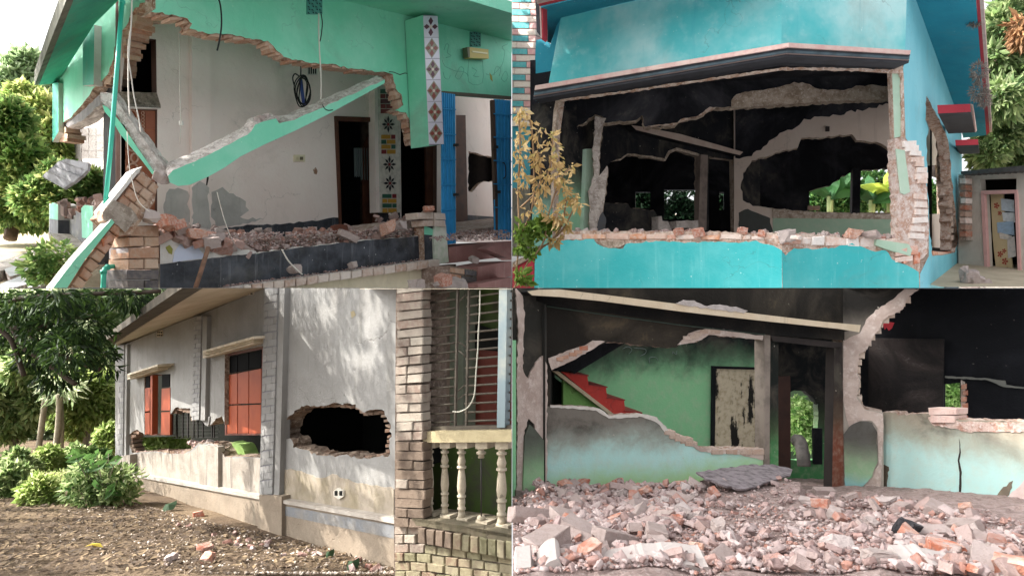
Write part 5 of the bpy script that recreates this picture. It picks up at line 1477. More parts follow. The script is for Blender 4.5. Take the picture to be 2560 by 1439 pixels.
    vn = thing('dried_vine', 'dried brown shrub with a few green shoots before the left end of the turquoise house', 'shrub', at(1290, 715, 9.5))
    Yv = 9.5; s_ = Yv / FOC
    sp = [(1300, 285, 16), (1295, 330, 20), (1320, 300, 14), (1345, 330, 16), (1375, 345, 14), (1380, 375, 20), (1350, 380, 14), (1300, 380, 20), (1340, 400, 14), (1395, 400, 16), (1400, 440, 20), (1425, 420, 10), (1410, 470, 14), (1370, 445, 18), (1350, 460, 18),
          (1430, 495, 16), (1445, 508, 10), (1415, 500, 12), (1400, 530, 16), (1415, 555, 14), (1385, 545, 14), (1360, 520, 10), (1340, 490, 12), (1310, 450, 12), (1290, 480, 14), (1355, 570, 14), (1400, 580, 12), (1315, 530, 10), (1295, 420, 18), (1385, 600, 10)]
    leaves('dry_foliage', [(at(x, y, Yv + random.uniform(-.25, .25)), V((r * s_, r * s_, r * s_ * 1.2)), r) for x, y, r in sp], 680, .12, dvm, vn, 63, 2.3, .9, None, .2)
    leaves('green_foliage', [(at(x, y, Yv), V((r * s_, r * s_, r * s_)), r) for x, y, r in [(1310, 580, 22), (1295, 605, 22), (1345, 570, 18), (1325, 620, 18), (1365, 560, 16), (1300, 690, 14), (1315, 710, 12)]], 520, .13, gvm, vn, 64, 2.0, .2, None, .2)
    twig = plain('twig', '8a6f52', .8)
    for pts in ([(1285, 720), (1330, 640), (1380, 600), (1405, 560), (1415, 500)], [(1290, 700), (1300, 600), (1330, 520), (1335, 430), (1330, 330), (1322, 295)], [(1300, 600), (1295, 480), (1300, 380), (1298, 290)],
                [(1330, 520), (1365, 450), (1382, 380), (1380, 345)], [(1335, 640), (1360, 600), (1370, 540), (1400, 450), (1425, 420)], [(1380, 600), (1410, 570), (1440, 508)], [(1284, 660), (1310, 700), (1318, 716)], [(1300, 520), (1340, 480), (1352, 440), (1345, 380)]):
        tube('stem', smoothline([at(x, y, Yv + random.uniform(-.1, .1)) for x, y in pts], 4), .014, twig, vn, 5)
    # banana plants and bushes behind the house, seen through the openings
    ban = leafmat('banana_leaf', ['16331f', '20482a', '356034', '55804a'], .35)
    gld = leafmat('garden_shaded', ['0f1c12', '182a1a', '24402a', '2f5236'], .2)  # dimness at the far windows put into this darker leaf colour
    gl = leafmat('garden_leaf', ['203c20', '30562c', '4a743c', '7d9c60'], .45)
    Yg = 30; s_ = Yg / FOC
    def banana(x, y, lab, n, seed, L=125, col=ban):
        b = thing('banana_plant', lab, 'plant', at(x, y, Yg), 'plants behind the turquoise house')
        rnd = random.Random(seed)
        tube('trunk', [at(x, y + 40, Yg), at(x, y - 30, Yg)], .14, plain('banana_stem', '7d8a5a', .7), b, 7)
        for k in range(n):
            a0 = -math.pi / 2 + rnd.uniform(-1.25, 1.25); ln = L * rnd.uniform(.7, 1.1)
            pts = []
            for i in range(9):
                t = i / 8
                pts.append((x + math.cos(a0) * ln * t, y - 30 + math.sin(a0) * ln * t + 38 * t * t, Yg + rnd.uniform(-.05, .05) + math.sin(k) * .6 * t))
            vs = []; fs = []
            for i, (px_, py_, Y_) in enumerate(pts):
                t = i / 8; w = 20 * math.sin(math.pi * (t * .88 + .1)) ** .7
                vs += [at(px_ - math.sin(a0) * w * .7 - 0, py_ + math.cos(a0) * w * .7 + 4, Y_ - .25), at(px_, py_, Y_), at(px_ + math.sin(a0) * w * .7, py_ - math.cos(a0) * w * .7 + 4, Y_ + .25)]
            for i in range(8):
                fs += [(3 * i, 3 * i + 1, 3 * i + 4, 3 * i + 3), (3 * i + 1, 3 * i + 2, 3 * i + 5, 3 * i + 4)]
            make_obj('leaf', vs, fs, col, b)
    banana(2075, 520, 'dark banana plant at the left of the rear opening of the turquoise house', 8, 1)
    banana(2180, 530, 'banana plant in the middle of the rear opening of the turquoise house', 8, 2)
    banana(2225, 520, 'bright yellow green banana plant at the right of the rear opening', 7, 3, 95, leafmat('banana_bright', ['4c7434', '6a923e', '94a344', 'a89a3c'], .45))
    for k, (x, y, r, lab) in enumerate([(2060, 500, 45, 'bush at the lower left of the rear opening of the turquoise house'), (2130, 470, 55, 'bush in the middle of the rear opening behind the black post'), (2215, 470, 45, 'bush at the right side of the rear opening'), (2335, 490, 34, 'sunlit bush seen through the side window'), (1700, 515, 60, 'bush with shade in its leaf colour seen through the far window of the burnt room'), (1606, 500, 30, 'bush with shade in its leaf colour seen through the small far window'), (1804, 505, 34, 'bush seen through the narrow far slit')]):
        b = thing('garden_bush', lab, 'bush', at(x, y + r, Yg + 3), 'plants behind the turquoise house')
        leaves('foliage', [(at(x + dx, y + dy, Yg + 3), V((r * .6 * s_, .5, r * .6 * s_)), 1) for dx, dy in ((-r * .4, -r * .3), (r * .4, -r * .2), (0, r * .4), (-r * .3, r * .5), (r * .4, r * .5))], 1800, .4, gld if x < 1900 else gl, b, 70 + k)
        tube('stem', [at(x, y + r + 30, Yg + 3), at(x, y, Yg + 3)], .06, bark, b, 5)
# ================================================================== lower left: whitewashed house under trees
def build_white_house():
    set_quad(-1, -1)
    W = vpl(980, 6.3, 290, 14.5)
    hz = 1027.0; hh = 1.53
    sl = (hz - CY) / FOC
    gz = lambda X, Y: -hh - sl * Y
    gr = lambda dz=0.0: Pl(V((0, 0, -hh + dz)), V((0, sl, 1)))
    G = gr()
    lime = plaster('whitewash', '8b8a87', '7a7875', .7, 1.6, .4, '5c5a50', .15, '7d7a70', .8, .25)
    limel = plaster('stained_whitewash', '9c948a', '7a7166', .75, 2.6, 1.0, '2f2a22', .4, '6b6152', .85, .35)
    plin = plaster('mud_plinth', '8d8070', '766a5c', .7, 2.0, .35, '8a8474', .2, '6f6654', .9, .3)
    brk = rough_break('crumbled_edge', '9c8a7a', '6f5b4c', 'b9aa9a', 9, .8)
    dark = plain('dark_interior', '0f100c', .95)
    redp = plain('red_oxide_shutter', '93401c', .6, var=.45, c2='762c14', sc=5)
    redd = plain('red_frame', '5e2a1e', .6, var=.4)
    glass = plain('dark_pane', '0c0d0f', .7, spec=.03)
    sof = plaster('eave_soffit', 'bdb09c', '9f927c', .6, 2.2, .2)
    moss = plain('mossy_eave', '4c453a', .95, var=.8, c2='2c2821', sc=6, bump=.6)
    H = thing('white_house', 'whitewashed house with red shutters and holes broken through its long wall', 'house', W.pt(650, 1250))
    P_ = lambda *a, **k: slab(*a, parent=H, **k)
    hole1 = jag([(330, 1131), (318, 1095), (330, 1078), (345, 1072), (361, 1087)], 2, 7, 1) + [(361, 936), (426, 934), (426, 1036)] + \
        jag([(438, 1018), (474, 1020), (478, 1038), (487, 1050), (502, 1048), (518, 1066), (526, 1063), (540, 1046), (556, 1038), (561, 1060)], 2, 6, 2) + \
        [(562, 884), (659, 864), (656, 1087), (652, 1143)] + jag([(600, 1140), (562, 1140), (545, 1112), (520, 1106), (498, 1108), (470, 1130), (440, 1134), (380, 1128)], 2.5, 7, 3)
    hole2 = jag([(706, 1088), (710, 1062), (724, 1040), (742, 1022), (765, 1012), (815, 1014), (838, 1008), (868, 1009), (888, 1010), (894, 1022), (912, 1032), (925, 1024), (940, 1020), (957, 1022), (966, 1042), (975, 1062), (976, 1090), (971, 1112), (974, 1138), (955, 1140), (930, 1142), (905, 1146), (870, 1138), (830, 1140), (800, 1138), (780, 1132), (765, 1124), (758, 1120), (735, 1117), (730, 1100)], 3, 6, 4, True)
    top = [(298, 862), (320, 857), (420, 816), (520, 778), (672, 716), (990, 590)]
    P_('long_wall', W, [(288, 866)] + top + [(990, 1325), (650, 1262), (288, 1192)], .24, [lime, brk], holes=[hole1, hole2])
    ebm = brickmat('hole_brick', ['6f5a4c', '8a6e5c', '5c4a40', '94806f'], '8f8072', .5, 14)
    edge_bricks_on(W, [(712, 1075), (722, 1050), (745, 1026), (770, 1016), (850, 1013), (890, 1018), (912, 1036), (950, 1028), (966, 1050), (972, 1090), (970, 1134)], 13, 8, .14, ebm, 30, H, -.1, 71)
    edge_bricks_on(W, [(968, 1136), (905, 1143), (830, 1138), (768, 1124), (735, 1114), (716, 1092)], 15, 8, .14, ebm, 18, H, -.1, 72)
    edge_bricks_on(W, [(334, 1130), (322, 1095), (345, 1078)], 14, 8, .2, ebm, 6, H, -.03, 73)
    edge_bricks_on(W, [(430, 1034), (440, 1022), (474, 1024), (486, 1052)], 16, 8, .2, ebm, 7, H, -.04, 74)
    edge_bricks_on(W, [(380, 1128), (440, 1132), (470, 1128), (500, 1108), (545, 1112)], 18, 8, .2, ebm, 12, H, -.03, 75)
    # weathered band under the sills
    band = jag([(328, 1134), (380, 1130), (440, 1136), (470, 1133), (500, 1112), (545, 1115), (562, 1143), (652, 1145)], 1.5, 8, 5)
    P_('weathered_band', W, band + [(650, 1245), (292, 1182)], .012, limel, off=.008)
    P_('weathered_band', W, jag([(704, 1172), (760, 1178), (800, 1196), (830, 1182), (870, 1200), (905, 1206), (960, 1215), (984, 1222)], 4, 10, 6) + [(984, 1300), (704, 1246)], .012, plaster('cement_scar', '9a9082', '7a7058', .7, 4, .4, '6f6448'), off=.008)
    # ledge and plinth
    P_('plinth', W, [(300, 1182), (640, 1244), (985, 1306), (985, 1500), (640, 1420), (300, 1300)], .12, plin, off=.07)
    P_('plinth_cap', W, [(298, 1176), (640, 1237), (985, 1297), (985, 1308), (640, 1246), (300, 1184)], .14, plaster('cap_white', 'a8a198', '8c847a', .6, 4, .2), off=.1)
    P_('blue_wash', W, [(700, 1262), (985, 1312), (985, 1345), (700, 1285)], .006, plaster('blue_grey_wash', '6f7378', '857f76', .7, 3, .4), off=.075)
    v = P_('drain_holes', W, jag([(833, 1226), (845, 1219), (858, 1226), (858, 1240), (846, 1247), (834, 1240)], 1, 5, 2, True), .02, plaster('drain_white', 'cfcabf', 'b5ae9f', .5, 6), off=.03)
    for x in (840, 852): slab('drain_hole', W, rect(x - 4, 1226, x + 3, 1238), .01, dark, v, off=.035)
    P_('wall_stain', W, jag([(876, 780), (884, 776), (888, 786), (880, 796)], 1, 4, 3, True), .003, plain('stain_tan', '8f8468', .9), off=.004)

    # ---- pilasters, brick by brick ----
    wb = brickmat('whitewashed_brick', ['898987', '807f7d', '92918f'], '908f8d', .3, 8, .3)
    mort = plain('pilaster_joint', '77767a', .9)
    def pilaster(x0, x1, y0, y1, rows, off, side, lean):
        P_('pilaster', W, [(x0, y0), (side, y0), (side + lean, y1), (x0 + lean, y1)], .12, [lime, lime], off=off)
        P_('pilaster_joints', W, [(x0 + .6, y0), (x1, y0), (x1 + lean, y1), (x0 + .6 + lean, y1)], .02, mort, off=off + .012)
        for j in range(rows):
            a = y0 + (y1 - y0) * j / rows; b = y0 + (y1 - y0) * (j + 1) / rows
            la, lb = lean * j / rows, lean * (j + 1) / rows
            g = max(.7, (y1 - y0) / rows * .045); s_ = (x1 - x0) * .12
            c = x0 + (x1 - x0) * (.72 if j % 2 else .3)
            pbrick(W, [(x0 + la, a + g + s_), (c + la - .4, a + g), (c + lb - .4, b - g), (x0 + lb, b - g + s_)], .04, wb, H, off + .022, 0, bev=.004)
            pbrick(W, [(c + la + .4, a + g), (x1 + la, a + g - s_ * .6), (x1 + lb, b - g - s_ * .6), (c + lb + .4, b - g)], .04, wb, H, off + .022, 0, bev=.004)
    pilaster(662, 694, 700, 1236, 29, .07, 712, -14)
    pilaster(485, 503, 790, 1050, 23, .06, 518, -6)
    pilaster(297, 310, 862, 1176, 24, .06, 318, -4)
    P_('broken_pilaster', W, jag([(500, 1044), (524, 1040), (520, 1064), (512, 1062)], 1, 6, 4, True), .06, lime, off=.02)
    P_('lower_pilaster', W, [(498, 1112), (545, 1116), (545, 1236), (498, 1226)], .1, limel, off=.06)
    P_('lower_pilaster', W, [(648, 1236), (704, 1240), (704, 1440), (640, 1420)], .2, plin, off=.12)
    P_('lower_pilaster', W, [(290, 1140), (325, 1136), (325, 1300), (292, 1290)], .2, limel, off=.13)

    # ---- eave ----
    a, b = W.pt(298, 862), W.pt(672, 716)
    Se = pl3(a, b, at(285, 860, a.y - .9))
    prism('eave', [Se.pt(x, y) for x, y in [(283, 858), (298, 866), (320, 860), (420, 818), (520, 780), (676, 717), (512, 717)]], V((0, 0, .06)), sof, H)
    prism('eave_fascia', [Se.pt(x, y) for x, y in [(262, 852), (284, 860), (512, 720), (600, 668), (560, 655), (446, 726)]], V((0, 0, .10)), moss, H)
    for x0, y0, x1, y1 in ((392, 825, 405, 842), (608, 724, 632, 738)):
        vv = P_('wall_vent', W, [(x0, y0 + 3), (x1, y0), (x1, y1 - 2), (x0, y1)], .03, sof, off=.02)
        for i in range(3):
            for j in range(2):
                ax = x0 + (x1 - x0) * (i + .2) / 3; bx = x0 + (x1 - x0) * (i + .8) / 3
                ay = y0 + 2 + (y1 - y0 - 3) * (j + .2) / 2; by = y0 + 2 + (y1 - y0 - 3) * (j + .8) / 2
                slab('vent_hole', W, rect(ax, ay, bx, by), .01, dark, vv, off=.026)
    # sun shades over the windows: stepped mouldings
    def chajja(x0, y0, x1, y1, o, hgt):
        for k, (d, m) in enumerate(((0, 'cfc4b0'), (.05, 'b3a892'), (.1, 'c9beab'))):
            q = [(x0, y0 + k * hgt), (x1, y1 + k * hgt), (x1, y1 + (k + .92) * hgt), (x0, y0 + (k + .92) * hgt)]
            slab('sun_shade', W, q, o - d + .05, plaster('shade_' + m, m, '8f8876', .6, 6, .3), H, off=o - d)
    chajja(507, 876, 634, 840, .24, 6.5)
    chajja(318, 934, 394, 910, .27, 5)

    # ---- windows ----
    fr = P_('window', W, [(562, 886), (659, 866), (656, 1087), (562, 1087)], .05, redd, off=-.05, holes=[[(566, 890), (655, 872), (652, 1083), (566, 1084)]])
    xs = [566, 594, 622, 653]
    for i in range(3):
        x0, x1 = xs[i] + 1, xs[i + 1] - 1
        yt = lambda x: 890 - (x - 566) * .2
        m_ = (x0 + x1) / 2
        for (u0, u1) in ((x0, x1),):
            slab('pane', W, [(u0, yt(u0) + 2), (u1, yt(u1) + 2), (u1, yt(u1) + 44), (u0, yt(u0) + 44)], .02, glass, fr, off=-.07)
        slab('shutter_panel', W, [(x0, yt(x0) + 48), (x1, yt(x1) + 48), (x1, 1010 - (x1 - 566) * .04), (x0, 1010 - (x0 - 566) * .04)], .03, redp, fr, off=-.06)
        slab('shutter_panel', W, [(x0, 1014 - (x0 - 566) * .04), (x1, 1014 - (x1 - 566) * .04), (x1, 1082), (x0, 1083)], .03, redp, fr, off=-.06)
    f1 = P_('window', W, [(361, 938), (426, 935), (426, 1087), (361, 1087)], .05, redd, off=-.05, holes=[[(364, 941), (423, 938), (423, 1084), (364, 1084)]])
    slab('pane', W, [(364, 940), (374, 940), (374, 968), (364, 968)], .02, glass, f1, off=-.02)
    slab('shutter_panel', W, [(362, 970), (375, 968), (374, 1026), (362, 1028)], .03, redp, f1, off=-.01)
    slab('shutter_panel', W, [(362, 1032), (374, 1030), (374, 1084), (362, 1085)], .03, redp, f1, off=-.01)
    slab('shutter_leaf', W, [(376, 938), (381, 938), (380, 1086), (376, 1086)], .1, redp, f1, off=.06)
    slab('pane', W, [(405, 936), (424, 934), (424, 966), (405, 968)], .02, glass, f1, off=.0)
    slab('shutter_panel', W, [(404, 971), (425, 969), (425, 1025), (403, 1026)], .03, redp, f1, off=.01)
    slab('shutter_panel', W, [(403, 1030), (425, 1029), (424, 1086), (402, 1086)], .03, redp, f1, off=.01)
    # bars left in the broken wall
    iron = plain('dark_iron', '231f1c', .6)
    for x in (440, 455, 468, 482, 492, 505, 528, 533): slab('window_bar', W, rect(x, 1030, x + 1.6, 1094), .02, iron, H, off=-.12)
    for y in range(1040, 1096, 9): slab('window_bar', W, [(430, y), (545, y - 3), (545, y - 1.8), (430, y + 1.2)], .02, iron, H, off=-.13)
    # inside: far wall with an opening to the sunlit garden
    Wi = W.back(2.2)
    P_('inner_wall', Wi, [(300, 840), (1000, 700), (1000, 1330), (300, 1200)], .12, plaster('inner_darkened', '20251a', '171b12', .5, 1.4), holes=[[(338, 1092), (478, 1090), (478, 1128), (338, 1126)]])  # near-black wall colour stands in for the unlit inside
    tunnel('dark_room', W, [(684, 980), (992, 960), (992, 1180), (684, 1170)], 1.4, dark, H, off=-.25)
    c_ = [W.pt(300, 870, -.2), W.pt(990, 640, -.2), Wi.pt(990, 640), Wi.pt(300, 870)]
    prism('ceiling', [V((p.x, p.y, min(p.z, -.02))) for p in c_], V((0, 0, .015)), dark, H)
    P_('green_heap', W, jag([(535, 1140), (548, 1112), (575, 1104), (600, 1112), (618, 1142)], 2, 7, 2, True), .2, plaster('green_plaster', '8fae62', '75924c', .5, 5), off=-.2)
    for k in range(40):
        x = random.uniform(330, 560); y = 1132 - (24 if 470 < x < 550 else 0) + random.uniform(-3, 3)
        place('brick', (CH + CHP)[k % 20], W.pt(x, y, -.07), (k, .3, k * 2), random.uniform(.25, .55), H)

    # ---- brick pillar and veranda at the right ----
    Vp = vpl(985, 6.05, 1280, 5.1)
    VH = thing('veranda', 'old brick veranda with iron grille and balusters at the end of the white house', 'veranda', Vp.pt(1130, 1430))
    Q_ = lambda *a, **k: slab(*a, parent=VH, **k)
    bb = brickmat('weathered_pink_brick', ['857a70', '948a7e', '786a60', '9c9488', '806e62', '6c6058'], '928a7e', .6, 16)
    bd = brickmat('sooty_brick', ['4a4038', '5d5046', '6e6054', '39322c'], '7a6c5e', .45, 14)
    bmoss = brickmat('mossy_brick', ['6f6650', '7d7462', '5d5a44', '857a66', '6a5548'], '8f8a70', .5, 14)
    bmort = rough_break('pillar_mortar', '6f6258', '574c44', '857a70', 12)
    Q_('pillar_core', Vp, [(990, 700), (1055, 700), (1051, 1310), (986, 1312)], .12, bmort, off=.1)
    rnd = random.Random(9)
    y = 712; j = 0
    while y < 1305:
        h = 22.4 + (y - 712) * .003
        xl, xr = 991 - (y - 712) * .008 + rnd.uniform(-1.5, 1.5), 1057 - (y - 712) * .006 + rnd.uniform(-3, 2)
        if y > 1115: xr += 6
        tilt = -7 if y < 950 else (-2 if y < 1100 else 3)
        c = xl + (xr - xl) * rnd.choice((.42, .5, .62))
        one = rnd.random() < .35
        m = bb if y < 1100 or rnd.random() < .2 else bd
        for (x0, x1) in (((xl, xr),) if one else ((xl, c - .8), (c + .8, xr))):
            f = lambda x: tilt * (x - xl) / (xr - xl)
            mm = m if not (y > 1120 and x1 > 1030) else bd
            pbrick(Vp, [(x0, y + 1.2 + f(x0)), (x1, y + 1.2 + f(x1)), (x1, y + h - 1.4 + f(x1)), (x0, y + h - 1.4 + f(x0))], .1, mm, VH, .14 + rnd.uniform(-.012, .012), .004, bev=.008)
        y += h; j += 1
    # returning edge of the pillar
    Q_('pillar_side', Vp, [(1056, 700), (1066, 700), (1066, 1080), (1052, 1082)], .25, bmort, off=.02)
    for k in range(16):
        y = 722 + k * 22.5
        pbrick(Vp, [(1056, y), (1086, y + 5), (1086, y + 22), (1056, y + 19)], .2, bd, VH, -.22, .004)
    # grille
    stl = plain('grille_steel', '4a4338', .65, .1, var=.6, c2='33271f', sc=8)
    gl = thing('window_grille', 'pale steel bar grille over the veranda above the cream rail', 'grille', Vp.pt(1160, 1080))
    R_ = lambda *a, **k: slab(*a, parent=gl, **k)
    R_('frame_post', Vp, [(1058, 710), (1067, 712), (1059, 1078), (1050, 1078)], .05, stl, off=.02)
    R_('frame_sill', Vp, [(1050, 1066), (1279, 1062), (1279, 1074), (1050, 1078)], .05, stl, off=.03)
    R_('frame_post', Vp, [(1248, 700), (1268, 700), (1262, 1068), (1242, 1068)], .06, plain('post_steel', '76858a', .35, .5, var=.5, c2='b5b09c', sc=3), off=.05)
    for x in (1137, 1165):
        R_('upright', Vp, [(x + 4, 705), (x + 8, 705), (x + 1, 1066), (x - 3, 1066)], .02, stl, off=.015)
    for k in range(17):
        y = 738 + k * 21.2
        tl = -26 * (1 - k / 17) - 4
        tube('bar', [Vp.pt(1064 - k * .45, y, .0), Vp.pt(1140 - k * .4, y + tl * .42, .0)], .0095, stl, gl, 5)
        tube('bar', [Vp.pt(1168 - k * .4, y + tl * .55, .0), Vp.pt(1279, y + tl * 1.1, .0)], .0095, stl, gl, 5)
    for (x0, y0, x1, y1) in ((1140, 850, 1168, 868), (1140, 870, 1166, 892), (1136, 985, 1164, 960), (1136, 1005, 1162, 985), (1141, 760, 1166, 735)):
        tube('brace', [Vp.pt(x0, y0), Vp.pt(x1, y1)], .006, stl, gl, 5)
    wr = tube('dangling_wire', smoothline([Vp.pt(x, y, .06) for x, y in [(1200, 725), (1199, 780), (1196, 830), (1194, 880), (1190, 930), (1186, 985), (1172, 1015), (1150, 1028), (1132, 1028)]], 4), .006, plain('wire_grey', 'b9b6a6', .6), None, 5)
    tag(wr, 'thin pale wire dangling down the steel grille', 'wire')
    # veranda inside
    Vi = Vp.back(1.0)
    Q_('inner_wall', Vi, [(1040, 690), (1290, 690), (1290, 1340), (1040, 1340)], .1, sooty('veranda_wall_paint', '6f7a4e', -50, -49, '4c6030', .2, 1.5, mid='566c36', low='8a8c96', lowz=(Vi.pt(1150, 1010).z, Vi.pt(1150, 880).z)))
    Q_('inner_pier', Vi, [(1088, 690), (1160, 690), (1156, 1090), (1086, 1090)], .2, plaster('pier_grey_paint', '6a7064', '586048', .5, 2), off=.25)
    Q_('red_door', Vi, [(1166, 868), (1290, 880), (1290, 1100), (1162, 1086)], .05, plain('dark_red_door', '6a2e22', .6, var=.5, c2='4a1f18', sc=4), off=.06)
    Q_('dark_gap', Vi, [(1168, 805), (1210, 818), (1290, 848), (1290, 882), (1166, 870)], .05, dark, off=.08)
    cem = plaster('rail_cream', 'aa9d7c', '8c8062', .6, 5, .3, '7f7a56', .2)
    cv = plaster('veranda_end', '7f8a66', '6f7a56', .5, 2)
    prism('veranda_roof', [V((-1.45, 6.1, -.006)), V((-.004, 5.0, -.006)), V((-.004, 7.4, -.006)), V((-1.45, 7.4, -.006))], V((0, 0, -.004)), sof, VH)
    # rail
    Q_('rail', Vp, [(1030, 1084), (1050, 1078), (1279, 1074), (1279, 1104), (1040, 1106)], .22, cem, off=.08)
    # balusters turned on a lathe
    balm = plaster('baluster_cement', 'a89d8a', '857c6a', .7, 9, .5, '57523f', .5, '4c473a')
    prof = [(0, .8), (.07, .8), (.075, .55), (.10, .55), (.105, .9), (.125, .9), (.13, .5), (.17, .62), (.22, .85), (.26, .7), (.275, .55), (.28, .95), (.30, .95), (.305, .55), (.33, .62), (.42, .8), (.52, .92), (.58, .8), (.62, .6), (.625, .9), (.645, .9), (.65, .6), (.67, .72), (.72, .75), (.76, .6), (.77, .85), (.79, .85), (.80, .6), (.84, .72), (.875, .85), (.89, .6), (.893, 1.05), (1.0, 1.05)]
    def baluster(x, yt, yb, w, label, t0=0.0, t1=1.0):
        b = thing('baluster', label, 'baluster', Vp.pt(x, yb), 'turned balusters of the brick veranda')
        p0, p1 = Vp.pt(x, yt, -.03), Vp.pt(x, yb, -.03)
        r0 = w / FOC * p0.y / 2
        for (ta, tb) in ((t0, t1),) if t0 < t1 else ((0, t1), (t0, 1)):
            pts = []; rad = []
            for t, r in prof:
                if ta - 1e-6 <= t <= tb + 1e-6: pts.append(p0.lerp(p1, t)); rad.append(r * r0)
            tube('shaft', pts, 1, balm, b, 14, rad, True)
        hexa('cap_block', [Vp.pt(x - w * .55, yt - 1, .02), Vp.pt(x + w * .55, yt - 1, .02), Vp.pt(x + w * .55, yt + (yb - yt) * .07, .02), Vp.pt(x - w * .55, yt + (yb - yt) * .07, .02)], -Vp.n * .1, balm, b)
        hexa('base_block', [Vp.pt(x - w * .55, yb - (yb - yt) * .09, .03), Vp.pt(x + w * .55, yb - (yb - yt) * .09, .03), Vp.pt(x + w * .55, yb, .03), Vp.pt(x - w * .55, yb, .03)], -Vp.n * .12, balm, b)
        if t0 >= t1: tube('iron_core', [p0, p1], .006, iron, b, 5)
    baluster(1075, 1106, 1300, 21, 'baluster nearest the brick pillar of the veranda')
    baluster(1112, 1106, 1306, 23, 'second baluster from the brick pillar')
    baluster(1154, 1106, 1316, 25, 'third baluster from the brick pillar')
    baluster(1203, 1106, 1324, 27, 'broken baluster with only its iron core left in the middle', .84, .17)
    baluster(1254, 1106, 1334, 29, 'baluster at the right edge of the veranda rail')
    # base ledge, soldier bricks, lower wall
    led = plaster('mossy_ledge', '5d5546', '4a4636', .7, 8, .3, '7a7a58', .5, '8f8f78', .95, .5)
    Q_('ledge', Vp, [(1030, 1294), (1150, 1312), (1279, 1336), (1279, 1358), (1150, 1330), (1040, 1312)], .35, led, off=.14)
    prism('ledge_top', [Vp.pt(1030, 1292, .14), Vp.pt(1279, 1334, .14), Vp.pt(1279, 1318, -.4), Vp.pt(1040, 1284, -.4)], V((0, 0, -.03)), led, VH)
    for k in range(11):
        x0 = 1042 + k * 22; y0 = 1318 + (x0 - 1042) * .155
        pbrick(Vp, [(x0 + 1.5, y0), (x0 + 20, y0 + 3), (x0 + 20, y0 + 42 + k * .6), (x0 + 1.5, y0 + 38 + k * .6)], .2, bmoss if k > 3 else bd, VH, .15 + random.uniform(-.01, .01), .004, 'soldier_brick', bev=.008)
    Q_('base_core', Vp, [(985, 1290), (1279, 1350), (1279, 1460), (985, 1460)], .3, bmort, off=.06)
    y = 1292; j = 0
    while y < 1445:
        x = 986 + (0 if j % 2 else -14)
        while x < 1279:
            w = rnd.uniform(30, 42)
            ys = lambda xx: y + max(0, xx - 1045) * .13
            if not (x > 1030 and ys(x) < 1352 + max(0, x - 1045) * .15):
                if x + w > 986: pbrick(Vp, [(max(x, 986), ys(x)), (x + w - 2, ys(x + w)), (x + w - 2, ys(x + w) + 20), (max(x, 986), ys(x) + 20)], .2, bmoss if x > 1040 or y > 1380 else bb, VH, .09 + rnd.uniform(-.01, .015), .004, bev=.008)
            x += w
        y += 22.5; j += 1

    # ---- ground ----
    gm = MB('leaf_strewn_ground')
    n1 = gm.noise(.9, 5, .6); n2 = gm.noise(9, 5, .65); n3 = gm.noise(30, 3, .6)
    c = gm.mix(gm.ramp(n1, .35, .65), '574a3e', '776754'); c = gm.mix(gm.math('MULTIPLY', gm.ramp(n2, .5, .7), .6), c, '463a2e'); c = gm.mix(gm.math('MULTIPLY', gm.ramp(n3, .55, .75), .4), c, '8f7f68')
    gm.col(c); gm.bump(gm.math('ADD', n2, n3), .6, .03); gm.rough(.95, .1)
    gs = []; gf = []
    NX, NY = 40, 46
    for j in range(NY + 1):
        Y = 3.6 + (45 - 3.6) * (j / NY) ** 1.8
        for i in range(NX + 1):
            X = -30 * (1 - i / NX) * (1 if Y > 10 else .45 + .055 * Y) - .003
            gs.append(V((X, Y, gz(X, Y) + .03 * mnoise.noise(V((X * 1.2, Y * 1.2, 0))))))
    for j in range(NY):
        for i in range(NX): gf.append((j * (NX + 1) + i, j * (NX + 1) + i + 1, (j + 1) * (NX + 1) + i + 1, (j + 1) * (NX + 1) + i))
    tag(make_obj('ground', gs, gf, gm.m, smooth=True), kind='structure')
    # leaf litter
    rng = np.random.default_rng(5)
    lv = []
    for k in range(7500):
        x = rng.uniform(-40, 985); y = 1439 - rng.uniform(0, 1) ** .7 * 215
        if y < 1258 + (x - 330) * .238 and x > 300: continue
        p = G.pt(x, y); a = rng.uniform(0, 6.28); s_ = rng.uniform(.02, .06)
        u = V((math.cos(a), math.sin(a), rng.uniform(-.2, .35))) * s_; w = V((-math.sin(a), math.cos(a), rng.uniform(-.3, .3))) * s_ * .35
        p = p + V((0, 0, .025))
        lv += [p - u, p + w + V((0, 0, s_ * .15)), p + u, p - w]
    lva = np.array([list(v) for v in lv]); n = len(lva) // 4
    fc = (np.array([[0, 1, 2], [0, 2, 3]])[None] + (np.arange(n) * 4)[:, None, None]).reshape(-1, 3)
    tag(np_mesh('leaf_litter', lva, fc, leafmat('dry_litter', ['4a3f35', '655546', '7d6b56', '988468', '3a322b', '6f6050'], .1, .8)), 'dry fallen leaves strewn over the dirt before the white house', 'leaves', kind='stuff')
    pts = []; szs = []
    for k in range(1500):
        x = rng.uniform(150, 985); b = 1255 + (x - 330) * .238
        y = b + 4 + rng.uniform(0, 1) ** 1.6 * 150
        pts.append(tuple(G.pt(x, min(y, 1436)) + V((0, 0, .02)))); szs.append(rng.uniform(.006, .03))
    tag(scatter_mesh('gravel', pts, szs, crumbmat('pale_grit', ['b5a596', 'cfc3b6', '9a8878', 'd9cfc4', '8a7868'])), 'pale grit and crumbs along the foot of the white house', 'gravel', kind='stuff')
    for k in range(26):
        x = rng.uniform(400, 960); y = 1265 + (x - 330) * .238 + rng.uniform(8, 45)
        tag(place('brick_fragment', (CH + CHP)[k % 20], G.pt(x, min(y, 1430)) + V((0, 0, .03)), (k, .2, k), rng.uniform(.18, .4)), 'piece of broken brick on the dirt below the white house', 'brick', 'broken bricks below the white house')
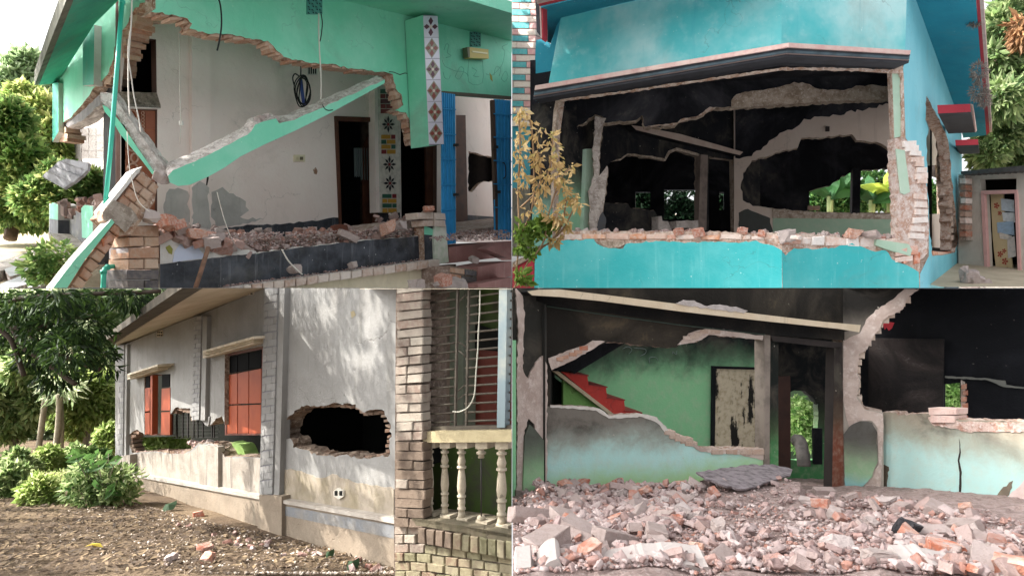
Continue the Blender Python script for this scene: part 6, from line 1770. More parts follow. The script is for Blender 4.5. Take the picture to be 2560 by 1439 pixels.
    for x, y, m_, s_, lab in [(510, 1378, CHR[0], .6, 'red brick stub on the dirt before the white house'), (520, 1402, CHR[1], .6, 'dark red brick piece lying in the shade'), (500, 1290, CHR[3], .7, 'brick piece half buried left of the plinth'), (425, 1405, CHP[0], .6, 'pale round stone at the bottom of the dirt path'), (1130, 1415, CHP[1], .01, 'x')]:
        if lab != 'x': tag(place('brick_fragment', m_, G.pt(x, y) + V((0, 0, .03)), (.2, .1, x), s_), lab, 'brick')
    lf = leafmat('big_green_leaf', ['2f4630', '42583c'], .3)
    for k, (x, y, r, lab) in enumerate([(424, 1275, 22, 'green leaf bag lying against the plinth of the white house'), (883, 1425, 20, 'folded green leaf at the bottom before the plinth'), (825, 1398, 14, 'grey green leaf curled by the plinth')]):
        q = []
        p = G.pt(x, y) + V((0, 0, .12)); s_ = r / FOC * p.y
        p = p - V((0, 0, .06))
        vs = [p + V((s_ * math.cos(t) * .8, s_ * .6 * math.sin(t), s_ * .5 * math.sin(t + .6) + .02 * math.sin(3 * t))) for t in np.linspace(0, 2 * math.pi, 11)[:-1]] + [p + V((0, -.03, .04))]
        o = make_obj('fallen_leaf', vs, [(i, (i + 1) % 10, 10) for i in range(10)], lf)
        tag(o, lab, 'leaf')
    yl = G.pt(235, 1372)
    o = make_obj('fallen_leaf', [yl + V(v) for v in ((-.1, 0, .03), (-.03, -.04, .07), (.06, -.03, .07), (.1, 0, .02), (.04, .05, .05), (-.05, .05, .05))], [(0, 1, 4, 5), (1, 2, 3, 4)], leafmat('yellow_big_leaf', ['b5a540', 'c9bc5a'], .3))
    tag(o, 'single yellow leaf lying on the dirt path', 'leaf')

    # ---- greenery ----
    bark = plain('forest_bark', '8d8474', .9, var=.6, c2='5a5246', sc=6, bump=.5)
    palm = plain('palm_bark', 'a59c88', .9, var=.5, c2='6f6858', sc=9, bump=.4)
    fl = leafmat('forest_leaf', ['4a6238', '6a8450', '8ca46c', 'b0c08c', 'c4cf9c'], .5)
    fd = leafmat('dark_leaf', ['2c4422', '42602f', '5c7a42', '7a9458'], .45)
    fb = leafmat('bright_leaf', ['6f8a48', '8fa860', 'b0c07c', 'ccd69c'], .5)
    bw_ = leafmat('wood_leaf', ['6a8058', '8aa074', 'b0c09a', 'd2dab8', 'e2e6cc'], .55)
    # far wood: one mass
    wood = [(at(x, y, 36), V((2.6, 2.2, 2.2)), 1) for x in range(-60, 420, 55) for y in range(740, 1150, 60)]
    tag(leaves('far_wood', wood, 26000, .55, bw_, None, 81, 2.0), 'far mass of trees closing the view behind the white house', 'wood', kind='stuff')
    bd_ = make_obj('far_wood', [at(x, y, 39) for x, y in ((-300, 722), (700, 722), (700, 1180), (-300, 1180))], [(0, 1, 2, 3)], plain('wood_gloom', '5c7048', .95, var=.8, c2='2c3822', sc=.9))  # flat backing sheet with the wood's gloom put into its colour
    tag(bd_, 'flat sheet painted with the gloom of the wood behind the white house', 'wood', kind='stuff')
    def tree(label, name, x, yb, Y, blobs, n, size, m, seed, trunk=.12, asp=2.4, grp='trees beyond the white house'):
        t = thing(name, label, 'tree', G.pt(x, yb), grp)
        s_ = Y / FOC
        bl = [(at(bx, by, Y + random.uniform(-.4, .4)), V((r * s_, r * s_, r * s_)), r * r) for bx, by, r in blobs]
        leaves('crown', bl, n, size, m, t, seed, asp, .5)
        base = at(x, yb, Y)
        tp = bl[0][0]
        tube('trunk', smoothline([base, base.lerp(tp, .5) + V((.15, 0, 0)), tp], 4), trunk, bark, t, 7)
        for b_ in bl[1:5]: tube('limb', [base.lerp(tp, .6), b_[0]], trunk * .45, bark, t, 5)
    tree('sunlit pale green tree in the middle of the wood', 'wood_tree', 210, 1130, 24, [(210, 1010, 50), (180, 970, 40), (240, 970, 40), (200, 1050, 45), (255, 1020, 35), (160, 1030, 35)], 9000, .3, fb, 82)
    tree('bushy dark tree at the left edge of the wood', 'wood_tree', 30, 1130, 22, [(30, 960, 60), (0, 900, 60), (60, 920, 45), (20, 1040, 60), (80, 1000, 45), (-30, 1000, 60)], 10000, .28, fl, 83)
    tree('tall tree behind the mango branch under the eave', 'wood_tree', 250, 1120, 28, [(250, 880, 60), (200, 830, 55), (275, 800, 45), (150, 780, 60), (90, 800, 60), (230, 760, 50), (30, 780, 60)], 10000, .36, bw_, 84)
    for k, (x0, y0, x1, y1, Y, r, lab) in enumerate([(95, 1130, 125, 860, 21, .09, 'slender pale palm trunk left of the twin trunks'), (137, 1140, 150, 985, 19, .09, 'left one of the two crossing pale trunks'), (150, 1140, 148, 985, 19.5, .09, 'right one of the two crossing pale trunks'), (37, 1110, 55, 960, 23, .08, 'thin trunk at the left edge of the wood'), (180, 1085, 178, 835, 26, .05, 'thin straight trunk right of the crossing trunks')]):
        t = thing('palm_tree', lab, 'tree', at(x0, y0, Y), 'slender trunks in the wood')
        tube('trunk', smoothline([at(x0, y0, Y), at((x0 + x1) / 2 + 3, (y0 + y1) / 2, Y), at(x1, y1, Y)], 4), r, palm, t, 8)
        leaves('crown', [(at(x1, y1 - 20, Y), V((.5, .5, .4)), 1)], 70, .4, bw_, t, 120 + k, 6, .6)
    # undergrowth bushes
    for k, (x, y, r, Y, m, n, lab) in enumerate([(40, 1170, 48, 15, fl, 3600, 'leafy bush at the left edge beside the path'), (120, 1150, 34, 16.5, fb, 2600, 'bright bush behind the grassy clearing'), (30, 1210, 50, 11.5, fl, 3200, 'low bush at the left edge in front of the clearing'), (190, 1145, 34, 17, fl, 2400, 'bush right of the clearing before the twin trunks'), (100, 1230, 36, 10.6, fb, 2400, 'small bright bush at the edge of the dirt path'), (232, 1160, 40, 14, fd, 2600, 'dark bush left of the white house corner'), (275, 1090, 34, 16.5, fb, 2000, 'sunlit bush against the corner of the white house')]):
        t = thing('bush', lab, 'bush', at(x, y + r * .7, Y), 'bushes beside the white house')
        s_ = Y / FOC
        leaves('foliage', [(at(x + dx * r, y + dy * r, Y), V((r * .55 * s_, r * .5 * s_, r * .5 * s_)), 1) for dx, dy in ((-.5, 0), (.5, .1), (0, -.4), (-.3, .45), (.4, .45), (0, .2))], n, .16, m, t, 90 + k, 2.0)
        for q in range(4): tube('stem', [at(x, y + r * .8, Y), at(x + (q - 1.5) * r * .4, y - r * .1, Y)], .015, bark, t, 4)
    # broad-leaved plant by the wall
    bp = thing('broadleaf_plant', 'big broad-leaved plant growing at the far corner of the white house', 'plant', at(255, 1265, 10.5))
    rnd = random.Random(3)
    bl_ = leafmat('taro_leaf', ['27482a', '3a6034', '54783e', '748f50'], .5)
    for k in range(42):
        cx, cy = rnd.uniform(175, 300), rnd.uniform(1130, 1245); Y = 10.5 + rnd.uniform(-.5, .6)
        a = rnd.uniform(.3, 2.8); r = rnd.uniform(12, 25)
        c = at(cx, cy, Y); s_ = r / FOC * Y
        u = V((math.cos(a), rnd.uniform(-.4, .2), -math.sin(a) * .8)).normalized(); w = u.cross(V((0, -1, .5))).normalized()
        make_obj('leaf', [c - u * s_ * .9, c - u * s_ * .3 + w * s_ * .5 + V((0, -.03, 0)), c + u * s_ * .4 + w * s_ * .38, c + u * s_ * 1.1, c + u * s_ * .4 - w * s_ * .38, c - u * s_ * .3 - w * s_ * .5 + V((0, -.03, 0)), c + V((0, .05, 0))],
                 [(0, 1, 6), (1, 2, 6), (2, 3, 6), (3, 4, 6), (4, 5, 6), (5, 0, 6)], bl_, bp)
        tube('stem', [at(250 + rnd.uniform(-20, 25), 1262, 10.5), c], .008, bark, bp, 4)
    leaves('small_leaves', [(at(x, y, 10.4), V((.3, .3, .25)), 1) for x, y in ((230, 1180), (270, 1210), (290, 1240), (240, 1230), (300, 1200), (205, 1215))], 1800, .12, fl, bp, 99)
    tag(leaves('grass', [(G.pt(x, y) + V((0, 0, .05)), V((.5, .5, .06)), 1) for x in range(20, 180, 25) for y in (1195, 1205, 1218, 1230)], 2600, .07, fb, None, 100, 5, -.6), 'short grass in the clearing beside the dirt path', 'grass', kind='stuff')
    # garden behind the house, seen through the broken wall
    for k, (x, y, lab) in enumerate([(380, 1105, 'sunlit bush seen through the gap under the far shutter'), (450, 1105, 'sunlit bush seen through the gap under the broken wall')]):
        t = thing('bush', lab, 'bush', at(x, y + 30, 22), 'bushes beside the white house')
        leaves('foliage', [(at(x + dx, y, 22), V((.5, .4, .5)), 1) for dx in (-35, -12, 12, 35)], 1600, .2, fb, t, 105 + k, 2.0)
        tube('stem', [at(x, y + 40, 22), at(x, y, 22)], .03, bark, t, 4)

    # ---- the mango tree whose branch hangs in from the left; unseen crown leaves are placed for their shade ----
    mg = leafmat('mango_leaf', ['16240f', '223818', '314a20', '4a652e'], .22)
    t = thing('mango_tree', 'dark mango tree reaching in over the path from the left above the white house', 'tree', (-11.5, 9.0, gz(-11.5, 9.0)))
    Yb = 8.0; s_ = Yb / FOC
    vis = [(60, 760, 60), (150, 740, 60), (240, 740, 50), (330, 735, 45), (120, 830, 60), (180, 870, 55), (220, 820, 50), (90, 880, 45), (150, 930, 50), (250, 880, 35), (400, 725, 30), (40, 820, 40), (262, 920, 22)]
    bl = [(at(x, y, Yb + random.uniform(-.6, .6)), V((r * s_, .45, r * s_)), r * r) for x, y, r in vis]
    outside = lambda v: (np.abs(v[:, :, 0]).min(1) > .83 * v[:, :, 1].max(1)) | (v[:, :, 2].max(1) < -.01)
    leaves('crown', [(c_, r_ * .8, w_) for c_, r_, w_ in bl], 3000, .14, mg, t, 110, 4.0, .9, None, .2)
    rnd = random.Random(8)
    sd = V((SUN_DIR.x * math.cos(SUN_EL), SUN_DIR.y * math.cos(SUN_EL), math.sin(SUN_EL)))
    big = []; big2 = []
    def lit(x, y):
        """whether the shaped crown leaves a spot of wall or ground sunlit"""
        for cx, cy, rx, ry in ((935, 790, 22, 40), (905, 895, 34, 22), (870, 1000, 22, 16), (820, 775, 16, 22), (760, 880, 14, 26), (512, 1000, 36, 46), (450, 1000, 22, 22), (520, 1170, 60, 50), (420, 1170, 40, 28), (668, 1150, 20, 60), (600, 1290, 80, 46), (480, 1280, 40, 40), (560, 930, 14, 20), (930, 1190, 26, 26), (770, 1200, 24, 20),
                               (760, 1330, 40, 24), (880, 1370, 30, 20), (560, 1375, 170, 34), (350, 1398, 130, 30), (720, 1350, 90, 24), (360, 1060, 14, 30), (610, 1020, 16, 40), (340, 950, 10, 24)):
            if ((x - cx) / rx) ** 2 + ((y - cy) / ry) ** 2 < 2.6: return True
        return False
    gx_ = []
    for x in range(285, 990, 15):
        for y in range(730, 1440, 15):
            xx, yy = x + rnd.uniform(-5, 5), y + rnd.uniform(-5, 5)
            if lit(xx, yy): continue
            onwall = yy < 1262 + (xx - 330) * .238
            if yy < 862 - (xx - 298) * .39 and onwall: continue
            gx_.append((W.pt(xx, yy) if onwall else G.pt(xx, yy), 15))
    for x in range(-60, 300, 34):
        for y in range(1250, 1440, 26):
            if not lit(x, y): gx_.append((G.pt(x, y), 30))
    for p, sp in gx_:
        q = p
        for i in range(90):
            q = p + sd * (i * .15)
            if abs(q.x) > .86 * q.y: break
        r_ = sp / FOC * p.y
        big.append((q + sd * rnd.uniform(.2, 1.2), V((r_, r_, r_)) * .62, r_ * r_))
    for k in range(230):
        Yk = rnd.uniform(2.6, 7.6); p = V((rnd.uniform(0, .8) * Yk, Yk, -.547 - .244 * Yk + rnd.uniform(0, .5)))
        if k > 150: Yk = rnd.uniform(7, 9.6); p = V((rnd.uniform(0.1, .75) * Yk, Yk, -rnd.uniform(.05, 2.4)))
        q = p
        for i in range(120):
            q = p + sd * (i * .2)
            if q.x < 0 and abs(q.x) > .88 * q.y: break
        big2.append((q + sd * rnd.uniform(.4, 2.6), V((.6, .6, .5)), 1))
    def clear(c):
        for cx, cy in ((935, 790), (905, 895), (870, 1000), (820, 775), (760, 880), (512, 1000), (520, 1170), (420, 1170), (668, 1150), (600, 1290), (480, 1280), (930, 1190), (770, 1200)):
            p = W.pt(cx, cy); d = c - p
            if (d - sd * d.dot(sd)).length < .8: return False
        for cx, cy in ((760, 1330), (560, 1375), (640, 1360), (480, 1380), (700, 1345), (350, 1395), (260, 1400)):
            p = G.pt(cx, cy); d = c - p
            if (d - sd * d.dot(sd)).length < .9: return False
        return True
    big2 = [b_ for b_ in big2 if clear(b_[0])]
    leaves('added_sun_screen', big2, 12000, .34, mg, t, 112, 2.6, .4, outside, .3, True)  # unseen leaf clumps added to keep the sun off the burnt room
    leaves('shaped_dapple_crown', big, 34000, .08, mg, t, 111, 2.0, .3, outside, .2, True)  # unseen leaves shaped with gaps where the sun patches should fall
    b0 = V((-11.5, 9.0, gz(-11.5, 9.0)))
    set_quad(-1, -1)
    # trunk and limbs stay left of the picture; thin branches carry the leaves in view
    tube('trunk', smoothline([b0, b0 + V((.1, -.1, 1.5)), V((-10.6, 8.8, -.05))], 4), .26, bark, t, 9)
    for pts in ([(-60, 800), (30, 815), (70, 830), (150, 800), (240, 790)], [(-40, 770), (60, 745), (200, 735), (330, 732), (400, 727)], [(30, 815), (60, 870), (110, 900), (160, 940), (190, 960)], [(70, 830), (130, 880), (200, 905), (250, 925)], [(-40, 800), (20, 840), (40, 880), (60, 940)]):
        tube('branch', smoothline([at(x, y, Yb) for x, y in pts], 4), .03, plain('branch_dark', '3d3228', .9, var=.4), t, 6, None)
# ================================================================== lower right: inside the burnt house, floor deep in rubble
def build_burnt_room():
    set_quad(1, -1)
    A = vpl(1360, 7.0, 2110, 8.4)
    D = vpl(2105, 8.4, 2207, 8.2)
    B = vpl(2205, 8.3, 2560, 6.7)
    PL = vpl(1283, 6.7, 1364, 6.95)
    hz = 1110.0; hh = .547; sl = (hz - CY) / FOC
    gz = lambda X, Y: -hh - sl * Y
    Fl = Pl(V((0, 0, -hh)), V((0, sl, 1)))
    brk = rough_break('br_break', 'c3b0a4', '9c7f6e', 'd6c9c0', 9, .8)
    plas = rough_break('bare_plaster', 'c7b6ac', 'b3a096', 'd2c5bd', 4, .35)
    soot = sootmat('br_soot', '1b1a1a', '3a352f', '574e42', 1.2, .8, .5)
    sootd = sootmat('br_soot_dark', '0f1014', '23242a', '33322f', 1.0, .7, .4)
    z = lambda y, Y=7.2: (CY - y) / FOC * Y
    upm = sootmat('upper_soot', '23201c', '474037', '6a5c48', 1.1, .9, .55)
    lowm = sooty('lower_wall_paint', 'b5dcd6', z(1150), z(1050), '7a746c', .16, 1.5, mid='948c80', low='a5cc8c', lowz=(z(1240), z(1150)))
    greenw = sooty('stair_green', '8fcc9a', z(980, 8.6), z(850, 8.6), '15161a', .22, 1.4, mid='3c4a40')
    H = thing('burnt_house', 'inside of a burnt house with broken partition walls above a floor of rubble', 'house', A.pt(1740, 1240))
    P_ = lambda *a, **k: slab(*a, parent=H, **k)

    # ---- partition with the big hole ----
    rim = jag([(1372, 926), (1382, 922), (1410, 910), (1440, 895), (1488, 868), (1520, 855), (1560, 857), (1600, 862), (1660, 869), (1692, 868), (1701, 858), (1735, 855), (1760, 845), (1772, 834), (1800, 838), (1850, 842), (1906, 848)], 1.5, 8, 1)
    lowr = jag([(1912, 1126), (1850, 1122), (1790, 1122), (1752, 1120), (1722, 1102), (1692, 1096), (1672, 1086), (1662, 1066), (1640, 1046), (1606, 1036), (1570, 1039), (1524, 1042), (1510, 1030), (1492, 1021), (1440, 1018), (1375, 1015)], 1.5, 8, 2)
    door = [(1924, 832), (2106, 852), (2106, 1300), (1924, 1300)]
    P_('partition_top', A, [(1358, 660), (2112, 660), (2112, 862), (2104, 850), (1912, 832), (1912, 850)] + rim[::-1] + [(1358, 926)], .16, [upm, brk])
    P_('partition_low', A, lowr + [(1375, 1015), (1358, 1015), (1358, 1300), (1924, 1300), (1924, 1126)], .16, [lowm, brk])
    P_('partition_side', A, [(1358, 926), (1374, 926), (1376, 1016), (1358, 1016)], .16, [upm, brk], off=-.002)
    # pale band where plaster broke off around the hole, bricks showing in it
    P_('bare_brick_band', A, jag([(1371, 896), (1400, 884), (1436, 870), (1462, 862), (1482, 850), (1512, 852), (1490, 868), (1440, 896), (1410, 912), (1378, 925)], 1.5, 8, 3, True), .02, plas, off=.01)
    edge_bricks_on(A, [(1394, 900), (1420, 890), (1448, 878), (1468, 868)], 20, 11, .06, brickmat('band_brick', ['b5654a', 'b98a72', 'c9a08a'], 'c0a898', .4), 5, H, .02, 3)
    P_('bare_brick_band', A, jag([(1694, 862), (1712, 845), (1722, 832), (1750, 825), (1768, 818), (1800, 822), (1850, 828), (1890, 838), (1912, 838), (1906, 849), (1850, 843), (1800, 839), (1774, 836), (1760, 846), (1735, 856), (1702, 860)], 1.5, 8, 4, True), .02, plas, off=.01)
    edge_bricks_on(A, [(1715, 848), (1742, 838), (1764, 828), (1795, 830)], 24, 10, .06, brickmat('band_brick2', ['c0a898', 'b59a88', 'cbb8aa'], 'cdbfb4', .4), 6, H, .02, 4)
    P_('plaster_edge', A, jag([(1376, 1012), (1440, 1015), (1492, 1018), (1512, 1028), (1524, 1039), (1570, 1036), (1606, 1033), (1642, 1043), (1664, 1064), (1676, 1084), (1664, 1082), (1650, 1062), (1630, 1050), (1606, 1041), (1570, 1043), (1522, 1046), (1508, 1036), (1490, 1026), (1440, 1021), (1376, 1018)], 1.2, 7, 5, True), .012, plaster('chalk_edge', 'd8d2ca', 'c2b8ad', .5, 8), off=.008)
    edge_bricks_on(A, [(1668, 1076), (1690, 1092), (1712, 1100), (1738, 1112)], 30, 13, .14, brickmat('band_brick2', ['c0a898']), 5, H, .01, 6)
    P_('bare_brick_band', A, jag([(1722, 1104), (1752, 1118), (1800, 1121), (1860, 1122), (1918, 1118), (1922, 1150), (1880, 1144), (1850, 1136), (1790, 1132), (1750, 1128)], 1.5, 8, 6, True), .02, plas, off=.01)
    for x in (1780, 1815, 1850, 1882): pbrick(A, [(x, 1123), (x + 30, 1123), (x + 30, 1136), (x, 1135)], .12, brickmat('band_brick2', ['c0a898']), H, .02, .004)
    P_('blackened_skirting', A, [(1362, 1226), (1740, 1212), (1924, 1206), (1924, 1300), (1362, 1300)], .012, plaster('grey_skirting', '9a8f86', '857a72', .6, 4, .3), off=.01)
    # pale ledge beam
    lm = plaster('singed_ledge', 'c9b79c', 'd9cbb4', .5, 5, .35, '4a4034', .2)
    prism('ledge_beam', [A.pt(x, y, .32) for x, y in [(1318, 728), (1345, 724), (1400, 723), (1500, 735), (1700, 760), (1900, 785), (2060, 804), (2152, 812), (2148, 830), (2100, 822), (1900, 801), (1700, 778), (1500, 752), (1400, 742), (1330, 738)]], -A.n * .38, [lm, soot], H)
    P_('ledge_soffit', A, [(1330, 738), (1400, 742), (1700, 778), (2100, 824), (2148, 832), (2112, 850), (1912, 836), (1368, 762), (1340, 752)], .02, soot, off=.012)
    P_('scraped_patch', A, jag([(1690, 758), (1710, 750), (1735, 752), (1760, 764), (1800, 762), (1840, 768), (1870, 776), (1860, 782), (1760, 770)], 2, 7, 7, True), .01, plaster('scraped', 'b9b0ac', '8f8680', .6, 10), off=.33)
    tube('conduit', [A.pt(1366, 765, .02), A.pt(1480, 782, .02), A.pt(1700, 812, .02), A.pt(1912, 836, .02)], .008, plain('conduit_green', '3c4a42', .6), H, 5)

    # ---- left pier ----
    P_('left_pier', PL, [(1340, 752), (1366, 760), (1366, 1300), (1282, 1300), (1282, 660), (1345, 660)], .3, [sooty('pier_soot', '7fa77c', z(1230, 6.8), z(1050, 6.8), '2c2b27', .12, 1.5, mid='4f564a'), brk])
    P_('green_edge', PL, [(1281, 850), (1290, 850), (1290, 1250), (1281, 1250)], .02, plaster('bright_green', '8fcf9c', 'a9dcb2', .4, 3), off=.012)
    P_('broken_plaster', PL, jag([(1290, 722), (1306, 740), (1311, 780), (1309, 840), (1308, 930), (1320, 945), (1340, 905), (1362, 886), (1368, 920), (1368, 1215), (1340, 1215), (1336, 1060), (1322, 1045), (1312, 1075), (1308, 1230), (1292, 1230), (1294, 1100), (1292, 960), (1295, 840), (1293, 780)], 2, 8, 8, True), .03, plas, off=.02)
    P_('pier_face', PL, [(1308, 1230), (1312, 1090), (1324, 1060), (1338, 1072), (1360, 1100), (1360, 1230)], .02, sooty('pier_face_paint', '8fb88c', z(1200, 6.8), z(1090, 6.8), '5a5f56', .08, 1.5, mid='70756a'), off=.04)
    P_('pier_foot', PL, [(1290, 1225), (1362, 1228), (1362, 1300), (1290, 1300)], .05, plaster('grey_skirting', '9a8f86'), off=.03)
    prism('pier_corner', [PL.pt(1362, 760, .05), PL.pt(1370, 760, -.1), PL.pt(1370, 1260, -.1), PL.pt(1362, 1260, .05)], -PL.n * .05, sooty('corner_paint', '7f8a80', z(1300), z(1150), '3a3a38', .1), H)

    # ---- stair room behind the hole ----
    R = A.back(1.5)
    P_('stair_room_wall', R, [(1300, 800), (1935, 800), (1935, 1290), (1300, 1290)], .1, greenw)
    slab('stair_room_end', vpl(1372, 7.2, 1392, 9.4), [(1372, 800), (1392, 800), (1392, 1260), (1372, 1260)], .1, soot, H)
    P_('turquoise_strip', R, [(1372, 940), (1382, 940), (1382, 1005), (1372, 1005)], .03, plain('strip_teal', '3f9fae', .6), off=.3)
    P_('dark_corner', R, [(1382, 940), (1409, 960), (1409, 1030), (1382, 1020)], .03, plain('corner_dark', '1f2a22', .9), off=.32)
    T = A.back(.75)
    redm = plaster('red_stair_paint', 'b23a34', 'c24a40', .5, 4, .1, speck=.2)
    st = prism('stair', [T.pt(x, y) for x, y in [(1402, 928), (1468, 938), (1472, 962), (1515, 967), (1518, 994), (1560, 999), (1563, 1027), (1605, 1031), (1605, 1040), (1540, 1042)]], -A.n * .5, [redm, soot], H)
    for x, y in ((1470, 938), (1517, 967), (1561, 999), (1604, 1031)):
        slab('stair_tread', T, [(x - 44, y - 6), (x + 2, y - 1), (x + 2, y + 2), (x - 44, y - 4)], .5, plain('tread_red', '8a2c28', .6), st, off=.01)
    prism('stair_string', [T.pt(x, y, .03) for x, y in [(1378, 924), (1392, 924), (1545, 1042), (1532, 1042)]], -A.n * .1, plaster('string_cream', 'b9a78c', 'cdbda2', .5, 5), H)
    P_('under_stair', T, [(1408, 950), (1535, 1045), (1408, 1045)], .05, plaster('lime_green', '7fa860', '5f8a48', .6, 2), off=-.05)
    prism('stair_soffit', [T.pt(x, y, .1) for x, y in [(1378, 926), (1440, 894), (1512, 852), (1575, 850), (1436, 934), (1428, 928)]], -A.n * .6, sootd, H)
    P_('chalk_scrawl', R, [(1, 1), (2, 1), (2, 2)], .001, soot) if False else None
    for pts in ([(1556, 872), (1570, 866), (1580, 874), (1572, 884)], [(1585, 870), (1612, 872), (1614, 882), (1600, 890)], [(1624, 908), (1624, 894), (1640, 893), (1645, 903)], [(1682, 886), (1682, 878), (1690, 886), (1692, 876)]):
        wire('chalk_mark', R, pts, .004, plain('chalk', '7d8a86', .9), H, .004, 3, 4)
    dr = P_('scorched_door', R, [(1789, 920), (1908, 924), (1906, 1130), (1786, 1130)], .05, None or sooty('scorched_door_paint', 'cdbfa4', 50, 51, '22201c', .2, 2, side=(.0, 0, .0)), off=.06)
    dm = MB('charred_white_door'); na = dm.noise(2.2, 5, .65, vec=dm.scaled(2.2, 2.2, .5)); nb = dm.noise(14, 4, .6)
    dm.col(dm.mix(dm.ramp(dm.math('ADD', na, dm.math('MULTIPLY', nb, .22)), .66, .74), dm.mix(dm.ramp(nb, .4, .7), 'cfc3aa', 'b3a488'), '1d1b18')); dm.rough(.7, .3)
    dr.data.materials[0] = dm.m; dr.data.materials[1] = dm.m
    P_('door_frame', R, [(1784, 915), (1914, 919), (1914, 924), (1790, 921), (1787, 1140), (1782, 1140)], .06, sootd, off=.08)

    # ---- doorway ----
    wd = plain('door_timber', '6e3f30', .6, var=.6, c2='3a2a26', sc=4)
    chr_ = plain('charred_timber', '332c2a', .85, var=.5, c2='1c1918', sc=5)
    P_('door_post', A, [(1911, 836), (1926, 838), (1924, 1180), (1912, 1180)], .18, plain('post_grey', '8d8278', .8, var=.6, c2='5a514a', sc=6), off=.03)
    P_('door_head', A, [(1926, 838), (2106, 856), (2106, 872), (1932, 852)], .14, chr_, off=.02)
    P_('door_jamb', A, [(1926, 850), (1946, 852), (1946, 1170), (1926, 1180)], .12, sooty('jamb_green', '4f8f5a', z(1140, 8.2), z(1000, 8.2), '1c211e', .1, 2), off=-.1)
    P_('door_jamb', A, [(2086, 866), (2106, 868), (2110, 1226), (2080, 1226)], .14, [sooty('jamb_timber', '7a4636', z(1130, 8.3), z(960, 8.3), '2b2624', .1, 2), chr_], off=.02)
    # passage behind the doorway, daylight and plants at its far end
    Pq = A.back(1.6)
    P_('passage_wall', Pq, [(1900, 780), (2130, 780), (2130, 1260), (1900, 1260)], .1, sooty('passage_paint', '4f8f5a', z(1160, 9.6), z(1000, 9.6), '14171a', .15, 1.5), holes=[jag([(1976, 980), (1985, 975), (2012, 978), (2030, 990), (2040, 1006), (2045, 1008), (2046, 1150), (1976, 1150)], 1, 7, 3, True)])
    prism('passage_ceiling', [A.pt(1924, 835, -.1), A.pt(2106, 850, -.1), Pq.pt(2130, 850), Pq.pt(1900, 840)], V((0, 0, .05)), sootd, H)
    P_('passage_door', Pq, [(1946, 940), (1976, 940), (1977, 1172), (1946, 1172)], .04, plain('passage_timber', '4a3028', .7, var=.5, c2='2a1f1c', sc=4), off=.12)
    P_('passage_post', Pq, [(2034, 1070), (2056, 1070), (2056, 1160), (2036, 1160)], .04, sootd, off=.1)

    # ---- wall right of the door, torn open above ----
    te = jag([(2312, 706), (2300, 724), (2272, 738), (2262, 752), (2256, 770), (2222, 788), (2205, 798), (2198, 822), (2182, 840), (2178, 856), (2168, 872), (2150, 880), (2144, 900), (2143, 932), (2152, 945), (2144, 990), (2152, 1005), (2162, 1022)], 2, 8, 11)
    P_('torn_wall', D, te + [(2208, 1030), (2210, 1300), (2106, 1300), (2106, 660), (2312, 660)], .2, [sooty('torn_soot', 'a59c92', z(880, 8.3), z(760, 8.3), '24221f', .1, 1.5, mid='6f675e'), brk])
    P_('bare_plaster', D, jag([(2108, 852), (2150, 832), (2166, 800), (2190, 775), (2232, 748), (2262, 722), (2300, 722), (2272, 740), (2258, 772), (2222, 790), (2206, 800), (2198, 824), (2180, 846), (2168, 874), (2148, 884), (2144, 935), (2150, 950), (2142, 992), (2162, 1024), (2208, 1034), (2210, 1060), (2200, 1240), (2160, 1210), (2196, 1160), (2194, 1070), (2180, 1052), (2150, 1050), (2124, 1070), (2108, 1010)], 1.5, 8, 12, True), .02, plas, off=.012)
    edge_bricks_on(D, [(2270, 742), (2226, 784), (2192, 815), (2172, 850), (2150, 878), (2140, 905), (2138, 935), (2140, 975), (2148, 1005)], 28, 15, .2, brickmat('torn_brick', ['bfae9f', 'c9b8a8', 'b59c8a', 'cfc2b6'], 'cdc1b6', .5), 17, H, -.03, 13)
    P_('burnt_dado', D, jag([(2110, 1085), (2122, 1066), (2150, 1052), (2180, 1056), (2192, 1080), (2194, 1150), (2180, 1190), (2150, 1222), (2112, 1222)], 1.5, 8, 13, True), .012, sooty('dado_paint', '93b58f', z(1190, 8.2), z(1090, 8.2), '5c5a56', .08, 2, mid='75736a', low='8fc0c4', lowz=(z(1225, 8.2), z(1180, 8.2))), off=.03)
    # low wall on the right
    lw = jag([(2206, 1030), (2240, 1030), (2244, 1038), (2300, 1032), (2322, 1034), (2390, 1048), (2420, 1050), (2480, 1050), (2560, 1054)], 2, 8, 14)
    bwm = sooty('right_wall_paint', 'a3c8c4', z(1180, 7.6), z(1050, 7.6), '8f7f68', .14, 1.3, mid='a5987f', low='86b0a8', lowz=(z(1300, 7.6), z(1200, 7.6)), soot='8a7a66') if False else sooty('right_wall_paint', 'b5d9d4', z(1150, 7.6), z(1030, 7.6), '9a9080', .2, 1.3, mid='a8a290')
    P_('low_wall', B, lw + [(2600, 1054), (2600, 1400), (2206, 1300)], .2, [bwm, brk])
    P_('bare_brick_band', B, jag([(2320, 1040), (2360, 1042), (2390, 1052), (2480, 1054), (2598, 1058), (2598, 1080), (2480, 1078), (2420, 1080), (2370, 1068), (2330, 1062)], 2, 8, 15, True), .02, rough_break('pink_band', 'd0b8ae', 'b08878', 'dccfc8', 8), off=.01)
    for x0, y0, x1, y1 in ((2320, 1018, 2388, 1036), (2326, 1038, 2386, 1056)):
        pbrick(B, [(x0, y0), (x1, y0 + 2), (x1, y1), (x0, y1)], .2, brickmat('sill_pink', ['cfa89c', 'd6b8ae'], 'e0d0c8', .5), H, .03, .006, bev=.01)
    P_('wall_crack', B, jag([(2398, 1096), (2402, 1130), (2398, 1150), (2404, 1180), (2400, 1280), (2396, 1280), (2398, 1180), (2394, 1150), (2398, 1130)], .6, 9, 2, True), .004, plain('crack_black', '2c2420', .9), off=.004)
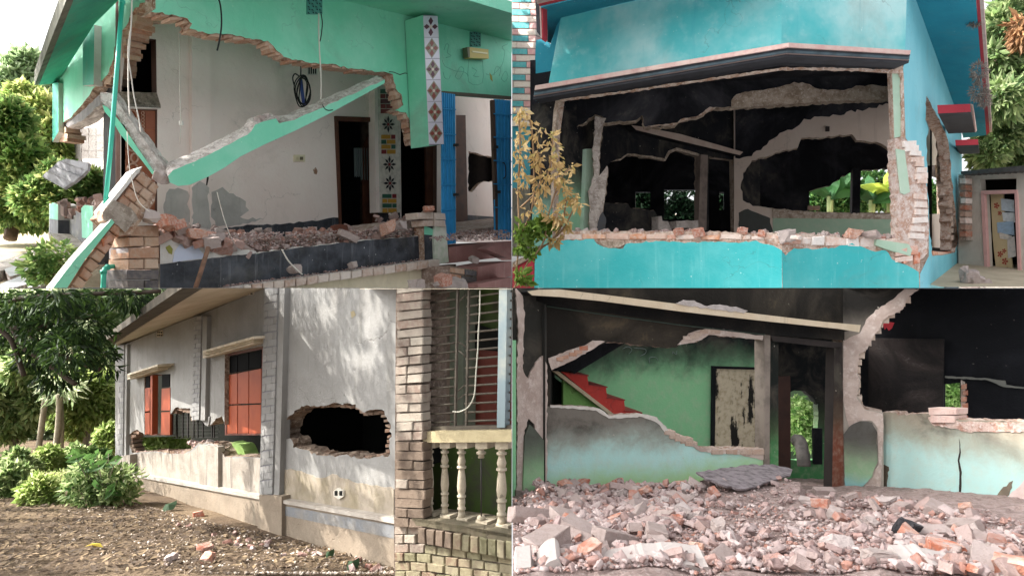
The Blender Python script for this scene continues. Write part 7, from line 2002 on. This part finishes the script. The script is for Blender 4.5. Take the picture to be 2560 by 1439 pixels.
    P_('scorch', B, jag([(2206, 1160), (2222, 1166), (2214, 1230), (2208, 1238)], 2, 8, 3, True), .003, plain('scorch', '6a6052', .9, var=.5, c2='4a4238', sc=9), off=.004)
    P_('fallen_plaster', B, jag([(2600, 1180), (2560, 1200), (2530, 1230), (2500, 1260), (2470, 1290), (2520, 1310), (2600, 1330)], 3, 9, 16, True), .02, plaster('pink_white_scar', 'dcc9c4', 'c2aaa2', .6, 5, .1), off=.01)
    P_('scorch', B, jag([(2470, 1292), (2440, 1290), (2470, 1262), (2500, 1225), (2530, 1200), (2526, 1232), (2498, 1262)], 3, 8, 17, True), .003, plain('scorch2', '6f6456', .9, var=.6, c2='8f8570', sc=9), off=.004)
    P_('mud_skirting', B, [(2208, 1244), (2330, 1262), (2600, 1330), (2600, 1400), (2208, 1300)], .02, plaster('mud_skirting', 'a8927e', '8f7d6c', .6, 5), off=.015)
    # black room behind
    K = B.back(1.6)
    Kb = vpl(2105, 10.2, 2560, 8.8)
    P_('black_room_wall', Kb, [(2090, 690), (2600, 690), (2600, 1180), (2090, 1180)], .1, sootd, holes=[[(2362, 960), (2400, 956), (2402, 1052), (2362, 1050)]])
    P_('burnt_door', Kb, [(2172, 845), (2360, 848), (2358, 1046), (2170, 1040)], .06, sootmat('burnt_door', '1f1c1c', '463d3a', '6a6260', 1.6, .8, .6), off=.12)
    P_('beam_edge', Kb, jag([(2362, 940), (2410, 942), (2470, 946), (2514, 952), (2516, 962), (2560, 968), (2560, 972), (2508, 966), (2470, 950), (2362, 944)], 1, 9, 4, True), .06, plain('beam_grey', '6a6a64', .8), off=.1)
    P_('jamb_bricks', Kb, [(2402, 950), (2412, 955), (2414, 1054), (2402, 1054)], .1, rough_break('col_mortar', 'a89a90'), off=.08)
    for k in range(6):
        pbrick(Kb, rect(2403 + (k % 2) * 3, 960 + k * 16, 2416 + (k % 2) * 3, 972 + k * 16), .1, brickmat('rb', ['a5624a']), H, .1, .004)
    P_('black_upper', vpl(2106, 8.9, 2560, 7.6), [(2200, 690), (2600, 690), (2600, 700), (2200, 700)], .1, sootd)
    prism('black_ceiling', [D.pt(2106, 722, -.05), B.pt(2600, 722, -.05), Kb.pt(2600, 722), Kb.pt(2106, 722)], V((0, 0, .03)), sootd, H)
    redc = make_obj('red_cloth', [Kb.pt(x, y, .3) for x, y in [(2205, 802), (2236, 806), (2230, 820), (2222, 826), (2216, 818), (2212, 824)]], [(0, 1, 2, 3, 4, 5)], plain('red_rag', 'b2303a', .8))
    tag(redc, 'scrap of red cloth hanging in the black room', 'cloth')

    # ---- plants behind ----
    gl = leafmat('room_leaf', ['4f7a3c', '7a9a55', 'a5b880', '5f8a48'], .5)
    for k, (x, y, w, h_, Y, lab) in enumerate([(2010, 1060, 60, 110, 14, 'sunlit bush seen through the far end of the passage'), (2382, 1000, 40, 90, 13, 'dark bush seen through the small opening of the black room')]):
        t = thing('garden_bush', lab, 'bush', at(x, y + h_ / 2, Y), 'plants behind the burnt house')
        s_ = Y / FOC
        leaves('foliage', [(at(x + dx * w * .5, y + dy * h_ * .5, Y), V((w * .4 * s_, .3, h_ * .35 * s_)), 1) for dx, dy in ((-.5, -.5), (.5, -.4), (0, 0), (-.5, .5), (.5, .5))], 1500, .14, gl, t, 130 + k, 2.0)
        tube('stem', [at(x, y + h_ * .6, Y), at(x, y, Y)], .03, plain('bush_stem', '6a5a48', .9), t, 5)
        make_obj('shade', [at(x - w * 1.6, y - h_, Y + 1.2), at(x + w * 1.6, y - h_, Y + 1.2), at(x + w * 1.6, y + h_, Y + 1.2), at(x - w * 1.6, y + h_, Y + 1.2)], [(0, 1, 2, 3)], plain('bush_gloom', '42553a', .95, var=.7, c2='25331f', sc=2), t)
    # tyre-like grey sack in the passage
    sk = tube('sack', smoothline([at(1990, 1100, 9.2), at(2000, 1104, 9.1), at(2006, 1130, 9.0), at(2010, 1165, 8.95)], 4), .09, plain('sack_grey', '6f6a66', .8, var=.5, c2='3a3634', sc=9), None, 9)
    tag(sk, 'grey burnt sack slumped in the passage', 'sack')

    # ---- rubble floor ----
    rng = np.random.default_rng(17)
    def fh(X, Y):
        px = X / Y * FOC + CX
        h = .05 * mnoise.noise(V((X * 1.7, Y * 1.7, 3))) + .035 * mnoise.noise(V((X * 5, Y * 5, 9)))
        if 1340 < px < 2000: h += .10 * math.exp(-((Y - 6.5) / .8) ** 2) * (1 if px < 1800 else 1.5)
        return h
    vs = []; fs = []
    NX, NY = 90, 90
    for j in range(NY + 1):
        Y = 2.3 + (11.5 - 2.3) * (j / NY) ** 1.4
        for i in range(NX + 1):
            X = .004 + (.86 * Y) * i / NX
            vs.append(V((X, Y, gz(X, Y) + fh(X, Y) + .012 * mnoise.noise(V((X * 22, Y * 22, 0))))))
    for j in range(NY):
        for i in range(NX): fs.append((j * (NX + 1) + i, j * (NX + 1) + i + 1, (j + 1) * (NX + 1) + i + 1, (j + 1) * (NX + 1) + i))
    fm = rough_break('rubble_dust', 'a8948e', '8d7a74', 'b8a8a2', 12, .8)
    tag(make_obj('floor', vs, fs, fm, smooth=False), kind='structure')
    def fpos(x, y, up=0.0):
        p = Fl.pt(x, y); return V((p.x, p.y, gz(p.x, p.y) + fh(p.x, p.y) + up))
    pts = []; szs = []
    for k in range(15000):
        x = rng.uniform(1284, 2560); y = 1245 + rng.uniform(0, 1) ** .9 * 192
        if x > 2210 and y < 1236 + (x - 2210) * .2: continue
        p = fpos(x, y, .012)
        pts.append(tuple(p)); szs.append(.005 + .02 * rng.uniform(0, 1) ** 2)
    tag(scatter_mesh('rubble', pts, szs, CRM, None, 19, .75), 'crushed brick and mortar covering the floor of the burnt house', 'rubble', kind='stuff')
    grp = 'broken bricks on the floor of the burnt house'
    cnt = 0
    k = 0
    mid = []
    while cnt < 2300 and k < 6000:
        k += 1
        if rng.uniform() < .45:
            x = rng.uniform(1290, 1790); y = rng.uniform(1232, 1330)
        else:
            x = rng.uniform(1290, 2555); y = 1245 + rng.uniform(0, 1) * 195
        if x > 2215 and y < 1252 + (x - 2210) * .2: continue
        near = (y - 1230) / 209
        if 1700 < x < 2250 and y > 1270 and rng.uniform() < .5: continue
        s_ = rng.uniform(.3, .66) * (1 - .35 * near)
        p = fpos(x, y, .035)
        if p.y > 6.75: p.y = 6.75
        which = rng.uniform()
        me = CHP[k % 5] if which < .2 else (CHR[k % 5] if which < .26 else (CHG[k % 5] if which < .45 else CH[k % len(CH)]))
        if p.x < .12: continue
        rr_ = (rng.uniform(-.7, .7), rng.uniform(-.7, .7), rng.uniform(0, 6.3))
        cnt += 1
        if cnt > 150:
            mid.append((me, tuple(p), rr_, s_ * rng.uniform(.2, .7))); continue
        o = place('brick_fragment', me, p, rr_, s_)
        tag(o, 'piece of broken brick in the rubble floor of the burnt house', 'brick', grp)
    tag(join_chunks('rubble', mid, CRM), 'middling brick fragments lying all over the floor of the burnt house', 'rubble', kind='stuff')
    # the ones that stand out
    spec = [(1455, 1240, CHR[0], .95, 'orange brick point standing up in the rubble under the green wall'), (1415, 1250, CHR[2], .8, 'orange brick fragment at the left of the rubble bank'), (1418, 1262, CHP[0], 1.0, 'white plaster lump in the rubble bank at the left'),
            (1540, 1245, CHR[4], .9, 'long reddish brick lying in the rubble bank'), (1730, 1215, CHG[1], 1.2, 'large grey block left of the charred board'), (1700, 1268, CHG[2], .85, 'grey whole brick in the middle of the rubble'),
            (1415, 1326, CHG[3], 1.1, 'grey cement block at the left of the rubble'), (1330, 1310, CHG[0], 1.3, 'large flat grey slab at the left edge of the rubble'), (1460, 1352, CHG[4], 1.1, 'tilted grey brick in front of the cement block'),
            (1535, 1362, CHG[1], 1.0, 'pinkish grey block in the left foreground'), (1640, 1355, CHG[2], .9, 'square grey brick in the centre foreground'), (1740, 1380, CHR[1], .6, 'small orange brick cube in the foreground'), (1800, 1335, CHP[2], .6, 'white plaster piece in the centre of the rubble'),
            (1390, 1412, CHP[1], .8, 'white plaster lump at the lower left of the rubble'), (1360, 1380, CHG[3], 1.2, 'long grey block in the lower left foreground'), (1470, 1415, CHR[3], .7, 'orange edged brick at the bottom left'), (2365, 1395, CHR[0], .8, 'orange brick face in the right foreground'),
            (2330, 1345, CHG[0], .8, 'grey brick right of the charred lump'), (2400, 1325, CHG[4], 1.0, 'grey block below the right wall'), (2340, 1293, CHG[1], 1.1, 'large pinkish block leaning before the right wall'), (2210, 1268, CHP[4], 1.0, 'pale mound of mortar at the foot of the bare corner'),
            (2060, 1235, CHG[2], .9, 'grey block in the doorway'), (2015, 1265, CHP[3], .8, 'white brick tilted before the doorway'), (2052, 1275, CHR[2], .7, 'orange brick before the doorway'), (2085, 1300, CHP[0], .6, 'small white stone before the doorway'), (2095, 1375, CHP[2], .8, 'long white stone in the front of the rubble'),
            (2200, 1420, CHP[1], .8, 'white block at the bottom front right of centre'), (2465, 1415, CHG[3], .9, 'pale brick at the bottom right'), (2540, 1430, CHR[4], .8, 'pink brick in the bottom right corner'), (2415, 1290, CHR[1], .7, 'red brick at the foot of the cracked wall')]
    for x, y, me, s_, lab in spec:
        tag(place('brick_fragment', me, fpos(x, y, .04), (rng.uniform(-.35, .35), rng.uniform(-.35, .35), rng.uniform(0, 6)), s_ * .72), lab, 'brick')
    bl = place('charred_lump', chunk_mesh('charred_lump', (.2, .17, .18), plain('charcoal', '211f22', .6, var=.6, c2='4a474a', sc=14, bump=.7), 303, 5, .5), fpos(2268, 1345, .05), (.2, .3, .5), .62)
    tag(bl, 'black charred lump lying in the rubble at the right', 'charred lump')
    # charred board across the bank
    Cb = pl3(at(1745, 1180, 6.2), at(1975, 1165, 6.9), at(1860, 1215, 5.9))
    cb = prism('charred_board', [Cb.pt(x, y) for x, y in jag([(1740, 1178), (1790, 1172), (1870, 1161), (1940, 1160), (1980, 1172), (1975, 1186), (1930, 1200), (1880, 1218), (1850, 1220), (1800, 1210), (1765, 1195)], 2, 9, 5, True)], V((0, .01, -.02)), plain('charred_board_wood', '857c7e', .85, var=.85, c2='4a4244', sc=14, bump=.8))
    tag(cb, 'charred grey board lying across the rubble before the doorway', 'board')
    # the bright broken sill right in front
    fw = plaster('front_white', 'b9afaa', 'a89c97', .4, 4, .0, rough=.9)
    V1 = vpl(1280, 2.75, 2560, 2.75)
    for poly, lab in (([(1482, 1470), (1500, 1436), (1560, 1424), (1620, 1410), (1700, 1408), (1770, 1416), (1790, 1440), (1790, 1470)], 'white plaster slab at the bottom centre of the rubble'), ([(1285, 1470), (1290, 1420), (1328, 1416), (1334, 1440), (1338, 1470)], 'white block at the bottom left corner of the rubble'), ([(1340, 1470), (1350, 1425), (1375, 1400), (1392, 1396), (1405, 1412), (1408, 1440), (1430, 1470)], 'upright white plaster shard at the bottom left'), ([(2270, 1470), (2275, 1416), (2350, 1412), (2362, 1424), (2420, 1432), (2440, 1470)], 'white slab at the bottom right of the rubble')):
        o = prism('plaster_slab', [V1.pt(x, y) for x, y in jag(poly, 2, 10, 3, True)], V((0, .16, .03)), fw)
        tag(o, lab, 'slab')

build_mint_house()
build_turquoise_house()
build_white_house()
build_burnt_room()
